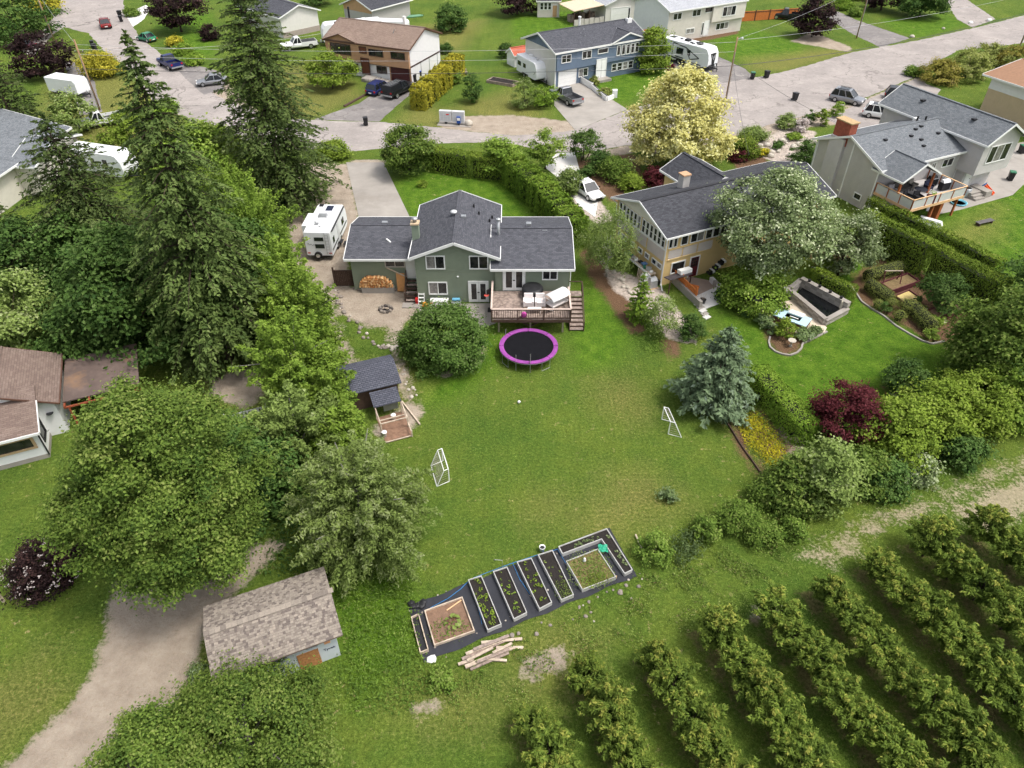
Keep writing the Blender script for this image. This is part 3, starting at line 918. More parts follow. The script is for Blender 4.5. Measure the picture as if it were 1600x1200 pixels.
# ---------------------------------------------------------------- grey house (split level, right)
GREYS = siding('grey_siding', hx(186, 182, 180), .17)
ga = math.radians(25.2)
gc = Vector((37.0, 68.5, 0))                       # wall corner nearest the camera
g2 = thing('house', 'grey sided split-level house with grey roofs and brick chimney at the right', 'house', gc, ga)
GL, GW = 16.6, 8.6
gable(g2, 0, GL, 0, GW, 0, 4.75, 6.45, 'x', GREYS, SH_GREY, ov=.5, ovg=.4, fascia=.22)
# taller cross block at the far right
gable(g2, 11.8, 17.0, -2.2, 11.0, 2.6, 6.2, 7.7, 'y', GREYS, SH_GREY, ov=.5, ovg=.5, fascia=.2, name='upper_wall')
MB().box(12.2, 16.6, -1.0, 10.5, 0, 2.6).build('lower_wall', GREYS, g2)
FX = ('y-', 0.0)
window(g2, FX, 8.0, 3.0, .7, .95, 2); window(g2, FX, 10.1, 3.1, 1.7, .95, 2); window(g2, FX, 10.2, .75, 1.9, 1.05, 2)
window(g2, ('y-', -2.2), 14.4, 3.7, 3.2, 1.9, 3); door(g2, ('y-', -1.0), 13.0, .6, .85, 1.95); window(g2, ('y-', -1.0), 13.0, 1.4, .5, .7, 1)
fg = face_T(('x-', 0.0))
for u in (-GW + .06, -5.7, -3.9, -.06):
    m_ = MB(); fbox(m_, fg, u - .07, u + .07, 0, .06, 0, 4.7 + (1.2 if -6 < u < -3 else 0)); m_.build('trim_board', TRIM, g2)
MB().box(-.35, 0, 5.0, 6.9, 0, 5.9).build('chimney_chase', GREYS, g2)
MB().box(-.1, .9, 4.9, 6.9, 5.2, 7.5).build('chimney', plain('red_brick', hx(150, 84, 66), .9, .25, 5, .6, 12), g2)
MB().box(-.2, 1.0, 4.8, 7.0, 7.5, 7.62).build('chimney_crown', plain('mossy_cap', hx(176, 150, 112), .9, .3, 5), g2)
window(g2, ('x-', 0.0), -1.6, .7, 1.0, .7, 1)
sg = 1.7 / 4.3
for x, y in ((3.1, 2.9), (6.6, 2.7), (7.9, 3.4), (8.9, 3.6), (7.4, 2.0), (10.2, 2.3), (7.0, 1.2)): roof_box(g2, (x, y, 4.75 + y * sg + .16), (.35, .3, .16), BLACK)
vents(g2, [(9.3, 4.6, 6.5), (10.2, 4.3, 6.45)], .1, .6, BLACK)
roof_box(g2, (9.4, 4.9, 6.5), (.5, .3, .3), TRIM)
for y in (1.0, 7.5): roof_box(g2, (13.2, y, 7.25), (.45, .4, .16), BLACK)
# covered deck roof
gable(g2, .1, 4.9, -2.7, .6, 2.4, 4.45, 5.75, 'y', GREYS, SH_GREY, ov=.25, ovg=.3, fascia=.18, walls=False)
MB().tube([(12.0, -.06, 4.5), (12.0, -.06, .2), (12.6, -.9, .1)], .05).build('downspout', TRIM, g2)
MB().tube([(-.25, GW + .3, 4.5), (-.1, GW + .02, 4.2), (-.1, GW + .02, .2)], .05).build('downspout', TRIM, g2)
CEDAR = plain('cedar_stain', hx(158, 92, 54), .7, .2, 3)
d2 = thing('deck', 'raised cedar deck with glass railing and cluttered patio furniture behind the grey house', 'deck', gc, ga)
ex0, ex1, ey0 = .1, 7.6, -4.6
MB().box(ex0, ex1, ey0, -.05, 2.18, 2.3).build('deck_floor', plain('grey_vinyl', hx(178, 174, 172), .7, .08), d2)
MB().box(ex0 - .04, ex1 + .04, ey0 - .06, ey0 - .01, 2.02, 2.3).build('fascia_board', WOODN, d2)
MB().box(ex0 - .06, ex0 - .01, ey0, -.05, 2.02, 2.3).build('fascia_board', WOODN, d2)
MB().box(ex1 + .01, ex1 + .06, ey0, -.05, 2.02, 2.3).build('fascia_board', WOODN, d2)
GLR = plain('frosted_rail_glass', hx(196, 196, 196), .2, .05, spec=.5)
for p, q, n in (((ex0, ey0), (ex1, ey0), 4), ((ex0, ey0), (ex0, -.1), 3), ((ex1, ey0), (ex1, -.1), 3)):
    MB().bar((p[0], p[1], 3.28), (q[0], q[1], 3.28), .12, .05).build('handrail', WOODN, d2)
    for i in range(n + 1):
        x, y = p[0] + (q[0] - p[0]) * i / n, p[1] + (q[1] - p[1]) * i / n
        MB().box(x - .05, x + .05, y - .05, y + .05, 2.0, 3.26).build('railing_post', CEDAR, d2)
        if i < n:
            x2, y2 = p[0] + (q[0] - p[0]) * (i + 1) / n, p[1] + (q[1] - p[1]) * (i + 1) / n
            MB().bar((x, y, 2.72), (x2, y2, 2.72), .015, .85).build('glass_panel', GLR, d2)
for x, y in ((.2, -2.6), (4.7, -2.6)): MB().box(x - .09, x + .09, y - .09, y + .09, 2.3, 4.4).build('roof_post', CEDAR, d2)
for x in (.4, 3.9, 7.3): MB().box(x - .09, x + .09, ey0 + .2, ey0 + .38, 0, 2.1).build('support_post', CEDAR, d2)
MB().box(4.9, 5.3, -4.4, -3.4, 0, 1.9).build('stacked_post', CEDAR, d2)

# ---------------------------------------------------------------- blue house
BLUE = siding('blue_siding', hx(96, 112, 132), .2)
BLUW = siding('blue_house_white_wall', hx(206, 202, 196), 1.2, True, .06)
ba = math.radians(30.3)
bc = Vector((6.3, 108.6, 0))
bh = thing('house', 'blue split-entry house with white garage door and charcoal roof across the street', 'house', bc, ba)
BL, BWd = 16.0, 8.4
gable(bh, 0, BL, 0, BWd, 0, 5.0, 6.55, 'x', BLUE, SH_CHAR, ov=.55, ovg=.5, fascia=.24)
MB().box(-.03, 0, .02, BWd - .02, 0, 4.9).build('end_wall_cladding', BLUW, bh)
MB().box(-.05, .1, -.06, .08, 0, 4.9).build('corner_board', TRIM, bh)
MB().box(.02, BL, -.35, -.005, 2.35, 4.75).build('overhang_wall', BLUE, bh)
garage_door(bh, ('y-', 0.0), 2.15, 0, 3.0, 2.1)
FB = ('y-', -.35)
window(bh, FB, 1.6, 3.35, 1.7, 1.1); window(bh, FB, 5.2, 3.4, 1.7, 1.15)
window(bh, FB, 8.1, 3.75, 1.9, .75, 1)
window(bh, ('y-', 0.0), 5.0, .85, 1.7, 1.2)
door(bh, ('y-', -.35), 8.0, .35, 1.7, 2.6, leafm=WHITE, glazed=0)
MB().bar((8.0, -.43, .35), (8.0, -.43, 2.9), .03, .02).build('door_joint', GREYM, bh)
for i in range(5): window(bh, ('y-', -.42 if i in (1, 2, 3) else -.36), 11.0 + i * .86, 3.05, .72, 1.45, 1)
for i in range(4): window(bh, ('y-', 0.0), 10.7 + i * 1.05, .75, .95, 1.15, 1, bars=1)
gable(bh, 9.9, 15.5, -.35, 2.2, 4.7, 5.0, 6.0, 'y', BLUE, SH_CHAR, ov=.35, ovg=.3, fascia=.18, name='bay_gable')
MB().tube([(7.5, 5.2, 6.1), (7.5, 5.2, 7.6)], .16, 10).build('flue_pipe', WHITE, bh); MB().lathe([(.24, 0), (.24, .15), (.05, .2)], 10, (7.5, 5.2, 7.6)).build('flue_cap', WHITE, bh)
MB().box(15.1, 15.9, 3.2, 3.9, 5.6, 6.9).build('chimney', WHITE, bh); MB().tube([(15.5, 3.6, 6.9), (15.5, 3.6, 8.3)], .12).build('flue_pipe', BLACK, bh)
vents(bh, [(6.0, 2.6, 5.98), (6.3, 1.9, 5.75), (7.1, 3.4, 6.2)], .06, .25, GREYM)
MB().box(7.0, 9.2, -1.6, -.05, 0, .34).build('door_step', CONC, bh)
rw = thing('retaining_wall', 'white painted retaining wall with black cap stepping down beside the blue house driveway', 'wall', (0, 0, 0))
pts = [G(903, 126), G(925, 139), G(948, 158), G(958, 154)]
for i in range(3):
    a, b = pts[i], pts[i + 1]
    h = (.9, .65, .55)[i]
    MB().bar((a.x, a.y, h / 2), (b.x, b.y, h / 2), .3, h).build('wall_block', WHITE, rw)
    if i < 2: MB().bar((a.x, a.y, h + .03), (b.x, b.y, h + .03), .12, .05).build('wall_cap', BLACK, rw)
a = G(960, 152); MB().box(a.x - .35, a.x + .35, a.y - .3, a.y + .3, 0, 1.05).build('wall_pier', WHITE, rw)

# ---------------------------------------------------------------- brown house
TAN = siding('tan_siding', hx(178, 138, 104), .2)
na = math.radians(-23.5)
nc = Vector((-15.0, 110.6, 0))                     # front right corner
nh = thing('house', 'tan and white house with brown shingle roof and dark garage door across the street', 'house', nc, na)
NL, NW = 14.4, 9.2
gable(nh, -NL, 0, 0, NW, 0, 4.9, 6.6, 'x', TAN, SH_BROWN, trim=plain('brown_trim', hx(96, 70, 58), .6, .1), ov=.5, ovg=.35, fascia=.2)
NWH = plain('white_end_wall', hx(222, 220, 220), .7, .04)
MB().extr([(.02, 0), (NW - .02, 0), (NW - .02, 4.8), (NW / 2, 6.45), (.02, 4.8)], .004, .03, 'x').build('end_wall_cladding', NWH, nh)
MB().box(.0, .07, 0, NW, 2.2, 2.4).build('belt_board', plain('dark_brown_paint', hx(62, 42, 38), .6, .1), nh)
for y in (3.0, 5.6, 8.2): MB().box(.0, .06, y - .06, y + .06, 0, 2.2).build('batten', GREYM, nh)
MB().box(-NL + .02, -3.7, -.05, -.005, 0, 1.95).build('lower_wall_cladding', NWH, nh)
MB().box(-NL, 0, -.4, -.005, 2.15, 4.7).build('overhang_wall', TAN, nh)
BRF = plain('brown_window_frame', hx(74, 54, 48), .5, .1)
DBR = plain('dark_garage_door', hx(72, 36, 36), .6, .1)
FN = ('y-', -.4)
window(nh, FN, -11.7, 2.95, 3.6, 1.55, 4, BRF); window(nh, FN, -5.5, 3.3, 2.5, 1.0, 2, BRF); window(nh, FN, -1.75, 3.3, 2.4, 1.0, 2, BRF)
window(nh, FN, -7.75, 3.5, 1.3, .95, 1, BRF, glass=plain('brown_infill', hx(104, 62, 44), .5, .1))
door(nh, ('y-', -.4), -7.6, .5, 1.3, 2.3, leafm=plain('brown_door', hx(96, 58, 46), .5, .15), frame=BRF)
window(nh, ('y-', -.05), -5.0, .85, 1.8, 1.05, 2, BRF); window(nh, ('y-', -.05), -10.4, .75, 2.6, 1.0, 2, BRF)
garage_door(nh, ('y-', 0.0), -1.85, 0, 3.0, 2.05, DBR, BRF)
gable(nh, -14.2, -9.0, -.4, 2.6, 4.7, 4.9, 5.75, 'y', TAN, SH_BROWN, trim=plain('brown_trim', hx(96, 70, 58)), ov=.3, ovg=.3, fascia=.14, name='bay_gable')
MB().box(-4.9, -4.5, 6.9, 7.3, 5.4, 7.3).build('chimney', WHITE, nh); MB().tube([(-13.2, 5.0, 6.4), (-13.2, 5.0, 8.3)], .16).build('flue_pipe', BLACK, nh)
vents(nh, [(-4.0, 2.6, 5.95), (-4.1, 3.2, 6.1)], .06, .35, GREYM)
for i in range(6):
    MB().box(-7.4 + i * .75, -5.6 + i * .75, -2.3 - i * .15, -.5, 0, .5 - i * .08).build('entry_step', CONC, nh)

# ---------------------------------------------------------------- white house (top right)
WSD = siding('cream_white_siding', hx(206, 200, 190), .2)
wa = math.radians(29.5)
wc = Vector((26.6, 132.4, 0))
wh = thing('house', 'cream white house with pale roof behind the black and white travel trailer', 'house', wc, wa)
gable(wh, 0, 17.2, 0, 9.5, 0, 5.1, 6.6, 'x', WSD, SH_LGREY, ov=.5, ovg=.3, fascia=.2)
MB().extr([(.02, 0), (9.48, 0), (9.48, 5.0), (4.75, 6.45), (.02, 5.0)], -.03, -.004, 'x').build('end_wall_cladding', plain('bright_white_wall', hx(224, 224, 226), .7, .04), wh)
MB().box(9.6, 17.2, -.4, -.005, 2.3, 4.9).build('overhang_wall', WSD, wh)
window(wh, ('y-', 0.0), 1.9, 3.5, 1.9, 1.1); window(wh, ('y-', 0.0), 6.1, 3.6, 1.9, 1.1); window(wh, ('y-', 0.0), 8.8, 3.9, 1.8, .9, 1)
window(wh, FN, 13.3, 2.95, 3.1, 1.6, 3); window(wh, ('y-', 0.0), 12.6, .75, 3.0, 1.15, 3); door(wh, ('y-', 0.0), 8.9, .2, 1.0, 2.3); window(wh, ('y-', 0.0), 8.0, .3, .5, 2.1, 1)
window(wh, ('y-', 0.0), 5.2, .9, 1.9, .9)

# ---------------------------------------------------------------- houses cut by the frame
ha = thing('house', 'white walled house with dark roof beside the white pickup at the top', 'house', (-40.3, 135.5, 0), math.radians(46))
gable(ha, 0, 7.6, 0, 14, 0, 3.4, 4.7, 'y', plain('pale_wall', hx(214, 210, 204), .7, .05), SH_CHAR, ov=.5, ovg=.4)
MB().box(-.02, 7.62, -.04, -.005, 0, .9).build('plinth', plain('taupe_plinth', hx(160, 148, 140), .8, .1), ha)
hb = thing('house', 'grey garage-like building with tan gable and dark roof at the top edge', 'house', (-25.6, 142.8, 0), math.radians(53))
gable(hb, 0, 10, 0, 7.4, 0, 3.1, 4.5, 'x', plain('grey_wall', hx(176, 172, 170), .7, .05), SH_DARK, ov=.5, ovg=.5)
MB().extr([(.02, 2.3), (7.38, 2.3), (7.38, 3.05), (3.7, 4.4), (.02, 3.05)], -.04, -.005, 'x').build('gable_cladding', plain('tan_gable', hx(190, 152, 116), .7, .08), hb)
hs = thing('garden_shed', 'small white playhouse shed with blue window panes on the lawn at the top', 'shed', (4.9, 150.6, 0), 0)
gable(hs, 0, 4.2, 0, 3.2, 0, 2.9, 4.1, 'x', plain('shed_cream', hx(206, 198, 190), .7, .05), SH_DARK, ov=.25, ovg=.25)
for i in range(3): window(hs, ('y-', 0.0), .8 + i * .75, 1.3, .68, 1.3, 1, glass=GLASS, bars=1)
door(hs, ('y-', 0.0), 3.3, .1, .85, 2.0, leafm=plain('tan_door', hx(186, 150, 112), .6, .1))
hc_ = thing('carport', 'open carport with tan lean-to roof and white garage at the top', 'carport', (17.5, 146.5, 0), math.radians(22))
gable(hc_, 0, 7.5, 0, 9, 0, 3.0, 4.3, 'y', plain('garage_white', hx(212, 208, 202), .7, .05), SH_LGREY, ov=.3, ovg=.3)
MB().hexa([(-6.5, .2, 2.35), (0.0, .2, 2.95), (0.0, 7, 2.95), (-6.5, 7, 2.35), (-6.5, .2, 2.45), (0.0, .2, 3.05), (0.0, 7, 3.05), (-6.5, 7, 2.45)]).build('lean_to_roof', plain('tan_metal_roof', hx(206, 184, 158), .5, .1), hc_)
for x in (-6.3, -3.2): MB().box(x - .08, x + .08, .3, .46, 0, 2.4).build('post', WOODB, hc_)
for i in range(6): MB().box(-6.4 + i * 1.05, -5.45 + i * 1.05, .05, .1, 0, 1.0 + .1 * (i % 2)).build('fence_panel', plain('pale_fence', hx(190, 184, 178), .8, .15), hc_)
for i in range(5): MB().obox((-5.6 + i * 1.05, 3.2, .6 + .15 * (i % 3)), (.8, 1.4, 1.2), .2 * i).build('stored_crate', WOODB if i % 2 else WOODW, hc_)
garage_door(hc_, ('y-', 0.0), 3.2, 0, 4.0, 2.3)
rs = thing('garden_shed', 'tiny white shed with red roof half hidden behind the blue house', 'shed', (.4, 118.5, 0), math.radians(30))
gable(rs, 0, 2.6, 0, 2.4, 0, 1.7, 2.5, 'x', WHITE, plain('red_roof', hx(176, 92, 70), .7, .1), ov=.15, ovg=.15)
window(rs, ('y-', 0.0), 1.6, .8, .5, .6, 1)
# tan house at the right edge
th_ = thing('house', 'tan board house with orange-brown roof at the right edge of the picture', 'house', (67.4, 87.0, 0), math.radians(24))
TB = siding('tan_board_batten', hx(190, 168, 138), .5, True)
gable(th_, 0, 12, 0, 11, 0, 5.2, 6.2, 'y', TB, plain('orange_brown_roof', hx(142, 108, 84), .8, .15, 3), ov=.8, ovg=1.0)
MB().box(-.05, -.004, .0, 11, 3.6, 5.1).build('upper_cladding', NWH, th_)
window(th_, ('y-', 0.0), .9, 3.4, .8, 1.2, 1, bars=1); window(th_, ('y-', 0.0), 3.5, .9, 1.2, 1.1, 1); MB().tube([(-.7, -.8, 5.0), (-.7, -.6, .1)], .09).build('porch_post', WHITE, th_)
# grey-roofed house at the left edge
lg = thing('house', 'grey roofed house with brick chimney at the left edge behind the firs', 'house', (-53.8, 58.5, 0), math.radians(-4))
gable(lg, -14, 0, 0, 24, 0, 3.6, 5.4, 'y', plain('cream_left_wall', hx(206, 200, 188), .7, .06), SH_GREY, ov=.6, ovg=.5)
MB().box(-1.6, -.6, 3.4, 4.4, 3.4, 5.8).build('chimney', plain('red_brick', hx(150, 84, 66)), lg)
gable(lg, .02, 2.2, 14.0, 22.5, 0, 3.4, 4.6, 'x', plain('cream_left_wall', hx(206, 200, 188)), SH_GREY, ov=.4, ovg=.5, name='garage_wall')

# ---------------------------------------------------------------- brown-roofed bungalow (left)
bl = thing('house', 'white bungalow with brown hip roof and wood framed window at the left', 'house', (-30.9, 33.4, 0), math.radians(24))
BW = plain('bungalow_white', hx(222, 222, 222), .7, .04)
# local x along the front (to the right), y away
MB().box(-9, .1, -.5, 3.2, .35, 2.6).build('wall', BW, bl); MB().box(-9.02, .12, -.52, 3.2, -.1, .35).build('foundation', CONC, bl)
MB().hexa([(-9.5, -1.05, 2.5), (.45, -1.05, 2.5), (.45, 2.5, 3.75), (-9.5, 2.5, 3.75), (-9.5, -1.05, 2.62), (.45, -1.05, 2.62), (.45, 2.5, 3.87), (-9.5, 2.5, 3.87)]).build('roof_slope', SH_TAUPE, bl)
MB().box(-9.5, .47, -1.13, -1.06, 2.46, 2.64).build('gutter', TRIM, bl)
MB().bar((.48, -1.05, 2.56), (.48, 1.3, 3.38), .05, .16).build('bargeboard', TRIM, bl)
window(bl, ('y-', -.5), -1.75, 1.05, 3.1, 1.05, 1, plain('raw_window_frame', hx(186, 158, 124), .6, .1), fw=.16)
window(bl, ('x+', .1), .6, .9, 1.2, 1.3, 1, BLACK)
MB().tube([(.3, -.9, 2.5), (.17, -.56, 2.2), (.17, -.56, .3)], .05).build('downspout', BLACK, bl)
gable(bl, -4.6, 1.2, 1.7, 6.9, 0, 2.8, 4.25, 'y', BW, SH_TAUPE, trim=plain('brown_trim', hx(96, 70, 58)), ov=.35, ovg=.3, fascia=.12, name='cross_wall')
MB().lathe([(.22, 0), (.22, .06)], 12, (.7, 1.64, 1.9)).build('wall_lamp', BLACK, bl)
co_ = MB().box(1.62, 6.4, 1.9, 7.0, 2.3, 2.38).build('patio_roof', plain('rusty_roofing', hx(100, 86, 80), .8, .25, .8, dirt=hx(138, 108, 82)), bl)
for i in range(4): MB().box(1.65 + i * 1.5, 1.75 + i * 1.5, 1.5, 7.0, 2.12, 2.28).build('rafter', plain('red_brown_beam', hx(136, 72, 48), .7, .2), bl)
MB().box(1.6, 6.5, 1.6, 1.72, 2.0, 2.11).build('beam', plain('red_brown_beam', hx(136, 72, 48)), bl)
for x in (1.9, 6.2): MB().box(x - .06, x + .06, 1.6, 1.72, 0, 2.0).build('post', plain('red_brown_beam', hx(136, 72, 48)), bl)

# ---------------------------------------------------------------- shingled shed in the foreground
sa = math.radians(23.5)
sc = Vector((-8.75, 18.95, 0))                     # front right wall corner
sh = thing('shed', 'shed with mottled tan shingle roof and house-wrap wall beside the gravel lane', 'shed', sc, sa)
SHL, SHW = 5.4, 3.7
WRAP = plain('house_wrap', hx(196, 202, 208), .6, .06)
MB().extr([(0, 0), (SHW, 0), (SHW, 2.2), (SHW / 2, 2.85), (0, 2.2)], -SHL, 0, 'x').build('wall', WRAP, sh)
MB().box(-2.0, -.95, -.03, -.004, 0, 1.35).build('plywood_hatch', plain('osb_board', hx(178, 126, 82), .8, .3, 9), sh)
MB().box(-.6, -.3, -.02, -.004, 1.45, 1.75).build('wrap_patch', plain('orange_print', hx(214, 150, 110), .7, .2, 9), sh)
sslope = .65 / (SHW / 2)
rng = random.Random(3)
tabcols = [plain('shingle_tab_tan', hx(138, 129, 119), .95, .2, 12), plain('shingle_tab_brown', hx(122, 113, 105), .95, .2, 12), plain('shingle_tab_dark', hx(104, 95, 90), .95, .2, 12), plain('shingle_tab_pale', hx(148, 138, 127), .95, .15, 12)]
for side, sgn in ((0, 1), (1, -1)):
    # underlayment slab
    ov = .32
    be = -ov if side == 0 else SHW + ov
    ze2 = 2.2 - sslope * ov
    p = [(-SHL - .35, be, ze2), (.35, be, ze2), (.35, SHW / 2, 2.85), (-SHL - .35, SHW / 2, 2.85)]
    MB().hexa([(q[0], q[1], q[2] + .004) for q in p] + [(q[0], q[1], q[2] + .09) for q in p]).build('roof_slope', plain('shingle_underlay', hx(120, 104, 96), .95, .1), sh)
    slope_len = math.hypot(SHW / 2 + ov, sslope * (SHW / 2 + ov))
    exp_ = .125
    n = int(slope_len / exp_)
    bands = [MB() for _ in tabcols]
    for r_ in range(n):
        s0 = r_ * exp_; s1 = s0 + exp_ * 1.12
        x = -SHL - .36 - rng.uniform(0, .2)
        # each course: tabs of uneven width, some proud (laminated shingles)
        while x < .36:
            w = rng.uniform(.09, .2)
            xa, xb = max(x, -SHL - .36), min(x + w - .006, .36)
            x += w
            if xb - xa < .03: continue
            proud = rng.random() < .55
            ci = rng.choice((0, 0, 3, 0, 1)) if proud else rng.choice((1, 2, 1, 0, 2))
            hgt = .018 if proud else .007
            def pt(xx, s, h):
                t = s / slope_len
                y = be + (SHW / 2 - be) * t
                z = ze2 + (2.85 - ze2) * t + .09
                return (xx, y, z + h)
            bands[ci].hexa([pt(xa, s0, 0), pt(xb, s0, 0), pt(xb, s1, 0), pt(xa, s1, 0), pt(xa, s0, hgt + .012), pt(xb, s0, hgt + .012), pt(xb, s1, .004), pt(xa, s1, .004)] if sgn > 0 else
                           [pt(xb, s0, 0), pt(xa, s0, 0), pt(xa, s1, 0), pt(xb, s1, 0), pt(xb, s0, hgt + .012), pt(xa, s0, hgt + .012), pt(xa, s1, .004), pt(xb, s1, .004)])
    for b_, m_ in zip(bands, tabcols):
        tag(b_.build('shingle_tabs', m_, sh), kind='stuff')
x = -SHL - .36
while x < .3:
    MB().obox((x + .13, SHW / 2, 2.965), (.25, .3, .02), 0, 0, 0).build('ridge_shingle', rng.choice((tabcols[0], tabcols[3], tabcols[1])), sh); x += .26


def text_part(txt, size, mat, parent, loc, rot, name='lettering'):
    cu = bpy.data.curves.new(name, 'FONT'); cu.body = txt; cu.size = size; cu.extrude = .002; cu.offset = size * .018
    to = bpy.data.objects.new(name, cu); COL.objects.link(to)
    bpy.context.view_layer.update()
    me = bpy.data.meshes.new_from_object(to.evaluated_get(bpy.context.evaluated_depsgraph_get()))
    bpy.data.objects.remove(to)
    me.materials.clear(); me.materials.append(mat)
    o = bpy.data.objects.new(name, me); COL.objects.link(o); o.parent = parent
    o.location = loc; o.rotation_euler = rot
    return o


INK = plain('print_ink', (.03, .04, .08), .6, .1)
up = (math.radians(90), 0, 0)
text_part('Tyvek', .30, INK, sh, (-1.6, -.012, 1.72), up); text_part('HomeWrap', .12, INK, sh, (-1.5, -.012, 1.55), up)
text_part('Tyvek', .30, INK, sh, (-3.1, -.012, 1.72), up); text_part('HomeWrap', .12, INK, sh, (-3.0, -.012, 1.55), up)
text_part('Tyvek', .24, INK, sh, (-.72, -.012, .9), up)

# ---------------------------------------------------------------- chicken coop
ca = math.radians(21.5)
cc = Vector((-8.05, 38.75, 0))
cp = thing('chicken_coop', 'grey-roofed wooden chicken coop with wire run beside the lawn', 'coop', cc, ca)
MB().box(-3.7, -.1, 0, 2.4, 0, 1.75).build('wall', WOODB, cp)
COOPS = shingle('coop_shingles', hx(92, 94, 104), hx(78, 80, 90), hx(56, 57, 66), .3, .16, .08, .02)
MB().hexa([(-3.95, -.3, 1.75), (.15, -.3, 1.75), (.15, 1.7, 2.45), (-3.95, 1.7, 2.45), (-3.95, -.3, 1.83), (.15, -.3, 1.83), (.15, 1.7, 2.53), (-3.95, 1.7, 2.53)]).build('roof_slope', COOPS, cp)
MB().hexa([(-3.95, 1.7, 2.45), (.15, 1.7, 2.45), (.15, 2.75, 2.05), (-3.95, 2.75, 2.05), (-3.95, 1.7, 2.53), (.15, 1.7, 2.53), (.15, 2.75, 2.13), (-3.95, 2.75, 2.13)]).build('roof_slope', COOPS, cp)
MB().hexa([(-2.2, -1.55, 1.2), (-.25, -1.55, 1.2), (-.25, -.32, 1.55), (-2.2, -.32, 1.55), (-2.2, -1.55, 1.26), (-.25, -1.55, 1.26), (-.25, -.32, 1.61), (-2.2, -.32, 1.61)]).build('porch_roof', COOPS, cp)
MB().box(-1.5, -.45, -1.2, -1.15, .35, 1.15).build('hatch', plain('grey_green_board', hx(112, 118, 104), .8, .1), cp)
for x, y, h in ((-.3, -1.5, 1.2), (-2.1, -1.5, 1.2), (-.25, -3.0, .95), (-2.1, -3.0, .95), (-.25, -4.0, .6)): MB().box(x - .04, x + .04, y - .04, y + .04, 0, h).build('post', WOODP, cp)
for a_, b_ in (((-.25, -1.5, 1.1), (-.25, -3.0, .93)), ((-2.1, -3.0, .93), (-.25, -3.0, .93)), ((-2.1, -1.5, 1.1), (-2.1, -3.0, .93)), ((-2.1, -2.2, .5), (-.25, -2.2, .5)), ((-.25, -3.0, .5), (-.25, -4.0, .4)), ((-2.1, -4.0, .1), (-.25, -4.0, .1))): MB().bar(a_, b_, .07, .06).build('rail', WOODP, cp)
MB().box(-2.1, -.2, -4.0, -1.3, 0, .05).build('run_floor', plain('run_earth', hx(128, 100, 82), .95, .3, 4, .5), cp)
MB().bar((.0, -.3, .08), (.55, -3.1, .08), .1, .14).build('border_board', WOODP, cp)
for i, (x, y, c) in enumerate(((-1.0, -1.9, WHITE), (-2.0, -3.35, WHITE))):
    f_ = thing('bucket', ('white feeder bucket under the coop porch', 'white bucket in the far corner of the coop run')[i], 'bucket', Matrix.Translation(cc) @ Matrix.Rotation(ca, 4, 'Z') @ Vector((x, y, .05)))
    MB().lathe([(.13, 0), (.17, .36), (.18, .37), (.17, .4)], 12).build('pail', c, f_, True); MB().lathe([(.18, .4), (.18, .43), (.05, .46)], 12).build('lid', c, f_)
# ================================================================ VEGETATION
def leaf_mesh(name, Pn, Nn, S, tint, mat, asp=.62, along=None, fold=.18):
    """one mesh of folded leaf blades: P positions, N facing, S size"""
    n = len(Pn)
    rnd = NR.normal(size=(n, 3))
    if along is not None: rnd = along + rnd * .35
    t = rnd - (rnd * Nn).sum(1, keepdims=True) * Nn
    t /= np.linalg.norm(t, axis=1, keepdims=True) + 1e-9
    b = np.cross(Nn, t)
    S = S[:, None]
    v = np.empty((n, 4, 3))
    v[:, 0] = Pn - t * S * .5
    v[:, 1] = Pn + b * S * asp * .5 + Nn * S * fold
    v[:, 2] = Pn + t * S * .5
    v[:, 3] = Pn - b * S * asp * .5 + Nn * S * fold
    base = np.arange(n)[:, None] * 4
    tris = (base + np.array([[0, 1, 2, 0, 2, 3]])).reshape(-1)
    me = bpy.data.meshes.new(name)
    me.vertices.add(n * 4); me.vertices.foreach_set("co", v.ravel())
    me.loops.add(n * 6); me.loops.foreach_set("vertex_index", tris)
    me.polygons.add(n * 2); me.polygons.foreach_set("loop_start", np.arange(0, n * 6, 3))
    me.update(calc_edges=True)
    at = me.attributes.new("tint", 'FLOAT', 'POINT')
    at.data.foreach_set("value", np.repeat(np.clip(tint, 0, 1), 4).astype(np.float32))
    me.materials.append(mat)
    return me


def unit(a): return a / (np.linalg.norm(a, axis=1, keepdims=True) + 1e-9)


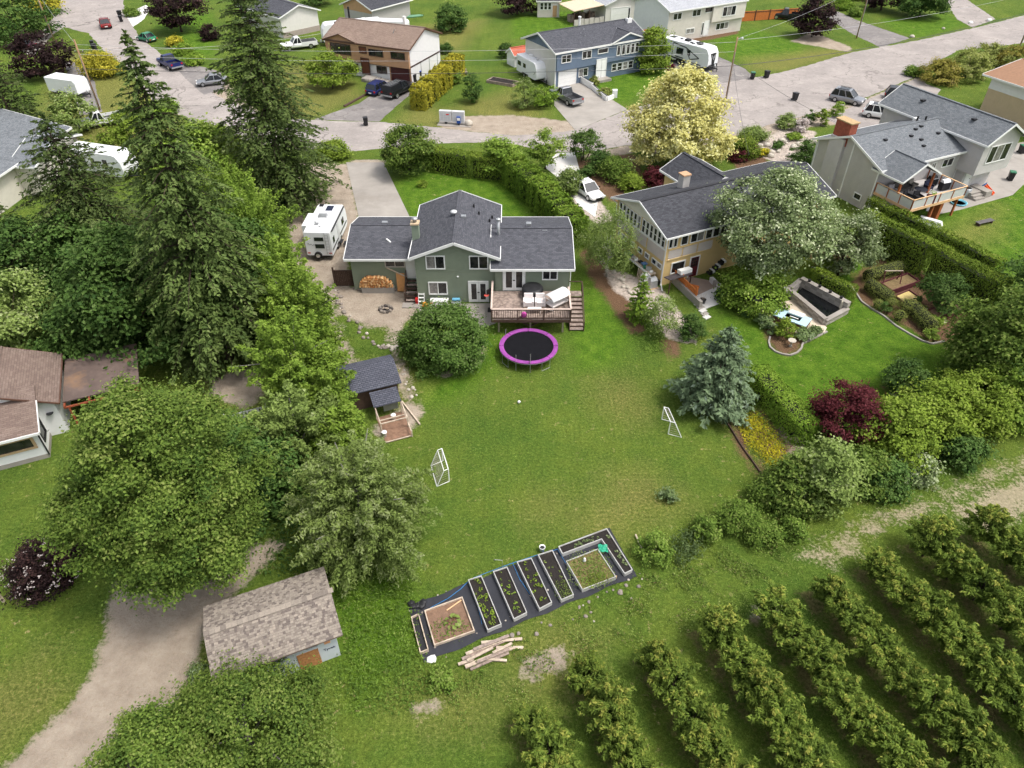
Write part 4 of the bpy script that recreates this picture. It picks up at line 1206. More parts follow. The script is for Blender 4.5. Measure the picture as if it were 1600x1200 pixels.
def crown_pts(prof, h0, h1, rad, nclump, rc, per, lobes=3, surf=.16, flat=.7, lean=(0, 0), ell=1.0):
    """clumps spread through an uneven envelope; returns leaf positions, normals, tint, clump centres"""
    ts = np.array([p[0] for p in prof]); rs = np.array([p[1] for p in prof])
    ph = NR.uniform(0, 6.28, 6)
    C = []
    tries = 0
    t = NR.uniform(0, 1, nclump * 6)
    keep = NR.uniform(0, 1, len(t)) < np.interp(t, ts, rs) * .85 + .15
    t = t[keep][:nclump]
    th = NR.uniform(0, 6.283, len(t))
    rho = 1 - np.abs(NR.normal(0, surf, len(t)))
    inner = NR.uniform(0, 1, len(t)) < .2
    rho = np.where(inner, NR.uniform(.15, .8, len(t)), np.clip(rho, .1, 1.05))
    lob = 1 + .13 * np.sin(lobes * th + ph[0] + 3 * t) + .10 * np.sin((lobes + 2) * th + ph[1] - 5 * t) + .08 * np.sin(9 * t + ph[2] + th)
    r = np.interp(t, ts, rs) * rad * rho * lob
    z = h0 + (h1 - h0) * t
    C = np.stack([r * np.cos(th) * ell + lean[0] * t, r * np.sin(th) + lean[1] * t, z], 1)
    rr = rc * NR.uniform(.6, 1.25, len(C))
    k = len(C) * per
    idx = np.repeat(np.arange(len(C)), per)
    aniso = NR.uniform(.55, 1.5, (len(C), 3))
    g = NR.normal(0, .52, (k, 3)) * aniso[idx]
    g[:, 2] = np.where(g[:, 2] < -.2, -g[:, 2] * .8, g[:, 2])
    rad_l = np.clip(np.linalg.norm(g, axis=1), 0, 1.6)
    d = unit(g)
    cen = np.stack([np.zeros(len(C)), np.zeros(len(C)), np.full(len(C), h0 + (h1 - h0) * .4)], 1)
    outw = unit(C - cen)[idx]
    off = g * rr[idx][:, None] * 1.1
    off[:, 2] *= flat
    Pn = C[idx] + off
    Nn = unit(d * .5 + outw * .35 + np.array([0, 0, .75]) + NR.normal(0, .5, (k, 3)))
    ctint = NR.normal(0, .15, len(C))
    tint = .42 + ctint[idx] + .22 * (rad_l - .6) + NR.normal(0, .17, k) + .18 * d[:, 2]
    Pn[:, 2] = np.maximum(Pn[:, 2], .05)
    return Pn, Nn, tint, C


def crown_shoots(prof, h0, h1, rad, n, per, lobes=3, droop=.25, spread=.1, inner=.35):
    """leafy shoots that leave the crown's inside for its surface; leaves sit along each shoot"""
    ts = np.array([p[0] for p in prof]); rs = np.array([p[1] for p in prof])
    ph = NR.uniform(0, 6.28, 4)
    t = NR.uniform(.02, 1, n * 4); t = t[NR.uniform(0, 1, len(t)) < np.interp(t, ts, rs) * .9 + .1][:n]; m = len(t)
    th = NR.uniform(0, 6.283, m)
    lob = 1 + .16 * np.sin(lobes * th + ph[0] + 3 * t) + .12 * np.sin((lobes + 2) * th + ph[1] - 5 * t)
    r = np.interp(t, ts, rs) * rad * lob * NR.uniform(.72, 1.12, m)
    E = np.stack([r * np.cos(th), r * np.sin(th), h0 + (h1 - h0) * t + NR.normal(0, .05, m) * (h1 - h0)], 1)
    B = E * np.stack([np.full(m, inner), np.full(m, inner), np.full(m, 1.0)], 1)
    B[:, 2] = h0 + (E[:, 2] - h0) * .62
    D = E - B; L_ = np.linalg.norm(D, axis=1, keepdims=True); D = D / (L_ + 1e-9)
    idx = np.repeat(np.arange(m), per); k = len(idx)
    u = NR.uniform(.1, 1.05, k) ** .75
    p = B[idx] + (E - B)[idx] * u[:, None]
    p[:, 2] += (L_[idx, 0] * (.35 * u * (1 - u) - droop * u * u * .5))
    side = unit(np.cross(D[idx], NR.normal(size=(k, 3))))
    Pn = p + side * (spread * NR.uniform(.3, 1.4, k) * (1.25 - .6 * u))[:, None]
    Nn = unit(np.array([0, 0, .8]) + side * .35 + NR.normal(0, .4, (k, 3)))
    al = unit(D[idx] * .7 + side * .8 + np.array([0, 0, -droop]))
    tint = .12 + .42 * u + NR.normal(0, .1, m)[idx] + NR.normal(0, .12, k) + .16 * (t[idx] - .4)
    Pn[:, 2] = np.maximum(Pn[:, 2], .05)
    return Pn, Nn, tint, E, al


def trunk_mesh(name, h, r, C, parent, mat, nl=12, n=7, stems=1):
    mb = MB()
    for s in range(stems):
        a = s * 2.1
        ox, oy = (0, 0) if stems == 1 else (math.cos(a) * .25, math.sin(a) * .25)
        pts, rad = [], []
        for i in range(6):
            t = i / 5
            pts.append((ox * (1 + 4 * t) + R.uniform(-.05, .05) * h * t * .4, oy * (1 + 4 * t) + R.uniform(-.05, .05) * h * t * .4, h * t - .05)); rad.append(r * (1 - .8 * t) * (1.25 if i == 0 else 1))
        mb.tube(pts, rad, n)
    if len(C):
        sel = C[NR.permutation(len(C))[:nl]]
        for c in sel:
            z0 = min(c[2] * R.uniform(.35, .7), h * .85)
            a = Vector((0, 0, z0)); b = Vector(c)
            m = a.lerp(b, .55) + Vector((0, 0, .08 * (b - a).length))
            mb.tube([a, m, b], [r * .38, r * .24, r * .07], 5)
    return mb.build(name, mat, parent, True)


PROF = {
 'round': [(0, .35), (.15, .75), (.4, 1), (.65, .92), (.85, .62), (1, .22)],
 'egg': [(0, .45), (.2, .9), (.4, 1), (.65, .75), (.85, .42), (1, .12)],
 'dome': [(0, .85), (.25, 1), (.55, .92), (.8, .65), (1, .25)],
 'cone': [(0, .95), (.15, 1), (.4, .78), (.7, .45), (1, .05)],
 'column': [(0, .7), (.2, 1), (.6, .95), (.85, .7), (1, .2)],
 'vase': [(0, .25), (.3, .6), (.6, 1), (.8, .9), (1, .45)],
}
LM = {
 'maple': leafmat('maple_leaves', (.026, .054, .013), (.104, .150, .033), (.175, .215, .055)),
 'aspen': leafmat('aspen_leaves', (.050, .095, .016), (.165, .235, .045), (.25, .31, .08)),
 'willow': leafmat('willow_leaves', (.052, .082, .024), (.155, .205, .070), (.25, .29, .13)),
 'dark': leafmat('dark_leaves', (.016, .040, .012), (.064, .112, .030), (.105, .16, .045)),
 'lilac': leafmat('lilac_leaves', (.024, .052, .014), (.080, .135, .034), (.13, .18, .06)),
 'lime': leafmat('lime_leaves', (.055, .090, .014), (.145, .20, .032), (.21, .26, .05)),
 'pale': leafmat('pale_leaves', (.08, .11, .045), (.28, .36, .15), (.60, .65, .42), boost=False),
 'yellow': leafmat('yellow_leaves', (.56, .51, .15), (.82, .79, .34), (.87, .85, .50), .35, boost=False),
 'red': leafmat('red_leaves', (.022, .005, .008), (.085, .018, .028), (.13, .035, .045)),
 'purple': leafmat('purple_leaves', (.013, .008, .008), (.048, .026, .026), (.085, .045, .04), boost=False),
 'fir': leafmat('fir_needles', (.013, .026, .009), (.058, .080, .028), (.10, .125, .045), .15),
 'firlight': leafmat('fir_light_needles', (.019, .037, .012), (.080, .112, .038), (.135, .165, .06), .15),
 'spruce': leafmat('spruce_needles', (.032, .052, .034), (.108, .150, .100), (.20, .25, .18), .12),
 'cedar': leafmat('cedar_hedge', (.038, .066, .011), (.128, .180, .027), (.19, .225, .04), .2),
 'cedarbright': leafmat('bright_cedar', (.042, .086, .012), (.135, .205, .030), (.21, .27, .05), .2),
 'gold': leafmat('gold_hedge', (.16, .17, .02), (.50, .44, .04), (.66, .56, .07), .2, boost=False),
 'box': leafmat('clipped_box', (.080, .098, .028), (.200, .225, .075), (.27, .27, .11), .2),
 'bronze': leafmat('bronze_shrub', (.075, .070, .018), (.20, .185, .045), (.27, .22, .08), .2),
 'orchard': leafmat('orchard_leaves', (.022, .046, .010), (.120, .165, .034), (.26, .27, .055)),
 'weed': leafmat('weed_leaves', (.040, .078, .016), (.120, .180, .038), (.19, .24, .06)),
 'weedlight': leafmat('weed_light_leaves', (.075, .115, .03), (.17, .215, .07), (.25, .28, .11)),
 'bluegrass': leafmat('blue_green_grass', (.06, .095, .045), (.15, .20, .10), (.2, .25, .14)),
 'yflower': leafmat('yellow_flowers', (.20, .22, .02), (.62, .54, .03), (.8, .7, .05), boost=False),
 'white': leafmat('white_flowers', (.45, .36, .34), (.72, .66, .62), (.85, .8, .78), boost=False),
 'dry': leafmat('dry_stalks', (.16, .13, .08), (.34, .28, .19), (.45, .38, .26)),
}


def tree(name, label, xy, h0, h1, rad, mat, n=120, rc=.9, per=150, size=.26, prof='round', trunk=.18, bark=BARK, asp=.62, cat='tree', group=None, lobes=3, flat=.7, stems=1, lean=(0, 0), surf=.16, ell=1.0, rz=None, nl=12, tint0=0.0, shoots=False, droop=.25, spread=.1):
    t = thing(name, label, cat, (xy[0], xy[1], 0), R.uniform(0, 6.28) if rz is None else rz, group)
    al = None
    if shoots: Pn, Nn, ti, C, al = crown_shoots(PROF[prof], h0, h1, rad, n, per, lobes, droop, spread)
    else: Pn, Nn, ti, C = crown_pts(PROF[prof], h0, h1, rad, n, rc, per, lobes, surf, flat, lean, ell)
    S = size * NR.uniform(.65, 1.3, len(Pn))
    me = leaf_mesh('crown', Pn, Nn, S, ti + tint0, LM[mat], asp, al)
    c = bpy.data.objects.new('crown' if cat in ('tree',) else 'foliage', me); COL.objects.link(c); c.parent = t
    trunk_mesh('trunk' if cat == 'tree' else 'stem', h0 + (h1 - h0) * .6, trunk, C, t, bark, nl, stems=stems)
    return t


def conifer(name, label, xy, h, rad, mat, h0=1.0, whorls=34, nb=7, size=.42, droop=.5, sparse=0.0, rz=None, curve=.85, per=34, wid=.42, bark=BARK, group=None, up=.15):
    """trunk with whorls of drooping boughs; each bough carries flat sprays of needles"""
    t = thing(name, label, 'tree', (xy[0], xy[1], 0), R.uniform(0, 6.28) if rz is None else rz, group)
    Ps, Ns, Ts, Ss, Al = [], [], [], [], []
    mb = MB()
    for w in range(whorls):
        f = w / (whorls - 1)                       # 0 bottom, 1 top
        z = h0 + (h - h0) * (f ** .93)
        L0 = rad * ((1 - f) ** curve) * (1 if f > .08 else .8) + .12
        k = max(4, int(nb * (1 - .25 * f)))
        a0 = R.uniform(0, 6.28)
        for j in range(k):
            if R.random() < sparse: continue
            a = a0 + 6.283 * j / k + R.uniform(-.35, .35)
            L_ = L0 * R.uniform(.68, 1.18)
            dx, dy = math.cos(a), math.sin(a)
            dz = droop * R.uniform(.6, 1.4) * (1 - f * .8)
            zz = z + R.uniform(-.25, .25)
            m = max(12, int(per * L_ / rad + 10))
            s = NR.uniform(.04, 1, m) ** .72
            zc_ = zz + up * L_ * s - dz * L_ * s ** 1.8
            lat = NR.uniform(-1, 1, m) * wid * L_ * (1.08 - s) * .9
            hang = np.abs(lat) * .35 + NR.uniform(0, .22, m) * L_ * .3
            p = np.stack([dx * L_ * s - dy * lat, dy * L_ * s + dx * lat, zc_ - hang * droop], 1)
            al = np.stack([dx - dy * np.sign(lat) * .9, dy + dx * np.sign(lat) * .9, -.35 - .5 * s * droop], 1)
            nn = unit(np.stack([dx * .25 + NR.normal(0, .4, m), dy * .25 + NR.normal(0, .4, m), np.full(m, .8)], 1))
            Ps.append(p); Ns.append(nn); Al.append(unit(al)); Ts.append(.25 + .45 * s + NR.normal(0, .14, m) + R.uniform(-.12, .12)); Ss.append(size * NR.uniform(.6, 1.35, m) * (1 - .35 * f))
            if L_ > .8 and R.random() < .5:
                q = lambda u: (dx * L_ * u, dy * L_ * u, zz + up * L_ * u - dz * L_ * u ** 1.8 - .04)
                mb.tube([q(0), q(.5), q(.95)], [.05 + .012 * L_, .03, .01], 4)
    # leader
    m = 24
    p = np.stack([NR.normal(0, .12, m), NR.normal(0, .12, m), NR.uniform(h - 1.2, h + .3, m)], 1)
    Ps.append(p); Ns.append(unit(NR.normal(size=(m, 3)))); Al.append(np.tile([[0, 0, 1.0]], (m, 1))); Ts.append(np.full(m, .6)); Ss.append(np.full(m, size * .7))
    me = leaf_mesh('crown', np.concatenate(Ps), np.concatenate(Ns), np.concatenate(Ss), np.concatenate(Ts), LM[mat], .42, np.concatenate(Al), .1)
    c = bpy.data.objects.new('crown', me); COL.objects.link(c); c.parent = t
    r0 = .012 * h + .1
    mb.tube([(0, 0, -.1), (0, 0, h * .4), (0, 0, h * .97)], [r0, r0 * .65, .03], 8)
    mb.build('trunk', bark, t, True)
    return t


def shrub(label, xy, rad, h, mat, n=None, rc=None, per=70, size=.15, prof='dome', name='shrub', cat='shrub', group=None, **kw):
    n = n or max(10, int(26 * (rad / .9) ** 1.6))
    return tree(name, label, xy, .12, h, rad * .85, mat, n=n, rc=rc or max(.22, rad * .3), per=per, size=size, prof=prof, trunk=.05, cat=cat, group=group, nl=5, **kw)


def hedge_run(label, path, width, height, mat, dens=130, size=.17, name='hedge', bumpy=.1, clipped=True, topmat=None, cone=0):
    """clipped hedge following a path: dark core block + leaf tufts on every face"""
    path = [Vector((p[0], p[1], 0)) for p in path]
    base = path[0]
    t = thing(name, label, 'hedge', base)
    Ps, Ns, Ts = [], [], []
    core = MB()
    for a, b in zip(path[:-1], path[1:]):
        L_ = (b - a).length; d = (b - a) / L_; s = Vector((-d.y, d.x, 0))
        a_, b_ = a - base, b - base
        hh = height if not callable(height) else height(0)
        i0, i1 = a_ + d * min(.5, L_ * .2), b_ - d * min(.5, L_ * .2)
        core.bar((i0.x, i0.y, hh * .42), (i1.x, i1.y, hh * .42), width * .55, hh * .8)
        area_side, area_top = L_ * hh, L_ * width
        for face, ar in ((-1, area_side), (1, area_side), (0, area_top)):
            n = int(ar * dens)
            u = NR.uniform(-.15, L_ + .15, n)
            wob = bumpy * (np.sin(u * 2.1 + face) + np.sin(u * 5.3 + 1) * .6 + NR.normal(0, .5, n))
            hw = hh * (1 + (.16 * np.abs(np.sin(u * math.pi / cone)) - .1 if cone else 0) + .25 * bumpy / hh * np.sin(u * 1.7))
            if face:
                v = NR.uniform(0, 1, n) ** .8
                off = face * (width / 2 * (1 - .12 * v) + wob * .6)
                z = v * hw
                nn = np.stack([s.x * face + NR.normal(0, .5, n), s.y * face + NR.normal(0, .5, n), .55 + NR.normal(0, .4, n)], 1)
            else:
                off = NR.uniform(-.5, .5, n) * width
                z = hw + wob * .8 - np.abs(off) * .15
                nn = np.stack([NR.normal(0, .5, n), NR.normal(0, .5, n), np.full(n, 1.0)], 1)
            p = np.stack([a_.x + d.x * u + s.x * off, a_.y + d.y * u + s.y * off, np.maximum(z, .05)], 1)
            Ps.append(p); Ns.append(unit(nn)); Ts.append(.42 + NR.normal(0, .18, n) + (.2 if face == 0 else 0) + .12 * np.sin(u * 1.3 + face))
    for e, q in ((path[0] - base, path[0] - path[1]), (path[-1] - base, path[-1] - path[-2])):
        q = q.normalized(); n = int(width * height * dens * 1.3)
        v = NR.uniform(0, 1, n); o_ = NR.uniform(-.5, .5, n) * width
        dp = .1 + .2 * (1 - (2 * o_ / width) ** 2) + NR.normal(0, .06, n)
        Ps.append(np.stack([e.x + q.x * dp - q.y * o_, e.y + q.y * dp + q.x * o_, np.maximum(v * height, .05)], 1))
        Ns.append(unit(np.stack([q.x + NR.normal(0, .5, n), q.y + NR.normal(0, .5, n), .6 + NR.normal(0, .3, n)], 1))); Ts.append(.42 + NR.normal(0, .18, n))
    Pn = np.concatenate(Ps)
    al = np.tile([[0, 0, 1.0]], (len(Pn), 1))
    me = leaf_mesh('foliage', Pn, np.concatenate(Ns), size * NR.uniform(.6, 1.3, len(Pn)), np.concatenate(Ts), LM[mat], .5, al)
    c = bpy.data.objects.new('foliage', me); COL.objects.link(c); c.parent = t
    core.build('branch_core', plain('hedge_core', (.02, .025, .01), .95, .3, 6), t)
    return t


def clipped(label, path, r, h, mat='box', group='clipped round-topped hedges in the kitchen garden'):
    """rounded clipped box hedge (sausage) along a short path"""
    base = Vector((path[0][0], path[0][1], 0))
    t = thing('clipped_hedge', label, 'hedge', base, group=group)
    Ps, Ns = [], []
    core = MB()
    for a, b in zip(path[:-1], path[1:]):
        a, b = Vector((a[0], a[1], 0)) - base, Vector((b[0], b[1], 0)) - base
        L_ = max((b - a).length, .01); n = int((L_ + 2 * r) * 1100 * r)
        u = NR.uniform(0, 1, n); d = unit(NR.normal(size=(n, 3))); d[:, 2] = np.abs(d[:, 2])
        p = np.stack([a.x + (b.x - a.x) * u + d[:, 0] * r, a.y + (b.y - a.y) * u + d[:, 1] * r, .1 + (h - r * .6) * 1.0 * np.clip(NR.uniform(0, 1.3, n), 0, 1) * (d[:, 2] < .5) + (h - .1) * d[:, 2] * (d[:, 2] >= .5)], 1)
        Ps.append(p); Ns.append(unit(d + NR.normal(0, .25, (n, 3))))
        core.tube([(a.x, a.y, h * .48), (b.x, b.y, h * .48 + .001)] if L_ > .05 else [(a.x - .05, a.y, h * .48), (a.x + .05, a.y, h * .48)], min(r * .85, h * .46), 8)
    Pn = np.concatenate(Ps)
    me = leaf_mesh('foliage', Pn, np.concatenate(Ns), .085 * NR.uniform(.6, 1.3, len(Pn)), .45 + NR.normal(0, .2, len(Pn)), LM[mat], .6)
    c = bpy.data.objects.new('foliage', me); COL.objects.link(c); c.parent = t
    core.build('branch_core', plain('hedge_core', (.02, .025, .01)), t, True)
    return t


def g2d(px, py, z=0):
    v = G(px, py, z); return (v.x, v.y)


# ---- big firs on the left
conifer('fir_tree', 'tallest drooping fir with top near the lane end of the street', (-21.9, 43.6), 23.3, 5.6, 'firlight', 2.0, 60, 10, .44, .85, per=96, sparse=.08, curve=.72)
conifer('fir_tree', 'tall dark fir rising above the street beside the white trailer', (-23.8, 70.2), 21.6, 6.6, 'firlight', 1.0, 56, 10, .46, .55, per=90, sparse=.03, up=.1, curve=.52)
conifer('fir_tree', 'dark sparse fir with bare grey twigs beside the grey-roofed house', (-35.6, 54.4), 14.8, 6.9, 'fir', 1.0, 42, 10, .46, .55, per=76, sparse=.03, curve=.6)
conifer('fir_tree', 'second bare-twigged fir at the top left in front of the cargo trailer', g2d(40, 232), 11, 5.6, 'fir', .8, 28, 9, .5, .4, per=46, sparse=.08, curve=.6)
conifer('fir_tree', 'small drooping dark fir at the left edge below the brick chimney', g2d(8, 500), 7.5, 3.4, 'fir', .5, 20, 7, .42, .6, per=30)
tree('maple_tree', 'dark dense tree between the grey-roofed house and the bungalow', g2d(75, 478), .3, 7.5, 3.6, 'dark', 90, .95, 110, .34, 'dome', .2)
tree('maple_tree', 'dark tree left of the maple under the tallest fir', g2d(160, 470), .3, 8.0, 3.6, 'dark', 90, .95, 110, .34, 'dome', .2)
conifer('fir_tree', 'dark drooping fir below the brick chimney of the grey-roofed house', g2d(30, 430), 10, 4.2, 'fir', .5, 24, 8, .45, .6, per=40)
# ---- broadleaf trees on the left
tree('maple_tree', 'huge round maple overhanging the gravel lane in the left foreground', g2d(318, 898), 1.6, 12.8, 4.5, 'maple', 320, .72, 320, .17, 'round', .36, lobes=4, rz=.4, surf=.22, flat=.62)
tree('maple_tree', 'dark green maple under the tallest fir', g2d(228, 545), .8, 9.6, 4.6, 'dark', 170, 1.05, 130, .34, 'dome', .25)
tree('maple_tree', 'broad dark tree between the firs and the aspen row', g2d(352, 520), .8, 10.2, 4.6, 'dark', 170, 1.05, 130, .34, 'round', .25)
tree('maple_tree', 'bright green maple behind the firs near the street', g2d(330, 330), 1.0, 8.5, 4.2, 'aspen', 120, 1.0, 120, .36, 'round', .2)
tree('maple_tree', 'yellow-green tree left of the tall dark fir', g2d(342, 300), 1.0, 7.0, 3.3, 'lime', 90, .9, 110, .34, 'round', .2)
tree('hazel_tree', 'loose light green tree behind the brown-roofed bungalow', g2d(42, 560), .4, 6.6, 3.2, 'willow', 100, .85, 120, .28, 'vase', .12, stems=3)
tree('maple_tree', 'small leafy tree beside the rusty patio roof', g2d(140, 570), .4, 5.0, 2.8, 'dark', 80, .85, 120, .28, 'dome', .15)
tree('maple_tree', 'dark leafy tree between the big maple and the aspen row', g2d(385, 790), .4, 6.0, 3.2, 'dark', 100, .85, 130, .27, 'dome', .18)
for i, (px, py, h, r_, m_) in enumerate(((418, 446, 10.0, 3.0, 'aspen'), (452, 520, 8.4, 2.7, 'aspen'), (482, 566, 8.3, 2.7, 'aspen'), (478, 640, 8.0, 2.9, 'aspen'), (503, 662, 6.6, 2.3, 'aspen'), (478, 728, 6.8, 2.8, 'willow'), (546, 722, 4.8, 1.6, 'aspen'), (384, 395, 9.0, 3.2, 'aspen'))):
    tree('aspen_tree', ('bright aspen at the far end of the row beside the white trailer', 'aspen beside the sandy yard, second in the row from the trailer', 'aspen beside the rock border, third in the row from the trailer',
          'tall aspen in the middle of the row left of the chicken coop', 'aspen leaning over the chicken coop roof', 'grey-green aspen behind the willow', 'low aspen overhanging the coop run', 'bright aspen between the tall dark fir and the row')[i],
         g2d(px, py), .3, h * R.uniform(.92, 1.08), r_ * 1.12, m_, 190, .5, 105, .2, ('round', 'column', 'dome')[i % 3], .12, BARKG, lobes=5, shoots=True, droop=.1, spread=.24, tint0=.03, group='aspens in the row beside the yard')
tree('willow_tree', 'grey-green willow at the corner of the lawn above the garden beds', g2d(575, 858), .4, 8.4, 3.7, 'willow', 480, .5, 110, .2, 'dome', .2, BARKG, lobes=5, asp=.42, shoots=True, droop=.3, spread=.24, tint0=.24)
tree('plum_tree', 'leafy tree in the foreground below the shingled shed', g2d(395, 1168), .3, 4.1, 3.1, 'maple', 150, .56, 230, .145, 'dome', .14, BARKG, lobes=5, ell=1.25, rz=0)
tree('plum_tree', 'leafy tree at the bottom edge beside the gravel lane', g2d(262, 1225), .3, 4.2, 2.5, 'maple', 110, .55, 210, .145, 'dome', .14, BARKG, lobes=4)
tree('elderberry_bush', 'dark purple elderberry with pale pink flower heads on the left lawn', g2d(78, 903), .1, 2.0, 1.75, 'purple', 90, .45, 140, .14, 'dome', .06, cat='shrub', stems=3)
# ---- yard and neighbour
tree('lilac_bush', 'large round dark green lilac beside the trampoline', g2d(697, 558), .1, 4.1, 3.0, 'lilac', 170, .62, 150, .19, 'dome', .08, cat='shrub', stems=4)
conifer('blue_spruce', 'dense blue-green spruce at the edge of the lawn', g2d(1112, 632), 6.6, 3.15, 'spruce', .3, 34, 11, .40, .25, per=44, curve=.72, wid=.5)
tree('birch_tree', 'thin weeping birch beside the yellow house', g2d(948, 432), .8, 6.6, 2.5, 'willow', 110, .6, 80, .17, 'egg', .09, plain('birch_bark', (.6, .57, .52), .8, .25, 6), flat=1.5, asp=.45)
conifer('young_spruce', 'young spruce on the bark bed beside the gravel path', g2d(997, 500), 4.3, 1.25, 'cedarbright', .2, 20, 8, .26, .2, per=22, curve=.8)
tree('young_birch', 'airy young tree on the gravel below the yellow house', g2d(1030, 522), .4, 3.6, 1.25, 'willow', 46, .42, 70, .15, 'egg', .05, flat=1.1)
shrub('round leafy bush between the gravel path and the blue spruce', g2d(1080, 525), 1.2, 1.9, 'dark', per=110)
tree('linden_tree', 'large pale-flowered tree in front of the yellow house', g2d(1186, 450), 2.4, 10.4, 4.6, 'pale', 280, .72, 135, .23, 'round', .28, lobes=5, surf=.2, tint0=.03)
tree('linden_tree', 'smaller pale-flowered tree at the end of the tall hedge', g2d(1308, 430), .7, 6.0, 2.6, 'pale', 90, .6, 120, .22, 'round', .15, tint0=.06)
tree('catalpa_tree', 'low bright green shrubby tree under the pale tree beside the pond', g2d(1175, 478), .1, 3.2, 2.5, 'aspen', 80, .62, 110, .24, 'dome', .1, cat='tree')
tree('yellow_maple', 'big cream yellow maple beside the street', g2d(1054, 258), .8, 10.4, 5.3, 'yellow', 300, .85, 100, .34, 'dome', .25, lobes=5)
tree('red_maple', 'dark red Japanese maple at the lawn corner', g2d(1312, 678), .8, 3.9, 2.1, 'red', 90, .5, 120, .17, 'dome', .1, flat=.55)
tree('magnolia_bush', 'round leafy bush in a ringed bed on the lush lawn', g2d(1406, 612), .3, 2.5, 1.5, 'dark', 60, .42, 90, .18, 'round', .07, cat='shrub')
tree('beech_tree', 'large dense tree at the right edge beside the kitchen garden', g2d(1572, 602), .3, 8.4, 4.2, 'maple', 250, .85, 140, .26, 'dome', .22, lobes=4)
tree('beech_tree', 'dark green tree behind the dense tree at the right edge', g2d(1600, 500), .3, 6.5, 3.0, 'dark', 90, .8, 110, .28, 'dome', .2)
tree('apple_tree', 'small spreading fruit tree over the raised garden beds', g2d(1462, 486), .9, 3.1, 1.9, 'dark', 60, .5, 100, .18, 'dome', .09)
# ---- shrub belt between gardens and orchard
belt = ((1230, 782, 1.6, 2.8, 'maple', 'dark bush left of the tall rounded bush in the shrub belt'), (1276, 778, 1.9, 4.6, 'willow', 'tall rounded dark bush in the shrub belt below the red maple'), (1340, 755, 1.4, 2.6, 'maple', 'dark low bush right of the tall rounded bush'),
        (1392, 700, 2.4, 3.6, 'lime', 'yellow-green bush below the red maple'), (1448, 676, 2.5, 3.8, 'lime', 'yellow-green bush in the middle of the belt above the orchard track'), (1510, 656, 2.5, 3.6, 'lime', 'yellow-green bush at the right of the belt'),
        (1570, 650, 2.6, 4.2, 'aspen', 'bright green bush in the belt near the right edge'), (1618, 640, 2.4, 4.0, 'aspen', 'green bush cut by the right edge of the picture'), (1430, 742, .9, 1.2, 'pale', 'low white-flowering bush above the orchard track'),
        (1500, 722, 1.1, 1.7, 'dark', 'low dark bush at the foot of the yellow-green bushes'), (1375, 762, 1.3, 2.0, 'dark', 'low bush beside the white-flowering bush'))
for px, py, r_, h, m_, lb in belt:
    tree('bush', lb, g2d(px, py), .1, h, r_, m_, int(44 * r_), .52, 105, .21, 'dome', .07, cat='shrub', group='shrub belt above the orchard track', lobes=4)
for px, py, r_, h, m_, lb in ((1022, 868, 1.05, 1.6, 'weed', 'round leafy bush beside the white garden bed'), (1150, 820, 1.35, 1.5, 'weed', 'leafy bush at the lawn corner left of the belt'), (1195, 780, 1.1, 1.5, 'weed', 'leafy bush at the end of the garden edging'), (1105, 835, .95, 1.2, 'weed', 'small leafy bush left of the lawn corner bush'),
                              (1190, 845, 1.1, 1.2, 'weed', 'low leafy bush beside the orchard track'), (1240, 835, .9, 1.0, 'weed', 'low bush at the start of the orchard track'), (1043, 780, .55, .7, 'bluegrass', 'small grey-green shrub alone on the lawn'), (690, 1068, .7, .55, 'weed', 'low leafy plant below the plank pile'),
                              (310, 1060, .5, .6, 'bluegrass', 'small shrub at the corner of the shed')):
    shrub(lb, g2d(px, py), r_, h, m_, per=90)
# ---- hedges
hedge_run('clipped cedar hedge behind the front lawn of the green house', [g2d(672, 264), g2d(735, 275), g2d(805, 282)], 1.6, 2.6, 'cedar', 90, .22)
hedge_run('bright pointed cedar hedge running down beside the green house', [g2d(800, 285), g2d(850, 328), g2d(898, 385)], 2.4, 3.0, 'cedarbright', 90, .26, bumpy=.22, cone=1.3)
hedge_run('tall clipped cedar hedge along the far side of the lush lawn', [g2d(1338, 378), g2d(1440, 432), g2d(1545, 492)], 1.5, 3.4, 'cedar', 120, .17, bumpy=.06)
hedge_run('low rough hedge behind the tall clipped hedge', [g2d(1352, 340), g2d(1450, 386), g2d(1550, 440)], 1.0, 2.2, 'cedar', 110, .18, bumpy=.14)
hedge_run('clipped hedge beside the stone pond', [g2d(1267, 446), g2d(1324, 475)], 1.1, 1.75, 'cedar', 190, .14, bumpy=.05)
hedge_run('clipped hedge between the blue spruce and the red maple', [g2d(1178, 605), g2d(1215, 645), g2d(1252, 690)], 1.7, 1.9, 'cedarbright', 170, .16, bumpy=.07)
hedge_run('golden cedar hedge beside the brown house driveway', [g2d(655, 172), g2d(688, 142), g2d(716, 116)], 2.2, 2.9, 'gold', 60, .32, bumpy=.2, cone=1.6)
for lb, path, r_, h in (('clipped hedge at the back of the kitchen garden', [g2d(1352, 440), g2d(1402, 425)], .7, 1.2), ('clipped hedge at the left of the kitchen garden', [g2d(1354, 453), g2d(1386, 474)], .75, 1.2),
                        ('small clipped dome beside the left kitchen hedge', [g2d(1369, 482), g2d(1370, 483)], .5, .9), ('clipped dome against the dark shrub in the kitchen garden', [g2d(1390, 480), g2d(1392, 481)], .55, .9),
                        ('clipped dome at the bend of the long kitchen hedge', [g2d(1402, 501), g2d(1403, 502)], .6, 1.0), ('long bent clipped hedge at the front of the kitchen garden', [g2d(1408, 487), g2d(1424, 490), g2d(1452, 520)], .72, 1.25)):
    clipped(lb, path, r_, h)
shrub('bright green tuft at the end of the long kitchen hedge', g2d(1454, 530), .6, .9, 'aspen', per=70); shrub('dark green shrub between the clipped domes', g2d(1382, 488), .5, .9, 'dark', per=60)
shrub('leafy potted-looking plant beside the raised beds', g2d(1458, 508), .55, .9, 'aspen', per=60)
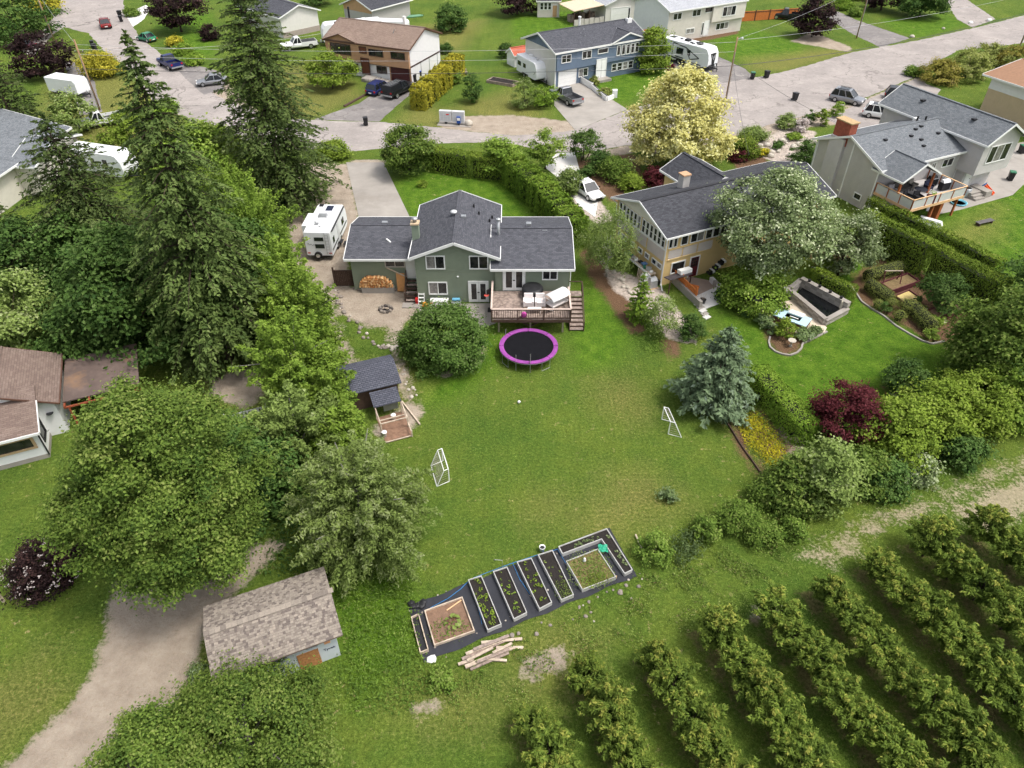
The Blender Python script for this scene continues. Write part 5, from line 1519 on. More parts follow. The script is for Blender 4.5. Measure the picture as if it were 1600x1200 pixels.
# ---- pond and house planting
for lb, px, py, r_, h, m_ in (('yellow-green maple shrub in the curved mulch bed', 1226, 527, .9, 1.5, 'lime'), ('grey-green lavender clump left of the pond patio', 1190, 508, .75, .8, 'bluegrass'), ('grey-green clump behind the curved mulch bed', 1205, 518, .7, .8, 'bluegrass'), ('grey-green clump right of the mulch bed shrub', 1255, 528, .7, .7, 'bluegrass'),
                              ('small clump at the corner of the pond patio', 1272, 520, .4, .5, 'bluegrass'), ('dark shrubs beneath the pale tree', 1135, 470, 1.1, 1.4, 'dark'), ('shrub in the curved bed at the hedge end', 1290, 422, 1.1, 1.2, 'aspen'), ('low shrub left of the pond wall', 1168, 490, .6, .6, 'dark'),
                              ('round green shrub behind the yellow house drive', 938, 268, 1.6, 2.2, 'dark'), ('spreading green shrub above the drive', 962, 280, 2.0, 2.4, 'weed'), ('yellow-green shrub beside the yellow house roof', 985, 296, 1.4, 1.6, 'lime'), ('dark red shrub under the yellow maple', 1022, 288, 1.4, 1.8, 'red'),
                              ('low shrub row along the driveway wall', 915, 276, 1.1, 1.2, 'dark'), ('dark conifer shrub right of the yellow maple', 1160, 245, 1.9, 2.2, 'cedar'), ('small dark red shrub behind the dark roof', 1152, 252, 1.0, 1.4, 'red'), ('yellow flowering clump at the end of the dark roof', 1190, 243, .8, .8, 'yflower'),
                              ('bright shrub beside the brick chimney', 1306, 182, 1.0, 1.9, 'aspen'), ('yellow-green upright shrub by the rock garden', 1282, 196, .9, 2.0, 'lime'), ('white-flowering shrub in the rock garden', 1250, 205, 1.1, 1.5, 'white'), ('grey-green bush at the rock garden edge', 1228, 200, 1.4, 1.5, 'willow'),
                              ('large round bush below the rock garden', 1252, 255, 1.6, 2.6, 'dark'), ('small bush among the pink stones', 1215, 232, .8, .7, 'dark'), ('pale bush beside the road end of the rock garden', 1175, 218, 1.8, 1.2, 'willow'), ('low juniper in the middle of the rock garden', 1240, 218, 1.0, .6, 'cedarbright'), ('dark upright shrub at the road edge of the rock garden', 1262, 192, .9, 1.5, 'dark')):
    shrub(lb, g2d(px, py), r_, h, m_, per=60, size=.2)
tree('young_maple', 'small tree with clear trunk beside the yellow house drive', g2d(852, 264), 1.2, 4.2, 2.1, 'aspen', 42, .6, 70, .26, 'dome', .12)
tree('lilac_bush', 'lilac-like tree at the head of the yellow house drive', g2d(912, 250), 1.0, 3.6, 1.9, 'lilac', 44, .5, 70, .24, 'dome', .09, stems=3, cat='tree')
tree('snowball_tree', 'round tree at the front corner of the green house lawn', g2d(640, 270), .6, 5.2, 2.8, 'maple', 100, .75, 90, .28, 'round', .15)
tree('hydrangea_tree', 'pale green round tree in front of the clipped hedge', g2d(782, 274), .5, 4.0, 2.1, 'aspen', 70, .6, 80, .26, 'round', .12)
shrub('loose dark bush over the yellow house drive', g2d(890, 300), 1.7, 2.4, 'willow', per=60, size=.22); shrub('small plant on the front lawn of the green house', g2d(660, 292), .6, .7, 'lime', per=40)
shrub('yellow-green bush beside the tall dark fir', g2d(520, 245), 2.0, 1.6, 'lime', per=60, size=.26)
# ---- street trees
tree('maple_tree', 'bright green maple in front of the tan and white house', g2d(520, 138), .8, 4.9, 3.1, 'lime', 90, .75, 70, .34, 'dome', .16)
tree('ash_tree', 'upright bright green tree in front of the blue house', g2d(1018, 113), .4, 6.2, 2.3, 'lime', 80, .75, 75, .34, 'column', .14)
tree('cherry_tree', 'dark red tree beside the black pickup', g2d(1268, 58), .8, 6.0, 3.3, 'purple', 100, .85, 70, .36, 'dome', .18)
tree('plum_tree', 'dark purple tree beside the left street', g2d(284, 50), 1.0, 7.5, 4.3, 'purple', 110, 1.0, 70, .42, 'round', .2)
tree('chestnut_tree', 'dark green tree at the top right lawn', g2d(1436, 26), .8, 7.5, 4.4, 'dark', 100, 1.1, 70, .46, 'dome', .22)
tree('oak_tree', 'very dark tree at the top edge right of centre', g2d(1376, 16), .8, 6, 3.4, 'purple', 70, .95, 60, .44, 'dome', .2)
tree('oak_tree', 'dark tree at the top edge beside the white house', g2d(1342, -4), .5, 6, 4.2, 'dark', 70, 1.1, 60, .46, 'dome', .2)
tree('walnut_tree', 'dark tree behind the carport at the top', g2d(808, 22), .5, 7, 4.2, 'purple', 80, 1.1, 60, .46, 'dome', .2)
tree('walnut_tree', 'round tree on the slope behind the tan and white house', g2d(706, 48), .3, 4.0, 2.7, 'dark', 70, .8, 70, .36, 'dome', .16)
tree('walnut_tree', 'dark tree at the top edge above the left street', g2d(500, 8), .5, 4.5, 3.0, 'dark', 50, .9, 50, .42, 'dome', .16)
for px, py, h, r_, m_, lb in ((738, 160, 3.8, 1.15, 'dark', 'young columnar tree on the slope right of the golden hedge'), (820, 168, 3.8, 1.7, 'willow', 'upright shrub left of the silver pickup'), (850, 166, 3.0, 1.75, 'cedarbright', 'round clipped bush beside the silver pickup'), (697, 83, 1.3, .8, 'dark', 'small bush on the slope behind the golden hedge'), (790, 90, 2.0, .9, 'dark', 'small tree on the slope left of the travel trailer'), (705, 130, 1.6, 1.2, 'weed', 'low bush behind the golden hedge')):
    tree('young_tree', lb, g2d(px, py), .2, h, r_, m_, 40, .45, 60, .24, 'column', .08)
for px, py, r_, h, m_, lb in ((1465, 128, 2.6, 2.8, 'bronze', 'bronze clipped bush nearest the grey house roof'), (1508, 122, 3.0, 3.6, 'box', 'largest olive clipped bush beside the street'), (1538, 104, 2.6, 3.2, 'box', 'olive clipped bush behind the largest one'), (1582, 108, 2.8, 3.0, 'bronze', 'bronze clipped bush near the right pole')):
    tree('round_bush', lb, g2d(px, py), .1, h, r_, m_, 80, .62, 80, .26, 'dome', .1, cat='shrub', group='clipped bushes along the street', lobes=2, surf=.06)
for px, py, r_, h, m_, lb in ((915, 122, .7, 1.0, 'lime', 'small clipped bush at the top of the white retaining wall'), (927, 133, .8, 1.1, 'box', 'clipped bush in the middle of the white retaining wall'), (946, 150, .9, 1.2, 'box', 'clipped bush at the foot of the white retaining wall'), (958, 108, 1.1, .9, 'dark', 'shrub under the lower blue house windows'), (982, 104, 1.0, 1.0, 'dark', 'shrub at the right of the lower blue house windows'), (948, 106, .5, 1.2, 'red', 'red flowering shrub by the white double door'),
                              (1048, 110, .7, .7, 'red', 'small red shrub beside the travel trailer'), (276, 72, 1.4, 1.3, 'gold', 'yellow shrub at the head of the left street bank'), (288, 84, 1.6, 1.4, 'cedarbright', 'green shrub in the middle of the left street bank'), (305, 100, 1.7, 1.4, 'cedarbright', 'green shrub at the foot of the left street bank'), (330, 62, 1.7, 2.2, 'purple', 'dark purple shrub under the tall dark fir'),
                              (160, 118, 3.0, 3.0, 'gold', 'yellow-green hedge clump beside the left street'), (206, 25, 1.6, 1.2, 'weed', 'low shrub on the left street corner'), (1315, 14, 1.9, 1.6, 'cedarbright', 'round green shrub at the top right driveway'), (1336, 25, 1.4, 1.3, 'weed', 'shrub beside the top right driveway'), (1425, 118, 1.4, 1.1, 'weed', 'grassy clump at the parking pad corner'), (625, 25, 1.6, 1.6, 'lime', 'yellow-green shrub beside the upturned canoe')):
    shrub(lb, g2d(px, py), r_, h, m_, per=50, size=.26)
tree('walnut_tree', 'dark trees at the top left corner above the parked cars', g2d(30, 62), .4, 9, 6.5, 'dark', 130, 1.3, 60, .5, 'dome', .25)
tree('plum_tree', 'brown purple tree behind the cargo trailer', g2d(75, 120), .4, 6.0, 3.8, 'purple', 80, 1.0, 60, .42, 'dome', .2)
tree('walnut_tree', 'yellowish tree at the top edge of the left street', g2d(72, 22), .4, 4.0, 3.4, 'gold', 50, 1.0, 50, .42, 'dome', .2)
tree('maple_tree', 'green tree between the cargo trailer and the tall firs', g2d(205, 250), .4, 5.0, 2.8, 'lime', 60, .8, 70, .34, 'dome', .15)
tree('maple_tree', 'scruffy green tree above the street end of the lane', g2d(118, 205), .3, 4.2, 2.9, 'willow', 60, .8, 70, .34, 'dome', .15)
shrub('low scrub beside the white pickup at the left', g2d(215, 190), 2.2, 1.3, 'weed', per=60, size=.3); shrub('low scrub on the bank of the left street', g2d(255, 175), 2.0, 1.1, 'cedarbright', per=60, size=.3)
hedge_run('low dark hedge behind the white trailer near the firs', [g2d(270, 265), g2d(330, 248)], 1.0, 1.2, 'cedar', 50, .26)

# ---- orchard
def orchard():
    protos = []
    for k in range(6):
        t = tree('orchard_tree', 'x', (0, 0), .55, R.uniform(2.3, 2.9), R.uniform(1.15, 1.35), 'orchard', 88, .3, 52, .23, 'vase' if k % 2 else 'round', .06, BARK, asp=.36, group='young fruit trees in orchard rows', lobes=5, nl=12, shoots=True, droop=.2, spread=.13, tint0=.07)
        # young yellowish shoots at the top of the crown
        me = t.children[0].data if t.children[0].name.startswith('crown') else t.children[1].data
        n = len(me.vertices); co = np.empty(n * 3); me.vertices.foreach_get("co", co); co = co.reshape(-1, 3)
        v = np.empty(n, np.float32); me.attributes['tint'].data.foreach_get("value", v)
        v += .2 * np.clip((co[:, 2] - 1.5) / .8, 0, 1).astype(np.float32) * (NR.uniform(0, 1, n // 4) < .55).repeat(4)
        me.attributes['tint'].data.foreach_set("value", np.clip(v, 0, 1).astype(np.float32))
        protos.append(t)
    ordn = ['first', 'second', 'third', 'fourth', 'fifth', 'sixth', 'seventh', 'eighth', 'ninth', 'tenth']
    used = [False] * 6
    for ri, (x0, yt) in enumerate(ROWS):
        y = yt - .2; k = 0
        while y > 10.4:
            x = x0 + ROW_K * (y - 18)
            if abs(x) < y * .55 + 18 and x < 33 and k < 10:
                i = R.randrange(6)
                o = protos[i] if not used[i] else copy_tree(protos[i])
                used[i] = True
                o.location = (x + R.uniform(-.22, .22), y + R.uniform(-.2, .2), 0)
                o.rotation_euler = (0, 0, R.uniform(0, 6.28))
                sc_ = R.uniform(.82, 1.12); o.scale = (sc_, sc_, sc_ * R.uniform(.9, 1.1))
                o['label'] = 'leafy young fruit tree, %s from the track in the %s orchard row from the left' % (ordn[k], ordn[ri])
                k += 1
            y -= 1.5
    for i in range(6):
        if not used[i]:
            for c in list(protos[i].children): bpy.data.objects.remove(c)
            bpy.data.objects.remove(protos[i])


orchard()


# ---- ground cover nobody could count
def scatter(name, label, polys, dens, size, mat, h=.25, upright=.6, clump=0.0, asp=.5, cat=None):
    Ps = []
    for poly in polys:
        a = np.array(poly); lo, hi = a.min(0), a.max(0)
        n = int(np.prod(hi - lo) * dens)
        p = NR.uniform(lo, hi, (n, 2))
        d = sdf(p, poly)
        keep = d < NR.normal(0, .25, n)
        if clump:
            f = np.sin(p[:, 0] * 2.1 + 1.3 * np.sin(p[:, 1] * 1.3)) + np.sin(p[:, 1] * 2.7 + 1.7 * np.sin(p[:, 0] * .9)) + .7 * np.sin(p[:, 0] * 5 + p[:, 1] * 4)
            keep &= f > clump + NR.normal(0, .35, n)
        Ps.append(p[keep])
    p = np.concatenate(Ps)
    n = len(p)
    Pn = np.concatenate([p, (NR.uniform(.02, 1, n) ** 1.3 * h)[:, None]], 1)
    Nn = unit(np.stack([NR.normal(0, upright, n), NR.normal(0, upright, n), np.ones(n)], 1))
    ti = .45 + NR.normal(0, .2, n) + .18 * np.sin(p[:, 0] * 1.9) * np.sin(p[:, 1] * 2.3)
    me = leaf_mesh(name, Pn, Nn, size * NR.uniform(.6, 1.4, n), ti, LM[mat], asp)
    o = bpy.data.objects.new(name, me); COL.objects.link(o)
    return tag(o, label, cat, kind='stuff')


scatter('weeds', 'leafy green weeds between the shed and the garden beds', [P((525, 910), (640, 890), (645, 950), (655, 1020), (690, 1060), (640, 1110), (560, 1120), (520, 1060), (545, 1010))], 120, .14, 'weed', .45, .7)
scatter('weeds', 'tufted weeds beside the landscape fabric and the orchard track', [P((760, 1050), (860, 990), (990, 925), (1010, 940), (1100, 900), (1260, 870), (1200, 950), (1040, 1000), (960, 1050), (860, 1100), (700, 1140), (640, 1120))], 80, .1, 'weedlight', .2, .8, .1)
scatter('weeds', 'taller dark weeds below the lawn edge and around the planks', [P((1000, 900), (1100, 865), (1250, 840), (1270, 870), (1180, 900), (1060, 960), (960, 1000), (860, 1060), (740, 1110), (650, 1130), (620, 1080), (700, 1050), (830, 1000), (930, 950))], 60, .15, 'weed', .35, .9, .75)
scatter('grass_tufts', 'dry pale stalks in the rough strip above the orchard', [P((1000, 900), (1250, 850), (1270, 880), (1060, 970), (860, 1070), (700, 1120), (830, 1010))], 26, .16, 'dry', .22, 1.0, .8, asp=.15)
scatter('grass_tufts', 'long pale grass along the top of the orchard', [P((1010, 900), (1130, 850), (1260, 850), (1260, 875), (1150, 920), (1000, 960))], 130, .11, 'weedlight', .22, .9, -.2)
scatter('grass_tufts', 'blue-green clump of long grass beside the leafy bush', [P((1045, 850), (1085, 830), (1100, 860), (1060, 890))], 160, .3, 'bluegrass', .7, 1.2, asp=.15)
scatter('grass_tufts', 'rough grass along the orchard track', [P((1280, 830), (1420, 780), (1640, 690), (1640, 760), (1500, 800), (1330, 880), (1270, 900))], 30, .13, 'weedlight', .14, .9, .5, asp=.3)
scatter('grass_tufts', 'grass growing between the orchard rows', [P((700, 1130), (900, 1040), (1040, 1000), (1200, 950), (1300, 890), (1640, 780), (1640, 1250), (650, 1250))], 26, .12, 'weed', .14, .9, .35, asp=.3)
scatter('weeds', 'creeping weeds on the left lawn', [P((-20, 760), (110, 720), (160, 850), (175, 930), (150, 1010), (60, 1080), (-30, 1100))], 30, .12, 'weed', .12, .7, .3)
scatter('weeds', 'undergrowth below the aspens and the big maple', [P((380, 650), (520, 640), (560, 720), (500, 900), (400, 900), (440, 840), (380, 820))], 50, .2, 'dark', .4, .8)
scatter('weeds', 'weeds along the rock border beside the sandy yard', [P((520, 495), (560, 520), (600, 515), (635, 520), (640, 560), (600, 590), (560, 580)), P((640, 500), (665, 490), (660, 530), (640, 540))], 45, .12, 'weed', .15, .8, .6)
scatter('ground_cover', 'yellow flowering ground cover in the bed beside the hedge', [P((1150, 660), (1180, 645), (1225, 700), (1230, 725), (1205, 730), (1165, 690))], 320, .13, 'yflower', .25, .6)
scatter('ground_cover', 'green ground cover under the clipped hedge end', [P((1145, 640), (1175, 630), (1240, 690), (1225, 705), (1180, 660))], 110, .14, 'aspen', .3, .6)
scatter('ground_cover', 'green ground cover at the tip of the bark bed', [P((985, 520), (1030, 525), (1050, 550), (1020, 555))], 110, .14, 'weed', .25, .6)
scatter('lawn_clumps', 'coarse grass tufts in the worn back lawn', [P((650, 620), (780, 570), (920, 560), (1040, 600), (1190, 770), (1000, 850), (860, 850), (650, 930))], 9, .10, 'weedlight', .05, .9, .55, asp=.4)
scatter('lawn_clumps', 'dark clover tufts in the back lawn', [P((650, 620), (780, 570), (920, 560), (1040, 600), (1190, 770), (1000, 850), (860, 850), (650, 930))], 9, .09, 'weed', .05, .9, .35, asp=.5)
# ================================================================ VEHICLES (x forward, y left)
def paint(name, col, metal=.2): return plain('paint_' + name, col, .28, .05, 1, spec=.5, metal=metal)


LAMP = plain('headlamp', (.8, .8, .78), .15, .05, spec=.6)
TAIL = plain('tail_lamp', (.45, .02, .02), .25, .1)
CARGLASS = plain('car_glass', (.015, .018, .022), .08, .1, spec=.6)


def wheel(parent, x, y, r=.34, w=.24):
    mb = MB(); s = 1 if y > 0 else -1
    prof = [(r * .62, -w / 2), (r * .95, -w / 2), (r, -w / 4), (r, w / 4), (r * .95, w / 2), (r * .62, w / 2)]
    n = 16
    rings = [[(x + rr * math.cos(6.283 * i / n), y + yy, r + rr * math.sin(6.283 * i / n)) for i in range(n)] for rr, yy in prof]
    mb.loft(rings)
    o = mb.build('wheel', TYRE, parent)
    m2 = MB(); m2.loft([[(x + rr * math.cos(6.283 * i / n), y + s * yy, r + rr * math.sin(6.283 * i / n)) for i in range(n)] for rr, yy in ((r * .62, w / 2 + .005), (r * .5, w / 2 - .03), (r * .15, w / 2 + .01))])
    m2.build('rim', RIM, o)
    return o


def body_loft(st, w):
    """st: (x, zbot, ztop, width factor) stations"""
    rings = []
    for x, z0, z1, k in st:
        h = z1 - z0; W = w * k / 2
        rings.append([(x, -W * .86, z0), (x, -W, z0 + h * .28), (x, -W, z0 + h * .72), (x, -W * .9, z1 - .02), (x, 0, z1 + .02), (x, W * .9, z1 - .02), (x, W, z0 + h * .72), (x, W, z0 + h * .28), (x, W * .86, z0)])
    return rings


def cabin(parent, x0, x1, x2, x3, zb, zt, w, m, pillars=(.0, .5, 1.0)):
    """glasshouse between base x0..x1 and roof x2..x3 (rear to front)"""
    a, b = w * .47, w * .37
    lo = [(x0, -a, zb), (x1, -a, zb), (x1, a, zb), (x0, a, zb)]; hi = [(x2, -b, zt), (x3, -b, zt), (x3, b, zt), (x2, b, zt)]
    MB().hexa(lo + hi).build('window_glass', CARGLASS, parent)
    mb = MB()
    mb.loft([[(x2 - .04, -b - .02, zt - .02), (x3 + .05, -b - .02, zt - .02), (x3 + .05, b + .02, zt - .02), (x2 - .04, b + .02, zt - .02)], [(x2 + .05, -b * .9, zt + .05), (x3 - .08, -b * .9, zt + .05), (x3 - .08, b * .9, zt + .05), (x2 + .05, b * .9, zt + .05)]])
    o = mb.build('roof', m, parent)
    mp = MB()
    for s in (-1, 1):
        for t in pillars:
            mp.bar((x0 + (x1 - x0) * t, s * (a + .005), zb), (x2 + (x3 - x2) * t, s * (b + .012), zt), .07, .08)
    mp.build('pillars', m, parent)
    return o


def lamps(v, L, w, z, zr=None):
    for s in (-1, 1):
        MB().obox((L / 2 - .04, s * w * .36, z), (.12, w * .2, .16)).build('headlight', LAMP, v)
        MB().obox((-L / 2 + .04, s * w * .4, zr or z + .08), (.1, w * .13, .22)).build('tail_light', TAIL, v)
    MB().obox((-L / 2 - .01, 0, .5), (.03, .5, .13)).build('number_plate', WHITE, v)
    MB().obox((L / 2, 0, z - .12), (.06, w * .45, .2)).build('grille', BLACK, v)
    for s in (-1, 1): MB().obox((L * .17, s * (w / 2 + .08), 1.0), (.12, .16, .12)).build('wing_mirror', BLACK, v)


def car(label, xy, rz, col, kind='suv', L=4.6, w=1.85, h=1.7, cat='car', name='parked_car', group=None, roof_col=None, rails=False, sunroof=False):
    v = thing(name, label, cat, (xy[0], xy[1], .02), rz, group)
    m = col
    hb = h * .57
    if kind == 'suv':
        st = [(-L / 2, .42, hb - .12, .86), (-L / 2 + .12, .3, hb, .96), (-L * .25, .26, hb + .02, 1), (L * .1, .26, hb, 1), (L * .28, .26, hb - .06, 1), (L / 2 - .25, .28, hb - .16, .96), (L / 2, .38, hb - .34, .84)]
        MB().loft(body_loft(st, w)).build('body', m, v, False)
        cabin(v, -L / 2 + .15, L * .24, -L / 2 + .5, L * .06, hb - .03, h, w, m, (0, .33, .66, 1))
    else:
        st = [(-L / 2, .4, hb - .1, .86), (-L / 2 + .15, .28, hb + .02, .95), (-L * .25, .25, hb + .03, 1), (L * .1, .25, hb, 1), (L * .25, .25, hb - .05, 1), (L / 2 - .3, .27, hb - .15, .95), (L / 2, .36, hb - .32, .82)]
        MB().loft(body_loft(st, w)).build('body', m, v, False)
        cabin(v, -L * .36, L * .22, -L * .2, L * .04, hb - .02, h, w, m, (0, .5, 1))
    lamps(v, L, w, hb - .28)
    MB().box(-L / 2 + .1, L / 2 - .1, -w * .42, w * .42, .2, .32).build('underbody', BLACK, v)
    for x in (-L * .3, L * .31):
        for s in (-1, 1): wheel(v, x, s * (w / 2 - .1), .34)
    if rails:
        for s in (-1, 1): MB().bar((-L * .32, s * w * .34, h + .1), (L * .02, s * w * .34, h + .1), .05, .05).build('roof_rail', BLACK, v)
    if sunroof: MB().box(-L * .28, L * .0, -w * .26, w * .26, h + .04, h + .065).build('sunroof', CARGLASS, v)
    return v


def pickup(label, xy, rz, col, L=5.8, w=2.0, h=1.85, cap=None, group=None, cover=None):
    v = thing('pickup_truck', label, 'pickup', (xy[0], xy[1], .02), rz, group)
    hb = 1.08
    st = [(-L / 2 + .02, .5, hb - .3, .95), (-L / 2 + .1, .42, hb - .3, .99), (-L * .06, .4, hb - .3, 1)]
    MB().loft(body_loft(st, w)).build('bed', col, v)
    st = [(-L * .06, .4, hb, 1), (L * .2, .4, hb + .02, 1), (L * .34, .42, hb, 1), (L / 2 - .12, .44, hb - .06, .97), (L / 2, .48, hb - .2, .9)]
    MB().loft(body_loft(st, w)).build('body', col, v)
    for s in (-1, 1): MB().box(-L / 2 + .02, -L * .06, s * w * .5 - (.06 if s > 0 else 0), s * w * .5 + (.06 if s < 0 else 0), hb - .35, hb + .08).build('bed_side', col, v)
    MB().box(-L / 2, -L / 2 + .08, -w * .47, w * .47, .55, hb + .08).build('tailgate', col, v)
    MB().box(-L / 2 + .1, -L * .07, -w * .44, w * .44, hb - .3, hb - .26 if not cover else hb + .1).build('bed_liner' if not cover else 'bed_cover', BLACK, v)
    if cap:
        MB().loft([[(-L / 2 + .03, -w * .48, hb + .08), (-L * .07, -w * .48, hb + .08), (-L * .07, w * .48, hb + .08), (-L / 2 + .03, w * .48, hb + .08)], [(-L / 2 + .2, -w * .4, h - .02), (-L * .1, -w * .4, h - .02), (-L * .1, w * .4, h - .02), (-L / 2 + .2, w * .4, h - .02)]]).build('canopy', cap, v)
        for y in (-.35, 0, .35): MB().bar((-L / 2 + .3, y, h + .03), (L * .02, y, h + .05), .06, .04).build('roof_bar', GREYM, v)
    cabin(v, -L * .06, L * .2, -L * .02, L * .1, hb - .02, h, w * .98, col, (0, .45, 1))
    lamps(v, L, w, hb - .2)
    MB().obox((-L / 2 - .06, 0, .55), (.14, w * .95, .18)).build('bumper', GREYM, v); MB().obox((L / 2 + .02, 0, .55), (.14, w * .95, .2)).build('bumper', GREYM, v)
    MB().box(-L / 2 + .1, L / 2 - .1, -w * .4, w * .4, .3, .45).build('chassis', BLACK, v)
    for x in (-L * .3, L * .31):
        for s in (-1, 1): wheel(v, x, s * (w / 2 - .1), .4, .28)
    return v


SILV = paint('silver', hx(150, 152, 156), .6); WHP = paint('white', hx(226, 226, 226), 0); BLKP = paint('black', (.015, .016, .02)); BLUP = paint('blue', hx(30, 42, 96)); GRNP = paint('green', hx(38, 120, 84), 0); REDP = paint('red', hx(120, 40, 40)); CHAP = paint('charcoal', hx(50, 52, 58))


def at_(px, py): return g2d(px, py)


car('silver sport utility car parked beside the rock garden', at_(1322, 160), math.radians(-38), SILV, 'suv', 4.6, 1.85, 1.72, rails=True, sunroof=True)
car('white sport utility car parked behind the grey house roof', at_(1374, 184), math.radians(-28), WHP, 'suv', 4.5, 1.85, 1.7, rails=True, sunroof=True)
car('black car parked behind the grey house roof end', at_(1408, 155), math.radians(-22), BLKP, 'suv', 4.7, 1.9, 1.55)
car('white car half hidden behind the grey roof ridge', at_(1418, 176), math.radians(-24), WHP, 'suv', 4.6, 1.85, 1.6)
car('white car under the bush on the yellow house drive', at_(917, 304), math.radians(-60), WHP, 'sedan', 4.5, 1.8, 1.45)
pickup('silver pickup in front of the white garage door', at_(884, 158), math.radians(122), SILV)
pickup('black pickup with canopy in the tan house driveway', at_(624, 147), math.radians(60), BLKP, cap=BLKP)
car('dark blue wagon beside the black pickup in the driveway', at_(594, 144), math.radians(62), BLUP, 'suv', 4.7, 1.85, 1.6, rails=True)
pickup('white pickup with black bed cover in front of the white walled house', at_(468, 76), math.radians(207), WHP, 6.0, cover=True)
pickup('black pickup behind the dark red tree', at_(1228, 30), math.radians(160), BLKP)
car('dark red car driving on the left street', at_(166, 42), math.radians(118), REDP, 'sedan', 4.6, 1.85, 1.5)
car('bright green small car at the left street kerb', at_(230, 64), math.radians(150), GRNP, 'sedan', 3.9, 1.7, 1.35)
pickup('blue pickup at the left street kerb', at_(267, 105), math.radians(135), BLUP, 5.4, cover=False)
car('silver grey car half hidden by the tall dark fir', at_(333, 132), math.radians(200), SILV, 'sedan', 4.5, 1.8, 1.45)
car('purple car parked at the far left driveway', at_(36, 76), math.radians(170), paint('plum', hx(86, 50, 66)), 'sedan', 4.5, 1.8, 1.45)
pickup('white pickup behind the sparse fir at the left', at_(160, 196), math.radians(215), WHP, 5.8)
car('dark car at the top edge of the left street', at_(168, -3), math.radians(175), BLKP, 'sedan', 4.5, 1.8, 1.45)

# ---- travel trailers
def trailer(label, xy, rz, L=7.0, w=2.4, h=2.85, front='slope', name='travel_trailer', side=None, extras=None, z0=.55):
    v = thing(name, label, 'trailer', (xy[0], xy[1], .02), rz)
    W = w / 2
    st = [(-L / 2, z0, h - .08), (-L / 2 + .06, z0 - .02, h), (L / 2 - 1.0, z0 - .02, h), (L / 2 - .55, z0, h - .12), (L / 2 - .12, z0 + .12, h - .75), (L / 2, z0 + .3, h - 1.5)] if front == 'slope' else [(-L / 2, z0, h), (L / 2 - .3, z0, h), (L / 2, z0 + .1, h - .35)]
    rings = []
    for x, a, b in st:
        rings.append([(x, -W, a), (x, -W, b - .06), (x, -W + .07, b), (x, W - .07, b), (x, W, b - .06), (x, W, a)])
    MB().loft(rings).build('body', plain('rv_white', hx(228, 229, 231), .4, .03, 1), v)
    MB().box(-L / 2 + .2, L / 2 - .6, -W * .8, W * .8, z0 - .2, z0).build('chassis', BLACK, v)
    for s in (-1, 1):
        for dx in (-.42, .42): wheel(v, -L * .06 + dx, s * (W - .14), .34, .22)
        MB().box(-L * .06 - .9, -L * .06 + .9, s * W - .02, s * W + .02, z0 - .02, z0 + .2).build('wheel_arch', BLACK, v)
    MB().tube([(L / 2 - .1, 0, .45), (L / 2 + 1.1, 0, .45)], .06).build('tow_bar', BLACK, v)
    for s in (-1, 1): MB().tube([(L / 2 - .4, s * .6, .45), (L / 2 + .9, 0, .45)], .05).build('tow_frame', BLACK, v)
    MB().tube([(L / 2 + .9, 0, 0), (L / 2 + .9, 0, .75)], .06).build('jack', BLACK, v)
    MB().lathe([(.16, 0), (.16, .4), (.05, .48)], 10, (L / 2 + .35, .2, .5)).build('gas_bottle', plain('gas_grey', hx(190, 190, 190), .5), v, True)
    return v


def side_win(v, s, x, z, w, h, W, m=CARGLASS):
    y = s * (W + .004)
    o = MB().box(x - w / 2, x + w / 2, min(y, y + s * .03), max(y, y + s * .03), z, z + h).build('window', BLACK, v)
    y2 = s * (W + .036)
    MB().box(x - w / 2 + .05, x + w / 2 - .05, min(y2, y2 + s * .01), max(y2, y2 + s * .01), z + .05, z + h - .05).build('pane', m, o)


def roof_kit(v, h, items):
    for k, x, y, sx, sy, sz, m in items: MB().loft([[(x - sx, y - sy, h - .01), (x + sx, y - sy, h - .01), (x + sx, y + sy, h - .01), (x - sx, y + sy, h - .01)], [(x - sx * .85, y - sy * .85, h + sz), (x + sx * .85, y - sy * .85, h + sz), (x + sx * .85, y + sy * .85, h + sz), (x - sx * .85, y + sy * .85, h + sz)]]).build(k, m, v)


# trailer beside the green house: rear faces the camera
tv = trailer('white travel trailer with slide-out and spare wheel parked left of the green house', (-17.75, 61.7), math.radians(88), 6.4, 2.4, 2.95)
SOL = plain('solar_panel', (.02, .025, .05), .2, .1)
roof_kit(tv, 2.95, [('solar_panel', 1.6, -.15, .55, .35, .04, SOL), ('air_conditioner', -.1, .1, .3, .45, .2, GREYM), ('roof_vent', -1.7, .3, .2, .2, .12, GREYM), ('roof_vent', 2.1, .75, .2, .2, .12, BLACK), ('roof_vent', -2.2, -.1, .1, .1, .08, GREYM), ('roof_vent', -1.3, .55, .08, .08, .08, GREYM)])
xr = -3.2
for z, dz in ((1.3, .42), (2.05, .36)):
    o = MB().box(xr - .03, xr - .004, -.55, .3, z, z + dz).build('window', BLACK, tv); MB().box(xr - .045, xr - .032, -.5, .25, z + .04, z + dz - .04).build('pane', CARGLASS, o)
for y in (-.72, -1.02): MB().tube([(xr - .1, y, .75), (xr - .1, y, 2.9)], .02, 5).build('ladder_rail', GREYM, tv)
for i in range(7): MB().tube([(xr - .1, -.72, .9 + i * .3), (xr - .1, -1.02, .9 + i * .3)], .018, 5).build('ladder_rung', GREYM, tv)
n_ = 16
sw_ = MB(); sw_.loft([[(xr - xx, .15 + rr * math.cos(6.283 * i / n_), .62 + rr * math.sin(6.283 * i / n_)) for i in range(n_)] for rr, xx in ((.34, .02), (.36, .1), (.34, .22), (.18, .23))])
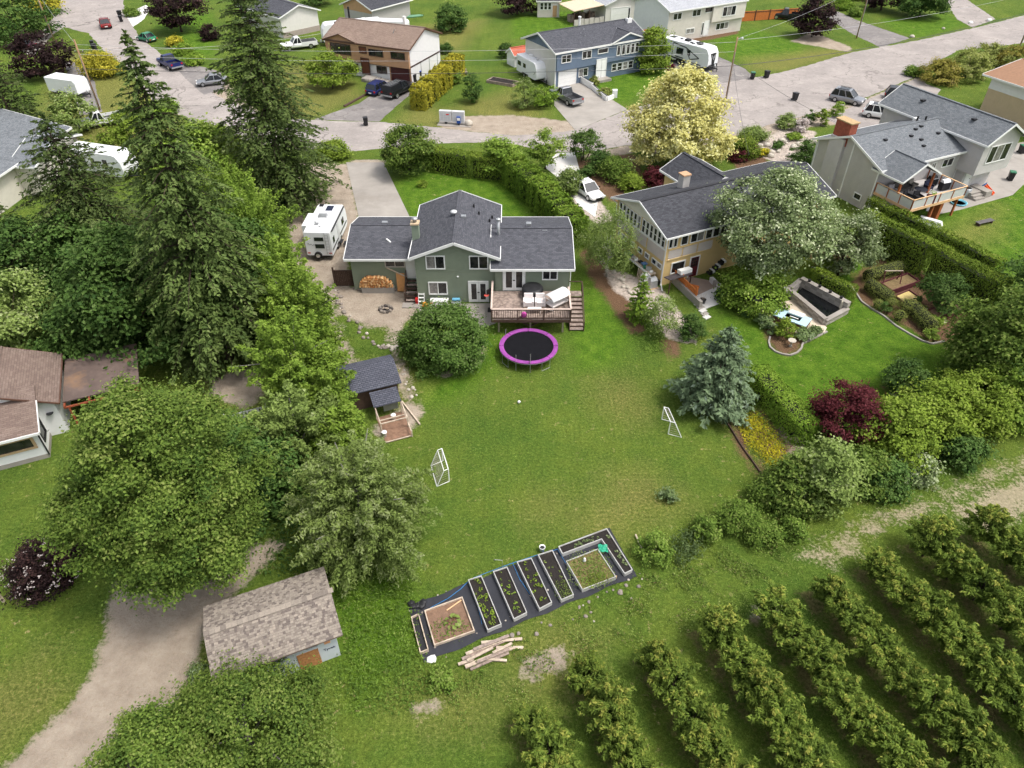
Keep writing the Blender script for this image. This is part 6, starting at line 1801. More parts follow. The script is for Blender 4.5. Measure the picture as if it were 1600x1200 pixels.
so = sw_.build('spare_wheel', TYRE, tv); MB().loft([[(xr - xx, .15 + rr * math.cos(6.283 * i / n_), .62 + rr * math.sin(6.283 * i / n_)) for i in range(n_)] for rr, xx in ((.2, .232), (.1, .25))]).build('rim', RIM, so)
for y in (-1.0, 1.0): MB().box(xr - .03, xr - .004, y - .12, y + .12, .75, .85).build('tail_light', TAIL, tv)
mb = MB()
pp = [(xr - .02, 1.0 - t * .08, 1.72 + .09 * math.sin(t * 1.9) * math.exp(-t * .06) - t * .012) for t in range(16)]
for a_, b_ in zip(pp[:-1], pp[1:]): mb.bar(a_, b_, .012, .035)
mb.build('script_emblem', plain('grey_script', hx(110, 106, 110), .5), tv)
MB().box(-1.2, 1.4, 1.2, 1.95, .6, 2.5).build('slide_out', plain('rv_white', hx(228, 229, 231)), tv)
o = MB().box(-1.24, -1.205, 1.3, 1.8, 1.4, 2.1).build('window', BLACK, tv); MB().box(-1.25, -1.241, 1.35, 1.75, 1.45, 2.05).build('pane', CARGLASS, o)
for x, z, w_, h_ in ((-2.2, 1.4, .5, .6), (1.5, 1.4, .8, .6)): side_win(tv, -1, x, z, w_, h_, 1.2)
MB().box(-.7, 0.0, -1.235, -1.205, .65, 2.45).build('door', plain('rv_door', hx(206, 206, 208), .4), tv)
MB().tube([(-2.6, -1.28, 2.75), (2.4, -1.28, 2.75)], .07).build('awning', BLACK, tv)
for i in range(3): MB().box(-.7, 0, -1.5 - i * .3, -1.24 - i * .3, .5 - i * .17, .54 - i * .17).build('entry_step', BLACK, tv)
MB().box(-3.0, 2.9, -1.225, -1.203, .95, 1.1).build('stripe', DARKM, tv)

# big black and white trailer on the far drive
bt = trailer('large white travel trailer with black graphics in front of the cream white house', at_(1074, 100), math.radians(-49), 9.4, 2.5, 3.3)
roof_kit(bt, 3.3, [('air_conditioner', 1.9, -.1, .42, .4, .3, BLACK), ('air_conditioner', -.6, .1, .42, .4, .3, BLACK), ('roof_hatch', -3.6, .3, .5, .5, .06, BLACK), ('roof_vent', -1.9, .2, .2, .2, .12, BLACK), ('roof_vent', .5, -.4, .2, .2, .12, BLACK), ('roof_vent', .9, .4, .15, .15, .1, BLACK), ('roof_vent', 1.0, -.6, .2, .2, .12, BLACK)])
for s in (-1, 1):
    for x, z, w_, h_ in ((-4.1, 1.9, .7, .9), (-2.9, 1.6, .5, .8), (-.9, 1.5, 1.3, .95), (.9, 1.7, .5, .8)): side_win(bt, s, x, z, w_, h_, 1.25)
    mb = MB()
    y = s * 1.262
    for a_, b_ in (((-2.3, 3.1), (-2.3, 1.0)), ((-2.3, 3.0), (.2, 2.7)), ((.2, 2.7), (2.9, 1.6)), ((2.9, 1.6), (1.2, 1.15)), ((1.2, 1.15), (.4, 2.5)), ((-4.6, 1.3), (-1.6, .75)), ((-4.7, .95), (3.4, .7)), ((-1.7, 1.1), (-.1, 1.05))):
        mb.bar((a_[0], y, a_[1]), (b_[0], y, b_[1]), .02, .14)
    mb.build('side_graphic', BLACK, bt)
cap = MB()
cap.add([(3.78, -.95, 3.24), (3.78, .95, 3.24), (4.22, .88, 2.95), (4.22, -.88, 2.95), (4.62, .72, 2.5), (4.62, -.72, 2.5), (4.72, .45, 1.75), (4.72, -.45, 1.75), (4.74, .3, .95), (4.74, -.3, .95)], [(0, 1, 2, 3), (3, 2, 4, 5), (5, 4, 6, 7), (7, 6, 8, 9)])
cap.build('front_mask', BLACK, bt)
mb = MB()
for s in (-1, 1):
    mb.bar((4.5, s * .72, 2.72), (4.77, 0, 1.6), .05, .07); mb.bar((4.62, s * .5, 2.35), (4.79, 0, 1.9), .04, .06)
mb.build('front_chevron', plain('silver_trim', hx(180, 182, 186), .3, .05), bt)
MB().box(4.3, 4.9, -1.0, 1.0, .5, .95).build('front_skirt', BLACK, bt)

bt2 = trailer('white travel trailer beside the white end wall of the blue house', at_(833, 122), math.radians(-62), 6.2, 2.4, 2.9)
roof_kit(bt2, 2.9, [('air_conditioner', -.9, .1, .4, .35, .25, WHITE), ('roof_vent', 1.3, 0, .2, .2, .12, GREYM), ('roof_vent', .3, .4, .2, .2, .12, GREYM)])
for x, z, w_ in ((-2.2, 1.5, 1.0), (-.6, 1.5, .8)): side_win(bt2, -1, x, z, w_, .6, 1.2)
mb = MB()
for k in range(5): mb.bar((2.2 + .1 * k, -1.21, 1.2 + .12 * k), (2.5 + .08 * k, -1.21, 1.35 + .1 * k), .015, .04)
mb.build('side_graphic', plain('grey_script', hx(110, 106, 110)), bt2)
bt3 = trailer('long white fifth-wheel trailer behind the tan and white house', at_(552, 66), math.radians(201), 10.2, 2.5, 3.4)
roof_kit(bt3, 3.4, [('air_conditioner', -2.2, .1, .4, .35, .28, WHITE), ('roof_vent', 2.6, .3, .25, .25, .14, BLACK), ('roof_vent', -.4, 0, .2, .2, .14, GREYM)])
for x in (-3.4, -1.2, 1.6): side_win(bt3, 1, x, 1.7, .9, .7, 1.25)
bt4 = trailer('white camper with dark swoosh graphics seen through the firs at the left', at_(168, 272), math.radians(-18), 7.6, 2.4, 3.0)
for x, z, w_ in ((-1.6, 1.6, 1.0), (-.1, 1.7, .55), (1.6, 1.7, .6)): side_win(bt4, -1, x, z, w_, .62, 1.2)
mb = MB()
for k in range(9): mb.bar((-.4 + .38 * k, -1.212, 1.5 - .09 * k + .012 * k * k), (0 + .38 * k, -1.212, 1.42 - .085 * k + .012 * k * k), .015, .12 - .008 * k)
mb.build('side_graphic', DARKM, bt4)
bt5 = trailer('white cargo trailer on the driveway at the top left', at_(112, 148), math.radians(-20), 5.4, 2.3, 2.5, 'box', name='cargo_trailer')
bt6 = trailer('white low camper roof behind the tan and white house', at_(615, 55), math.radians(-8), 5.6, 2.2, 2.5, 'box', name='camper_trailer')
# ================================================================ OBJECTS
# ---- trampoline
tp = G(826, 541, .85)
tr = thing('trampoline', 'round trampoline with purple pad and black mat in front of the deck', 'trampoline', (tp.x, tp.y, 0))
TR = 2.25
PURP = plain('purple_pad', hx(140, 66, 142), .6, .3, 1.2)
def ring(mb, r0, r1, z0, z1, n=48):
    rings = []
    for r_, z in ((r0, z0), (r1, z0), (r1, z1), (r0, z1), (r0, z0)): rings.append([(r_ * math.cos(6.283 * i / n), r_ * math.sin(6.283 * i / n), z) for i in range(n)])
    return mb.loft(rings, cap=False)
MB().lathe([(TR - .3, .84), (TR - .3, .85)], 48).build('jump_mat', plain('black_mat', (.010, .010, .012), .95, .15, 3, spec=.05), tr)
npad = 8
for k in range(npad):
    mb = MB()
    a0, a1 = 6.283 * k / npad + .012, 6.283 * (k + 1) / npad - .012
    rr = []
    for i in range(7):
        a = a0 + (a1 - a0) * i / 6
        rr.append([(r_ * math.cos(a), r_ * math.sin(a), z) for r_, z in ((TR - .32, .86), (TR + .03, .87), (TR + .03, .93), (TR - .16, .95), (TR - .32, .92))])
    mb.loft(rr); mb.build('pad', PURP, tr)
ring(MB(), TR - .03, TR + .02, .80, .855).build('frame_ring', GREYM, tr)
for k in range(4):
    a = 6.283 * k / 4 + .62
    mb = MB(); da = .17
    p = [((TR) * math.cos(a + s), TR * math.sin(a + s), z) for s, z in ((-da, .8), (-da, .03), (da, .03), (da, .8))]
    mb.tube(p, .022, 6); mb.build('leg', GREYM, tr)
for k, (a, h) in enumerate(((4.25, 1.55), (4.75, 1.8), (2.5, 1.5))):
    MB().tube([(TR * .99 * math.cos(a), TR * .99 * math.sin(a), .03), (TR * .99 * math.cos(a), TR * .99 * math.sin(a), h)], .022).build('enclosure_pole', GREYM, tr)

# ---- goals and ball
def goal(label, a, b, depth):
    """goal mouth from ground point a to b, net goes back by depth vector"""
    base = (Vector(a) + Vector(b)) / 2
    g = thing('goal', label, 'goal', base, group='small goals on the lawn')
    A, B = Vector(a) - base, Vector(b) - base
    up_ = Vector((0, 0, 1.15)); d = Vector(depth)
    MB().tube([A, A + up_], .035).build('goal_post', WHITE, g); MB().tube([B, B + up_], .035).build('goal_post', WHITE, g); MB().tube([A + up_, B + up_], .035).build('crossbar', WHITE, g)
    MB().tube([A, A + d, B + d, B], .03).build('base_frame', WHITE, g)
    top = d * .35
    for p in (A, B): MB().tube([p + up_, p + up_ + top, p + d], .025).build('net_stay', WHITE, g)
    MB().tube([A + up_ + top, B + up_ + top], .025).build('top_bar', WHITE, g)
    NET = plain('net_cord', hx(176, 168, 160), .8, .1)
    mb = MB()
    n = 9
    for i in range(n + 1):
        t = i / n
        mb.tube([A.lerp(B, t) + up_, A.lerp(B, t) + up_ + top, A.lerp(B, t) + d], .008, 3)
    for i in range(1, 11):
        t = i / 10
        q = (up_ + top).lerp(d, t)
        mb.tube([A + q, B + q], .008, 3)
    for p in (A, B):
        for i in range(1, 6):
            t = i / 6
            mb.tube([p + up_ * t, p + d.lerp(up_ + top, t)], .008, 3)
    mb.build('net', NET, g)
    return g


goal('small goal with white tubes and netting near the willow', G(702, 752), G(692, 720), (-.75, -.45, 0))
goal('small goal with white tubes and netting near the blue spruce', G(1044, 678), G(1034, 655), (.85, -.35, 0))
b_ = G(811, 630)
bo = thing('ball', 'small white ball on the back lawn', 'ball', b_)
MB().lathe([(.01, 0), (.07, .02), (.11, .08), (.12, .12), (.11, .16), (.07, .22), (.01, .24)], 14).build('ball_shell', WHITE, bo, True)
MB().lathe([(.121, .1), (.123, .12), (.121, .14)], 14).build('ball_band', BLACK, bo)

# ---- raised garden with landscape fabric
FABC = [G(638, 948), G(952, 824), G(995, 900), G(663, 1036)]
fab = plain('woven_fabric', hx(46, 47, 53), .6, .2, .8, .9, 2.2)
mb = MB()
nx_, ny_ = 60, 14
vs2 = []
for j in range(ny_ + 1):
    for i in range(nx_ + 1):
        u, v_ = i / nx_, j / ny_
        p = FABC[0].lerp(FABC[1], u).lerp(FABC[3].lerp(FABC[2], u), v_)
        wr = .012 + .035 * abs(math.sin(u * 47 + v_ * 9)) * (1 if v_ > .78 else .15) + R.uniform(0, .008)
        e = .06 * math.sin(u * 31) if j in (0, ny_) else 0
        vs2.append((p.x, p.y + e, wr))
mb.add(vs2, [(j * (nx_ + 1) + i, (j + 1) * (nx_ + 1) + i, (j + 1) * (nx_ + 1) + i + 1, j * (nx_ + 1) + i + 1) for j in range(ny_) for i in range(nx_)])
tag(mb.build('landscape_fabric', fab, None, True), 'black woven landscape fabric laid under the garden beds', 'fabric')


BEDW = plain('weathered_white_board', hx(178, 177, 174), .7, .15, 3, dirt=hx(138, 130, 120))


def bed(label, c, h=.3, t=.045, boards=BEDW, soil=SOIL, group=None, fill=.8):
    c = [Vector((p.x, p.y, 0)) for p in c]
    ctr = sum(c, Vector()) / len(c)
    o = thing('garden_bed', label, 'garden bed', ctr, group=group)
    q = [p - ctr for p in c]; n = len(q)
    for i in range(n):
        a, b = q[i], q[(i + 1) % n]
        d = (b - a).normalized()
        MB().bar((a.x - d.x * t * .4 * (i % 2), a.y - d.y * t * .4 * (i % 2), h / 2 + .02), (b.x + d.x * t * .4 * (i % 2), b.y + d.y * t * .4 * (i % 2), h / 2 + .02), t, h + (.004 if i % 2 else 0)).build('side_board', boards, o)
    MB().prism([(p.x, p.y) for p in q], .03, h * fill).build('soil', soil, o)
    return o, c, h * fill


BED4 = [((732, 906), (752, 900), (783, 975), (762, 984)), ((771, 893), (792, 886), (823, 957), (803, 967)), ((808, 878), (830, 872), (862, 941), (843, 951)), ((841, 867), (863, 860), (896, 929), (877, 937))]
lbl4 = ['long white-sided bed with leafy seedlings left of the other dark beds', 'long white-sided bed of dark soil, second from the left', 'long white-sided bed of dark soil, third from the left', 'long white-sided bed with a green patch at its near end']
beds = []
for i, q in enumerate(BED4): beds.append(bed(lbl4[i], [G(*p, .3) for p in q], group='long white-sided planter beds'))


def seedlings(label, quad, z, n, size, mat='aspen', margin=.12, leaves=7, group='seedlings in the garden beds'):
    protos = []
    for k in range(3):
        m = leaves
        d = unit(NR.normal(size=(m, 3)) * [1, 1, .4]); d[:, 2] = np.abs(d[:, 2])
        me = leaf_mesh('seedling', d * size * .6 + [0, 0, size * .35], unit(d * .3 + [0, 0, 1]), np.full(m, size) * NR.uniform(.6, 1.3, m), .55 + NR.normal(0, .2, m), LM[mat], .55)
        protos.append(me)
    for i in range(n):
        u, v_ = R.uniform(margin, 1 - margin), R.uniform(.05, .95)
        p = quad[0].lerp(quad[1], u).lerp(quad[3].lerp(quad[2], u), v_)
        o = bpy.data.objects.new('seedling', protos[i % 3]); COL.objects.link(o); o.location = (p.x, p.y, z); o.rotation_euler = (0, 0, R.uniform(0, 6.28))
        s = R.uniform(.6, 1.3); o.scale = (s, s, s)
        tag(o, label, 'seedling', group)


for i, (b3, n, sz, mt) in enumerate(zip(beds, (24, 14, 14, 10), (.125, .11, .115, .08), ('lime', 'aspen', 'lime', 'weedlight'))):
    seedlings(('small green seedling in the leftmost long dark bed', 'small green seedling in the second long dark bed', 'small green seedling in the third long dark bed', 'tiny pale seedling in the long bed with the green patch')[i], b3[1], b3[2], n, sz, mt)
# green patch of the fourth bed
q4 = [G(*p, .3) for p in ((866, 912), (886, 905), (896, 928), (877, 936))]
scatter('salad_patch', 'dense pale green salad at the near end of the fourth bed', [[(p.x, p.y) for p in q4]], 420, .07, 'weedlight', .08, .8)
bpy.context.scene.objects['salad_patch'].location.z = .24
# L-shaped bed: two arms
Lb = thing('garden_bed', 'white L-shaped bed of dark soil at the right end of the garden', 'garden bed', G(930, 850))
Lb0 = G(930, 850)
Lp = [G(*p, .3) for p in ((873, 854), (948, 826), (988, 890), (976, 896), (940, 842), (879, 865))]
for i in range(6):
    a, b = Lp[i] - Lb0, Lp[(i + 1) % 6] - Lb0
    MB().bar((a.x, a.y, .17), (b.x, b.y, .17), .045 + .004 * (i % 2), .3 + .004 * (i % 2)).build('side_board', BEDW, Lb)
MB().prism([(p.x - Lb0.x, p.y - Lb0.y) for p in Lp], .03, .24).build('soil', SOIL, Lb)
seedlings('small pale seedling in the L-shaped bed', [G(*p, .3) for p in ((880, 856), (945, 831), (948, 838), (882, 862))], .24, 16, .10, 'pale'); seedlings('small pale seedling in the L-shaped bed', [G(*p, .3) for p in ((945, 833), (952, 835), (985, 888), (978, 892))], .24, 14, .10, 'pale')
# square bed with greens
SOILG = plain('weedy_soil', hx(118, 100, 70), .95, .35, 6, 1, 25)
sq, sqc, sqz = bed('square white-topped bed with mixed greens inside the L-shaped bed', [G(*p, .3) for p in ((885, 877), (934, 858), (962, 901), (910, 921))], soil=SOILG)
scatter('salad_patch', 'mixed greens growing in the square bed', [[(p.x, p.y) for p in sqc]], 520, .085, 'weedlight', .1, .8).location.z = .24
lt = [G(*p, .3) for p in ((914, 906), (940, 895), (950, 903), (918, 918))]
scatter('salad_patch', 'bright lettuce row at the near side of the square bed', [[(p.x, p.y) for p in lt]], 420, .1, 'lime', .14, .8).location.z = .24
MB_ = MB(); a, b = G(910, 922), G(963, 902); MB_.bar((a.x, a.y - .06, .12), (b.x, b.y - .06, .12), .04, .22); MB_.build('skirt_board', WOODN, None); o = bpy.data.objects['skirt_board']; o.parent = sq; o.matrix_parent_inverse = Matrix.Translation(-sq.location)
# old brown bed with rhubarb, narrow black bed
ob, obc, obz = bed('old weathered bed of bare soil with rhubarb at the left end of the garden', [G(*p, .15) for p in ((664, 955), (722, 934), (741, 986), (679, 1008))], .2, .06, WOODP, plain('brown_soil', hx(122, 97, 80), .95, .25, 5, .8, 25), fill=.5)
scatter('bed_weeds', 'weeds over the near half of the old weathered bed', [P((672, 975), (700, 968), (735, 972), (740, 985), (680, 1005))], 200, .12, 'weed', .22, .8)
rh = thing('rhubarb_plant', 'large-leaved pale rhubarb in the old weathered bed', 'plant', G(708, 976))
d = unit(NR.normal(size=(16, 3)) * [1, 1, .3]); d[:, 2] = np.abs(d[:, 2])
me = leaf_mesh('leaves', d * .38 + [0, 0, .22], unit(d * .4 + [0, 0, 1]), NR.uniform(.2, .36, 16), .7 + NR.normal(0, .15, 16), LM['weedlight'], .8, d)
o = bpy.data.objects.new('leaves', me); COL.objects.link(o); o.parent = rh
mb = MB()
for k in range(8): mb.tube([(0, 0, 0), tuple(d[k] * .3 + np.array([0, 0, .15]))], .012, 4)
mb.build('stalks', plain('rhubarb_stalk', hx(150, 80, 76), .6), rh)
bed('narrow empty black bed with pale frame at the far left of the garden', [G(*p, .2) for p in ((643, 965), (654, 960), (669, 1015), (657, 1020))], .25, .05, WOODP, plain('black_liner', (.02, .02, .023), .6, .2), fill=.5)
a, b = G(698, 954, .12), G(721, 938, .12); tag(MB().bar((a.x, a.y, .14), (b.x, b.y, .14), .06, .04).build('wooden_stake', WOODN), 'pale stake lying across the old weathered bed', 'stake')
# hose, tap pipe, bucket, net, stones, mat roll
HOSE = plain('blue_hose', hx(60, 122, 176), .4, .1)
pts = [G(*p, .06) for p in ((672, 950), (700, 935), (720, 920), (735, 905), (760, 895), (800, 880), (840, 867), (872, 858))]
tag(MB().tube(pts, .018, 5).build('garden_hose', HOSE), 'blue hose along the back edge of the beds', 'hose')
for k, q in enumerate((((735, 905), (740, 925), (750, 960), (753, 975)), ((801, 880), (812, 905), (828, 928)), ((871, 858), (884, 880), (890, 892)))):
    tag(MB().tube([G(*p, .05) for p in q], .015, 5).build('drip_hose', HOSE), ('blue drip hose left of the first long bed', 'blue drip hose between the second and third long beds', 'blue drip hose beside the square bed')[k], 'hose')
p = G(785, 888); sp = thing('standpipe', 'thin bent water pipe standing behind the beds', 'pipe', p); MB().tube([(0, 0, 0), (0, 0, .75), (-.45, .05, .75)], .018, 5).build('pipe', GREYM, sp); MB().obox((-.45, .05, .72), (.05, .05, .1)).build('tap', DARKM, sp)
p = G(847, 861); bk = thing('bucket', 'white bucket standing behind the fourth long bed', 'bucket', p); MB().lathe([(.13, 0), (.17, .36), (.185, .37), (.185, .4), (.16, .4), (.15, .3)], 14).build('pail', WHITE, bk, True); MB().lathe([(.02, .3), (.15, .301)], 14).build('contents', BLACK, bk)
p = G(942, 858, .25); nt_ = thing('netting', 'crumpled green netting on the corner of the square bed', 'netting', p)
mb = MB()
vv = [((i - 3) * .09 + R.uniform(-.02, .02), (j - 3) * .09 + R.uniform(-.02, .02), R.uniform(0, .12) + .02) for j in range(7) for i in range(7)]
mb.add(vv, [(j * 7 + i, j * 7 + i + 1, (j + 1) * 7 + i + 1, (j + 1) * 7 + i) for j in range(6) for i in range(6)]); mb.build('sheet', plain('green_net', hx(46, 150, 118), .5, .2, 6), nt_)
p = G(650, 945); rl = thing('plastic_roll', 'crumpled black plastic at the left corner of the fabric', 'plastic sheet', p); mb = MB()
for k in range(5): mb.stone((R.uniform(-.4, .4), R.uniform(-.15, .15), 0), .22, .16)
mb.build('folds', BLACK, rl)
p = G(913, 877, .26); dk_ = thing('garden_ornament', 'small white ornament standing in the square bed', 'ornament', p); MB().lathe([(.08, 0), (.1, .1), (.06, .2), (.07, .26), (.02, .32)], 10).build('ornament_body', WHITE, dk_, True)
stones = [(829, 931, .1), (856, 922, .09), (867, 918, .1), (895, 905, .08), (940, 898, .08), (950, 893, .09), (905, 948, .12), (920, 941, .14), (934, 933, .1), (905, 950, .1), (911, 946, .08), (948, 925, .09), (958, 922, .1), (969, 926, .24), (978, 915, .16), (998, 917, .18), (860, 977, .15), (838, 991, .18), (813, 966, .09), (790, 970, .08), (846, 973, .1), (895, 968, .09), (915, 963, .16), (923, 957, .12), (928, 971, .09), (745, 990, .08), (680, 1012, .1), (660, 957, .1), (658, 938, .07), (684, 930, .07), (697, 924, .06), (640, 955, .08), (797, 964, .08), (697, 1027, .06), (870, 865, .08), (1000, 897, .08), (982, 906, .1), (1003, 905, .08), (800, 993, .2), (810, 990, .16), (986, 935, .12)]
def nth(i): return '%d%s' % (i, 'th' if 10 <= i % 100 <= 20 else {1: 'st', 2: 'nd', 3: 'rd'}.get(i % 10, 'th'))


for i, (px, py, r_) in enumerate(sorted(stones)):
    p = G(px, py); s = thing('stone', 'pale stone at the garden fabric, %s from the left around its edge' % nth(i + 1), 'stone', p, group='stones around the garden fabric')
    MB().stone((0, 0, 0), r_ * .75, r_ * .55).build('stone_block', STONE if i % 4 else STONEW, s, False)
# plank pile
PC = G(768, 1022)
planks = [((722, 1030), (790, 1000), .14), ((727, 1042), (800, 1012), .16), ((728, 1022), (785, 1000), .2), ((735, 1046), (795, 1020), .1), ((752, 1004), (816, 998), .16), ((716, 1038), (740, 1030), .18), ((745, 1035), (796, 1014), .26), ((730, 1032), (770, 1012), .3), ((760, 1030), (792, 1032), .12), ((740, 1015), (795, 993), .3), ((775, 1012), (818, 1012), .05), ((770, 1020), (800, 1005), .34)]
for i, (a, b, z) in enumerate(planks):
    a, b = G(*a, z), G(*b, z); c = (a + b) / 2
    pl = thing('plank', 'rough pale plank in the pile beside the landscape fabric, %s from its far side' % nth(sorted(range(12), key=lambda k_: planks[k_][0][1] + planks[k_][1][1]).index(i) + 1), 'plank', c, group='planks in the pile')
    MB().bar(a - c, b - c, R.uniform(.12, .2), R.uniform(.04, .09)).build('board', WOODP if i % 3 else WOODW, pl)
p = G(675, 1030); pb = thing('paper_sack', 'torn white plastic sack at the near left corner of the fabric', 'sack', p); MB().stone((0, 0, 0), .28, .12).build('sack_folds', WHITE, pb)

# ---- deck furniture
def on_deck(x, y): return (x, y, DK + .004)
gr = thing('covered_table', 'round patio table under a black cover on the deck', 'table', on_deck(1.7, 50.1))
MB().lathe([(.82, 0), (.86, .35), (.9, .72), (.86, .86), (.55, .92), (.2, .96)], 20).build('cover', plain('black_cover', (.018, .018, .02), .5, .3, 3, .6, 5), gr, True)
CUSH = plain('pale_cushion', hx(226, 218, 214), .8, .06)
for k, x in enumerate((1.35, 2.3)):
    ac = thing('armchair', ('white cushioned armchair on the deck, the left one', 'white cushioned armchair on the deck, the right one')[k], 'armchair', on_deck(x, 48.75))
    MB().box(-.36, .36, -.36, .4, .12, .38).build('seat_base', CUSH, ac); MB().box(-.27, .27, -.38, .25, .39, .5).build('seat_cushion', CUSH, ac); MB().obox((0, .36, .62), (.72, .16, .6), 0, -.15).build('backrest', CUSH, ac)
    for s in (-1, 1): MB().box(s * .36 - .07, s * .36 + .07, -.38, .36, .12, .58).build('armrest', CUSH, ac)
    for sx in (-.3, .3):
        for sy in (-.3, .32): MB().box(sx - .03, sx + .03, sy - .03, sy + .03, 0, .12).build('leg', WOODN, ac)
ct = thing('coffee_table', 'low pale coffee table in front of the deck armchairs', 'table', on_deck(1.82, 47.75))
MB().box(-.55, .55, -.22, .22, .3, .37).build('table_top', CUSH, ct)
for sx in (-.48, .48):
    for sy in (-.17, .17): MB().box(sx - .03, sx + .03, sy - .03, sy + .03, 0, .3).build('leg', CUSH, ct)
lo_ = thing('canopy_swing', 'white curved canopy daybed standing askew on the deck', 'daybed', on_deck(3.65, 48.8), math.radians(40))
mb = MB(); rr = []
for i in range(9):
    a = -1.0 + 2.0 * i / 8
    rr.append([(x, .75 * math.sin(a), .95 + .75 * math.cos(a) - .45 + z) for x, z in ((-.95, 0), (.95, 0), (.95, .04), (-.95, .04))])
mb.loft(rr); mb.build('canopy', plain('white_canvas', hx(228, 228, 226), .7, .04), lo_, True)
for sx in (-.9, .9): MB().tube([(sx, -.6, 0), (sx, -.62, .9), (sx, .62, .9), (sx, .6, 0)], .025).build('frame', WHITE, lo_)
MB().box(-.85, .85, -.5, .45, .3, .42).build('seat', CUSH, lo_); MB().obox((-1.15, -.35, .22), (.8, .35, .06), 0, 0, .5).build('footrest', CUSH, lo_)
p = (-.35 + 1.9 - .05, 46.95); pk = thing('beach_ball', 'pink toy leaning behind the deck railing', 'toy', on_deck(.95, 47.0)); MB().lathe([(.02, 0), (.16, .05), (.24, .2), (.24, .32), (.16, .46), (.02, .5)], 14).build('ball_shell', plain('pink_plastic', hx(220, 84, 180), .4, .15), pk, True)

# ---- back yard of the green house
fw = thing('firewood_stack', 'mounded stack of split firewood against the green wall', 'firewood', (-11.6, 53.0, 0))
MB().box(-1.55, 1.3, -.1, .3, .0, .55).build('crib', CONC, fw)
logm = [plain('split_log_tan', hx(202, 152, 98), .85, .25, 7), plain('split_log_orange', hx(178, 122, 74), .85, .3, 7), plain('split_log_pale', hx(220, 180, 132), .85, .2, 7)]
lp = [MB().tube([(0, -.2, 0), (0, .2, 0)], .085, 6).build('log', m_, fw) for m_ in logm]
lp_used = [False] * 3
for r_ in range(7):
    wdt = 3.0 * math.sqrt(max(0, 1 - (r_ / 7.2) ** 2)) * (.98 if r_ else 1)
    n = int(wdt / .165)
    for i in range(n):
        k = R.randrange(3)
        o = lp[k] if not lp_used[k] else lp[k].copy()
        if lp_used[k]: COL.objects.link(o)
        lp_used[k] = True
        o.location = (-.15 - wdt / 2 + i * .165 + R.uniform(-.02, .02), .1 + R.uniform(-.07, .04), .64 + r_ * .145); o.rotation_euler = (R.uniform(-.1, .1), R.uniform(0, 3), R.uniform(-.15, .15)); o.scale = (R.uniform(.8, 1.2), 1, R.uniform(.75, 1.15))
pw = thing('plywood_sheet', 'orange-brown plywood sheet leaning on the green wall', 'board', (-9.68, 53.15, 0)); MB().obox((0, .02, .95), (.72, .03, 1.75), 0, -.1).build('panel', plain('plywood', hx(206, 150, 96), .7, .12, 4), pw)
lk = thing('plank', 'long plank leaning diagonally above the firewood', 'plank', (-9.9, 53.2, 0)); MB().bar((-.9, .08, 2.35), (.75, -.1, 1.55), .05, .1).build('board', WOODP, lk); MB().bar((.8, -.1, 1.55), (.8, -.1, 0), .06, .06).build('prop', WOODB, lk)
fn = thing('fence', 'short dark brown board fence with gate post left of the firewood', 'fence', (-14.75, 54.0, 0))
for i in range(11): MB().box(-.85 + i * .155, -.705 + i * .155, -.015, .015, .08, 1.62).build('plank', WOODB, fn)
MB().box(-.85, .86, .016, .06, 1.4, 1.5).build('rail', WOODB, fn); MB().box(-.85, .86, .016, .06, .3, .4).build('rail', WOODB, fn); MB().box(-.86, .86, -.05, .07, 1.62, 1.67).build('cap_rail', WOODB, fn)
for x in (-.93, .9): MB().box(x - .06, x + .06, -.06, .06, 0, 1.95 if x < 0 else 1.7).build('post', WOODB, fn)
fp = thing('fire_pit', 'ring of dark stones with ash in the sandy yard', 'fire pit', G(603, 484))
for i in range(11): MB().stone((.5 * math.cos(6.283 * i / 11), .5 * math.sin(6.283 * i / 11), 0), .16, .24).build('stone', STONE if i % 3 else plain('soot_stone', hx(84, 78, 74), .95, .3, 5), fp, False)
MB().lathe([(.02, .02), (.42, .03), (.48, .02)], 14).build('ash', plain('ash', hx(90, 86, 84), .95, .3, 5), fp)
for i in range(3): MB().tube([(R.uniform(-.3, -.1), R.uniform(-.2, .2), .12), (R.uniform(.1, .3), R.uniform(-.2, .2), .2)], .07, 6).build('charred_log', WOODP if i else BLACK, fp)
# rock borders, each stone its own
def rocks(label, pts, n, r0, r1, m=STONE, group=None, spread=.25):
    for i in range(n):
        t = i / max(1, n - 1) * (len(pts) - 1); k = min(int(t), len(pts) - 2); f_ = t - k
        p = G(pts[k][0] + (pts[k + 1][0] - pts[k][0]) * f_, pts[k][1] + (pts[k + 1][1] - pts[k][1]) * f_)
        s = thing('rock', label + ', %s along the line' % nth(i + 1), 'rock', (p.x + R.uniform(-spread, spread), p.y + R.uniform(-spread, spread), 0), R.uniform(0, 6), group)
        r_ = R.uniform(r0, r1)
        MB().stone((0, 0, 0), r_, r_ * .9).build('stone_block', m if R.random() < .7 else STONEW, s, True)


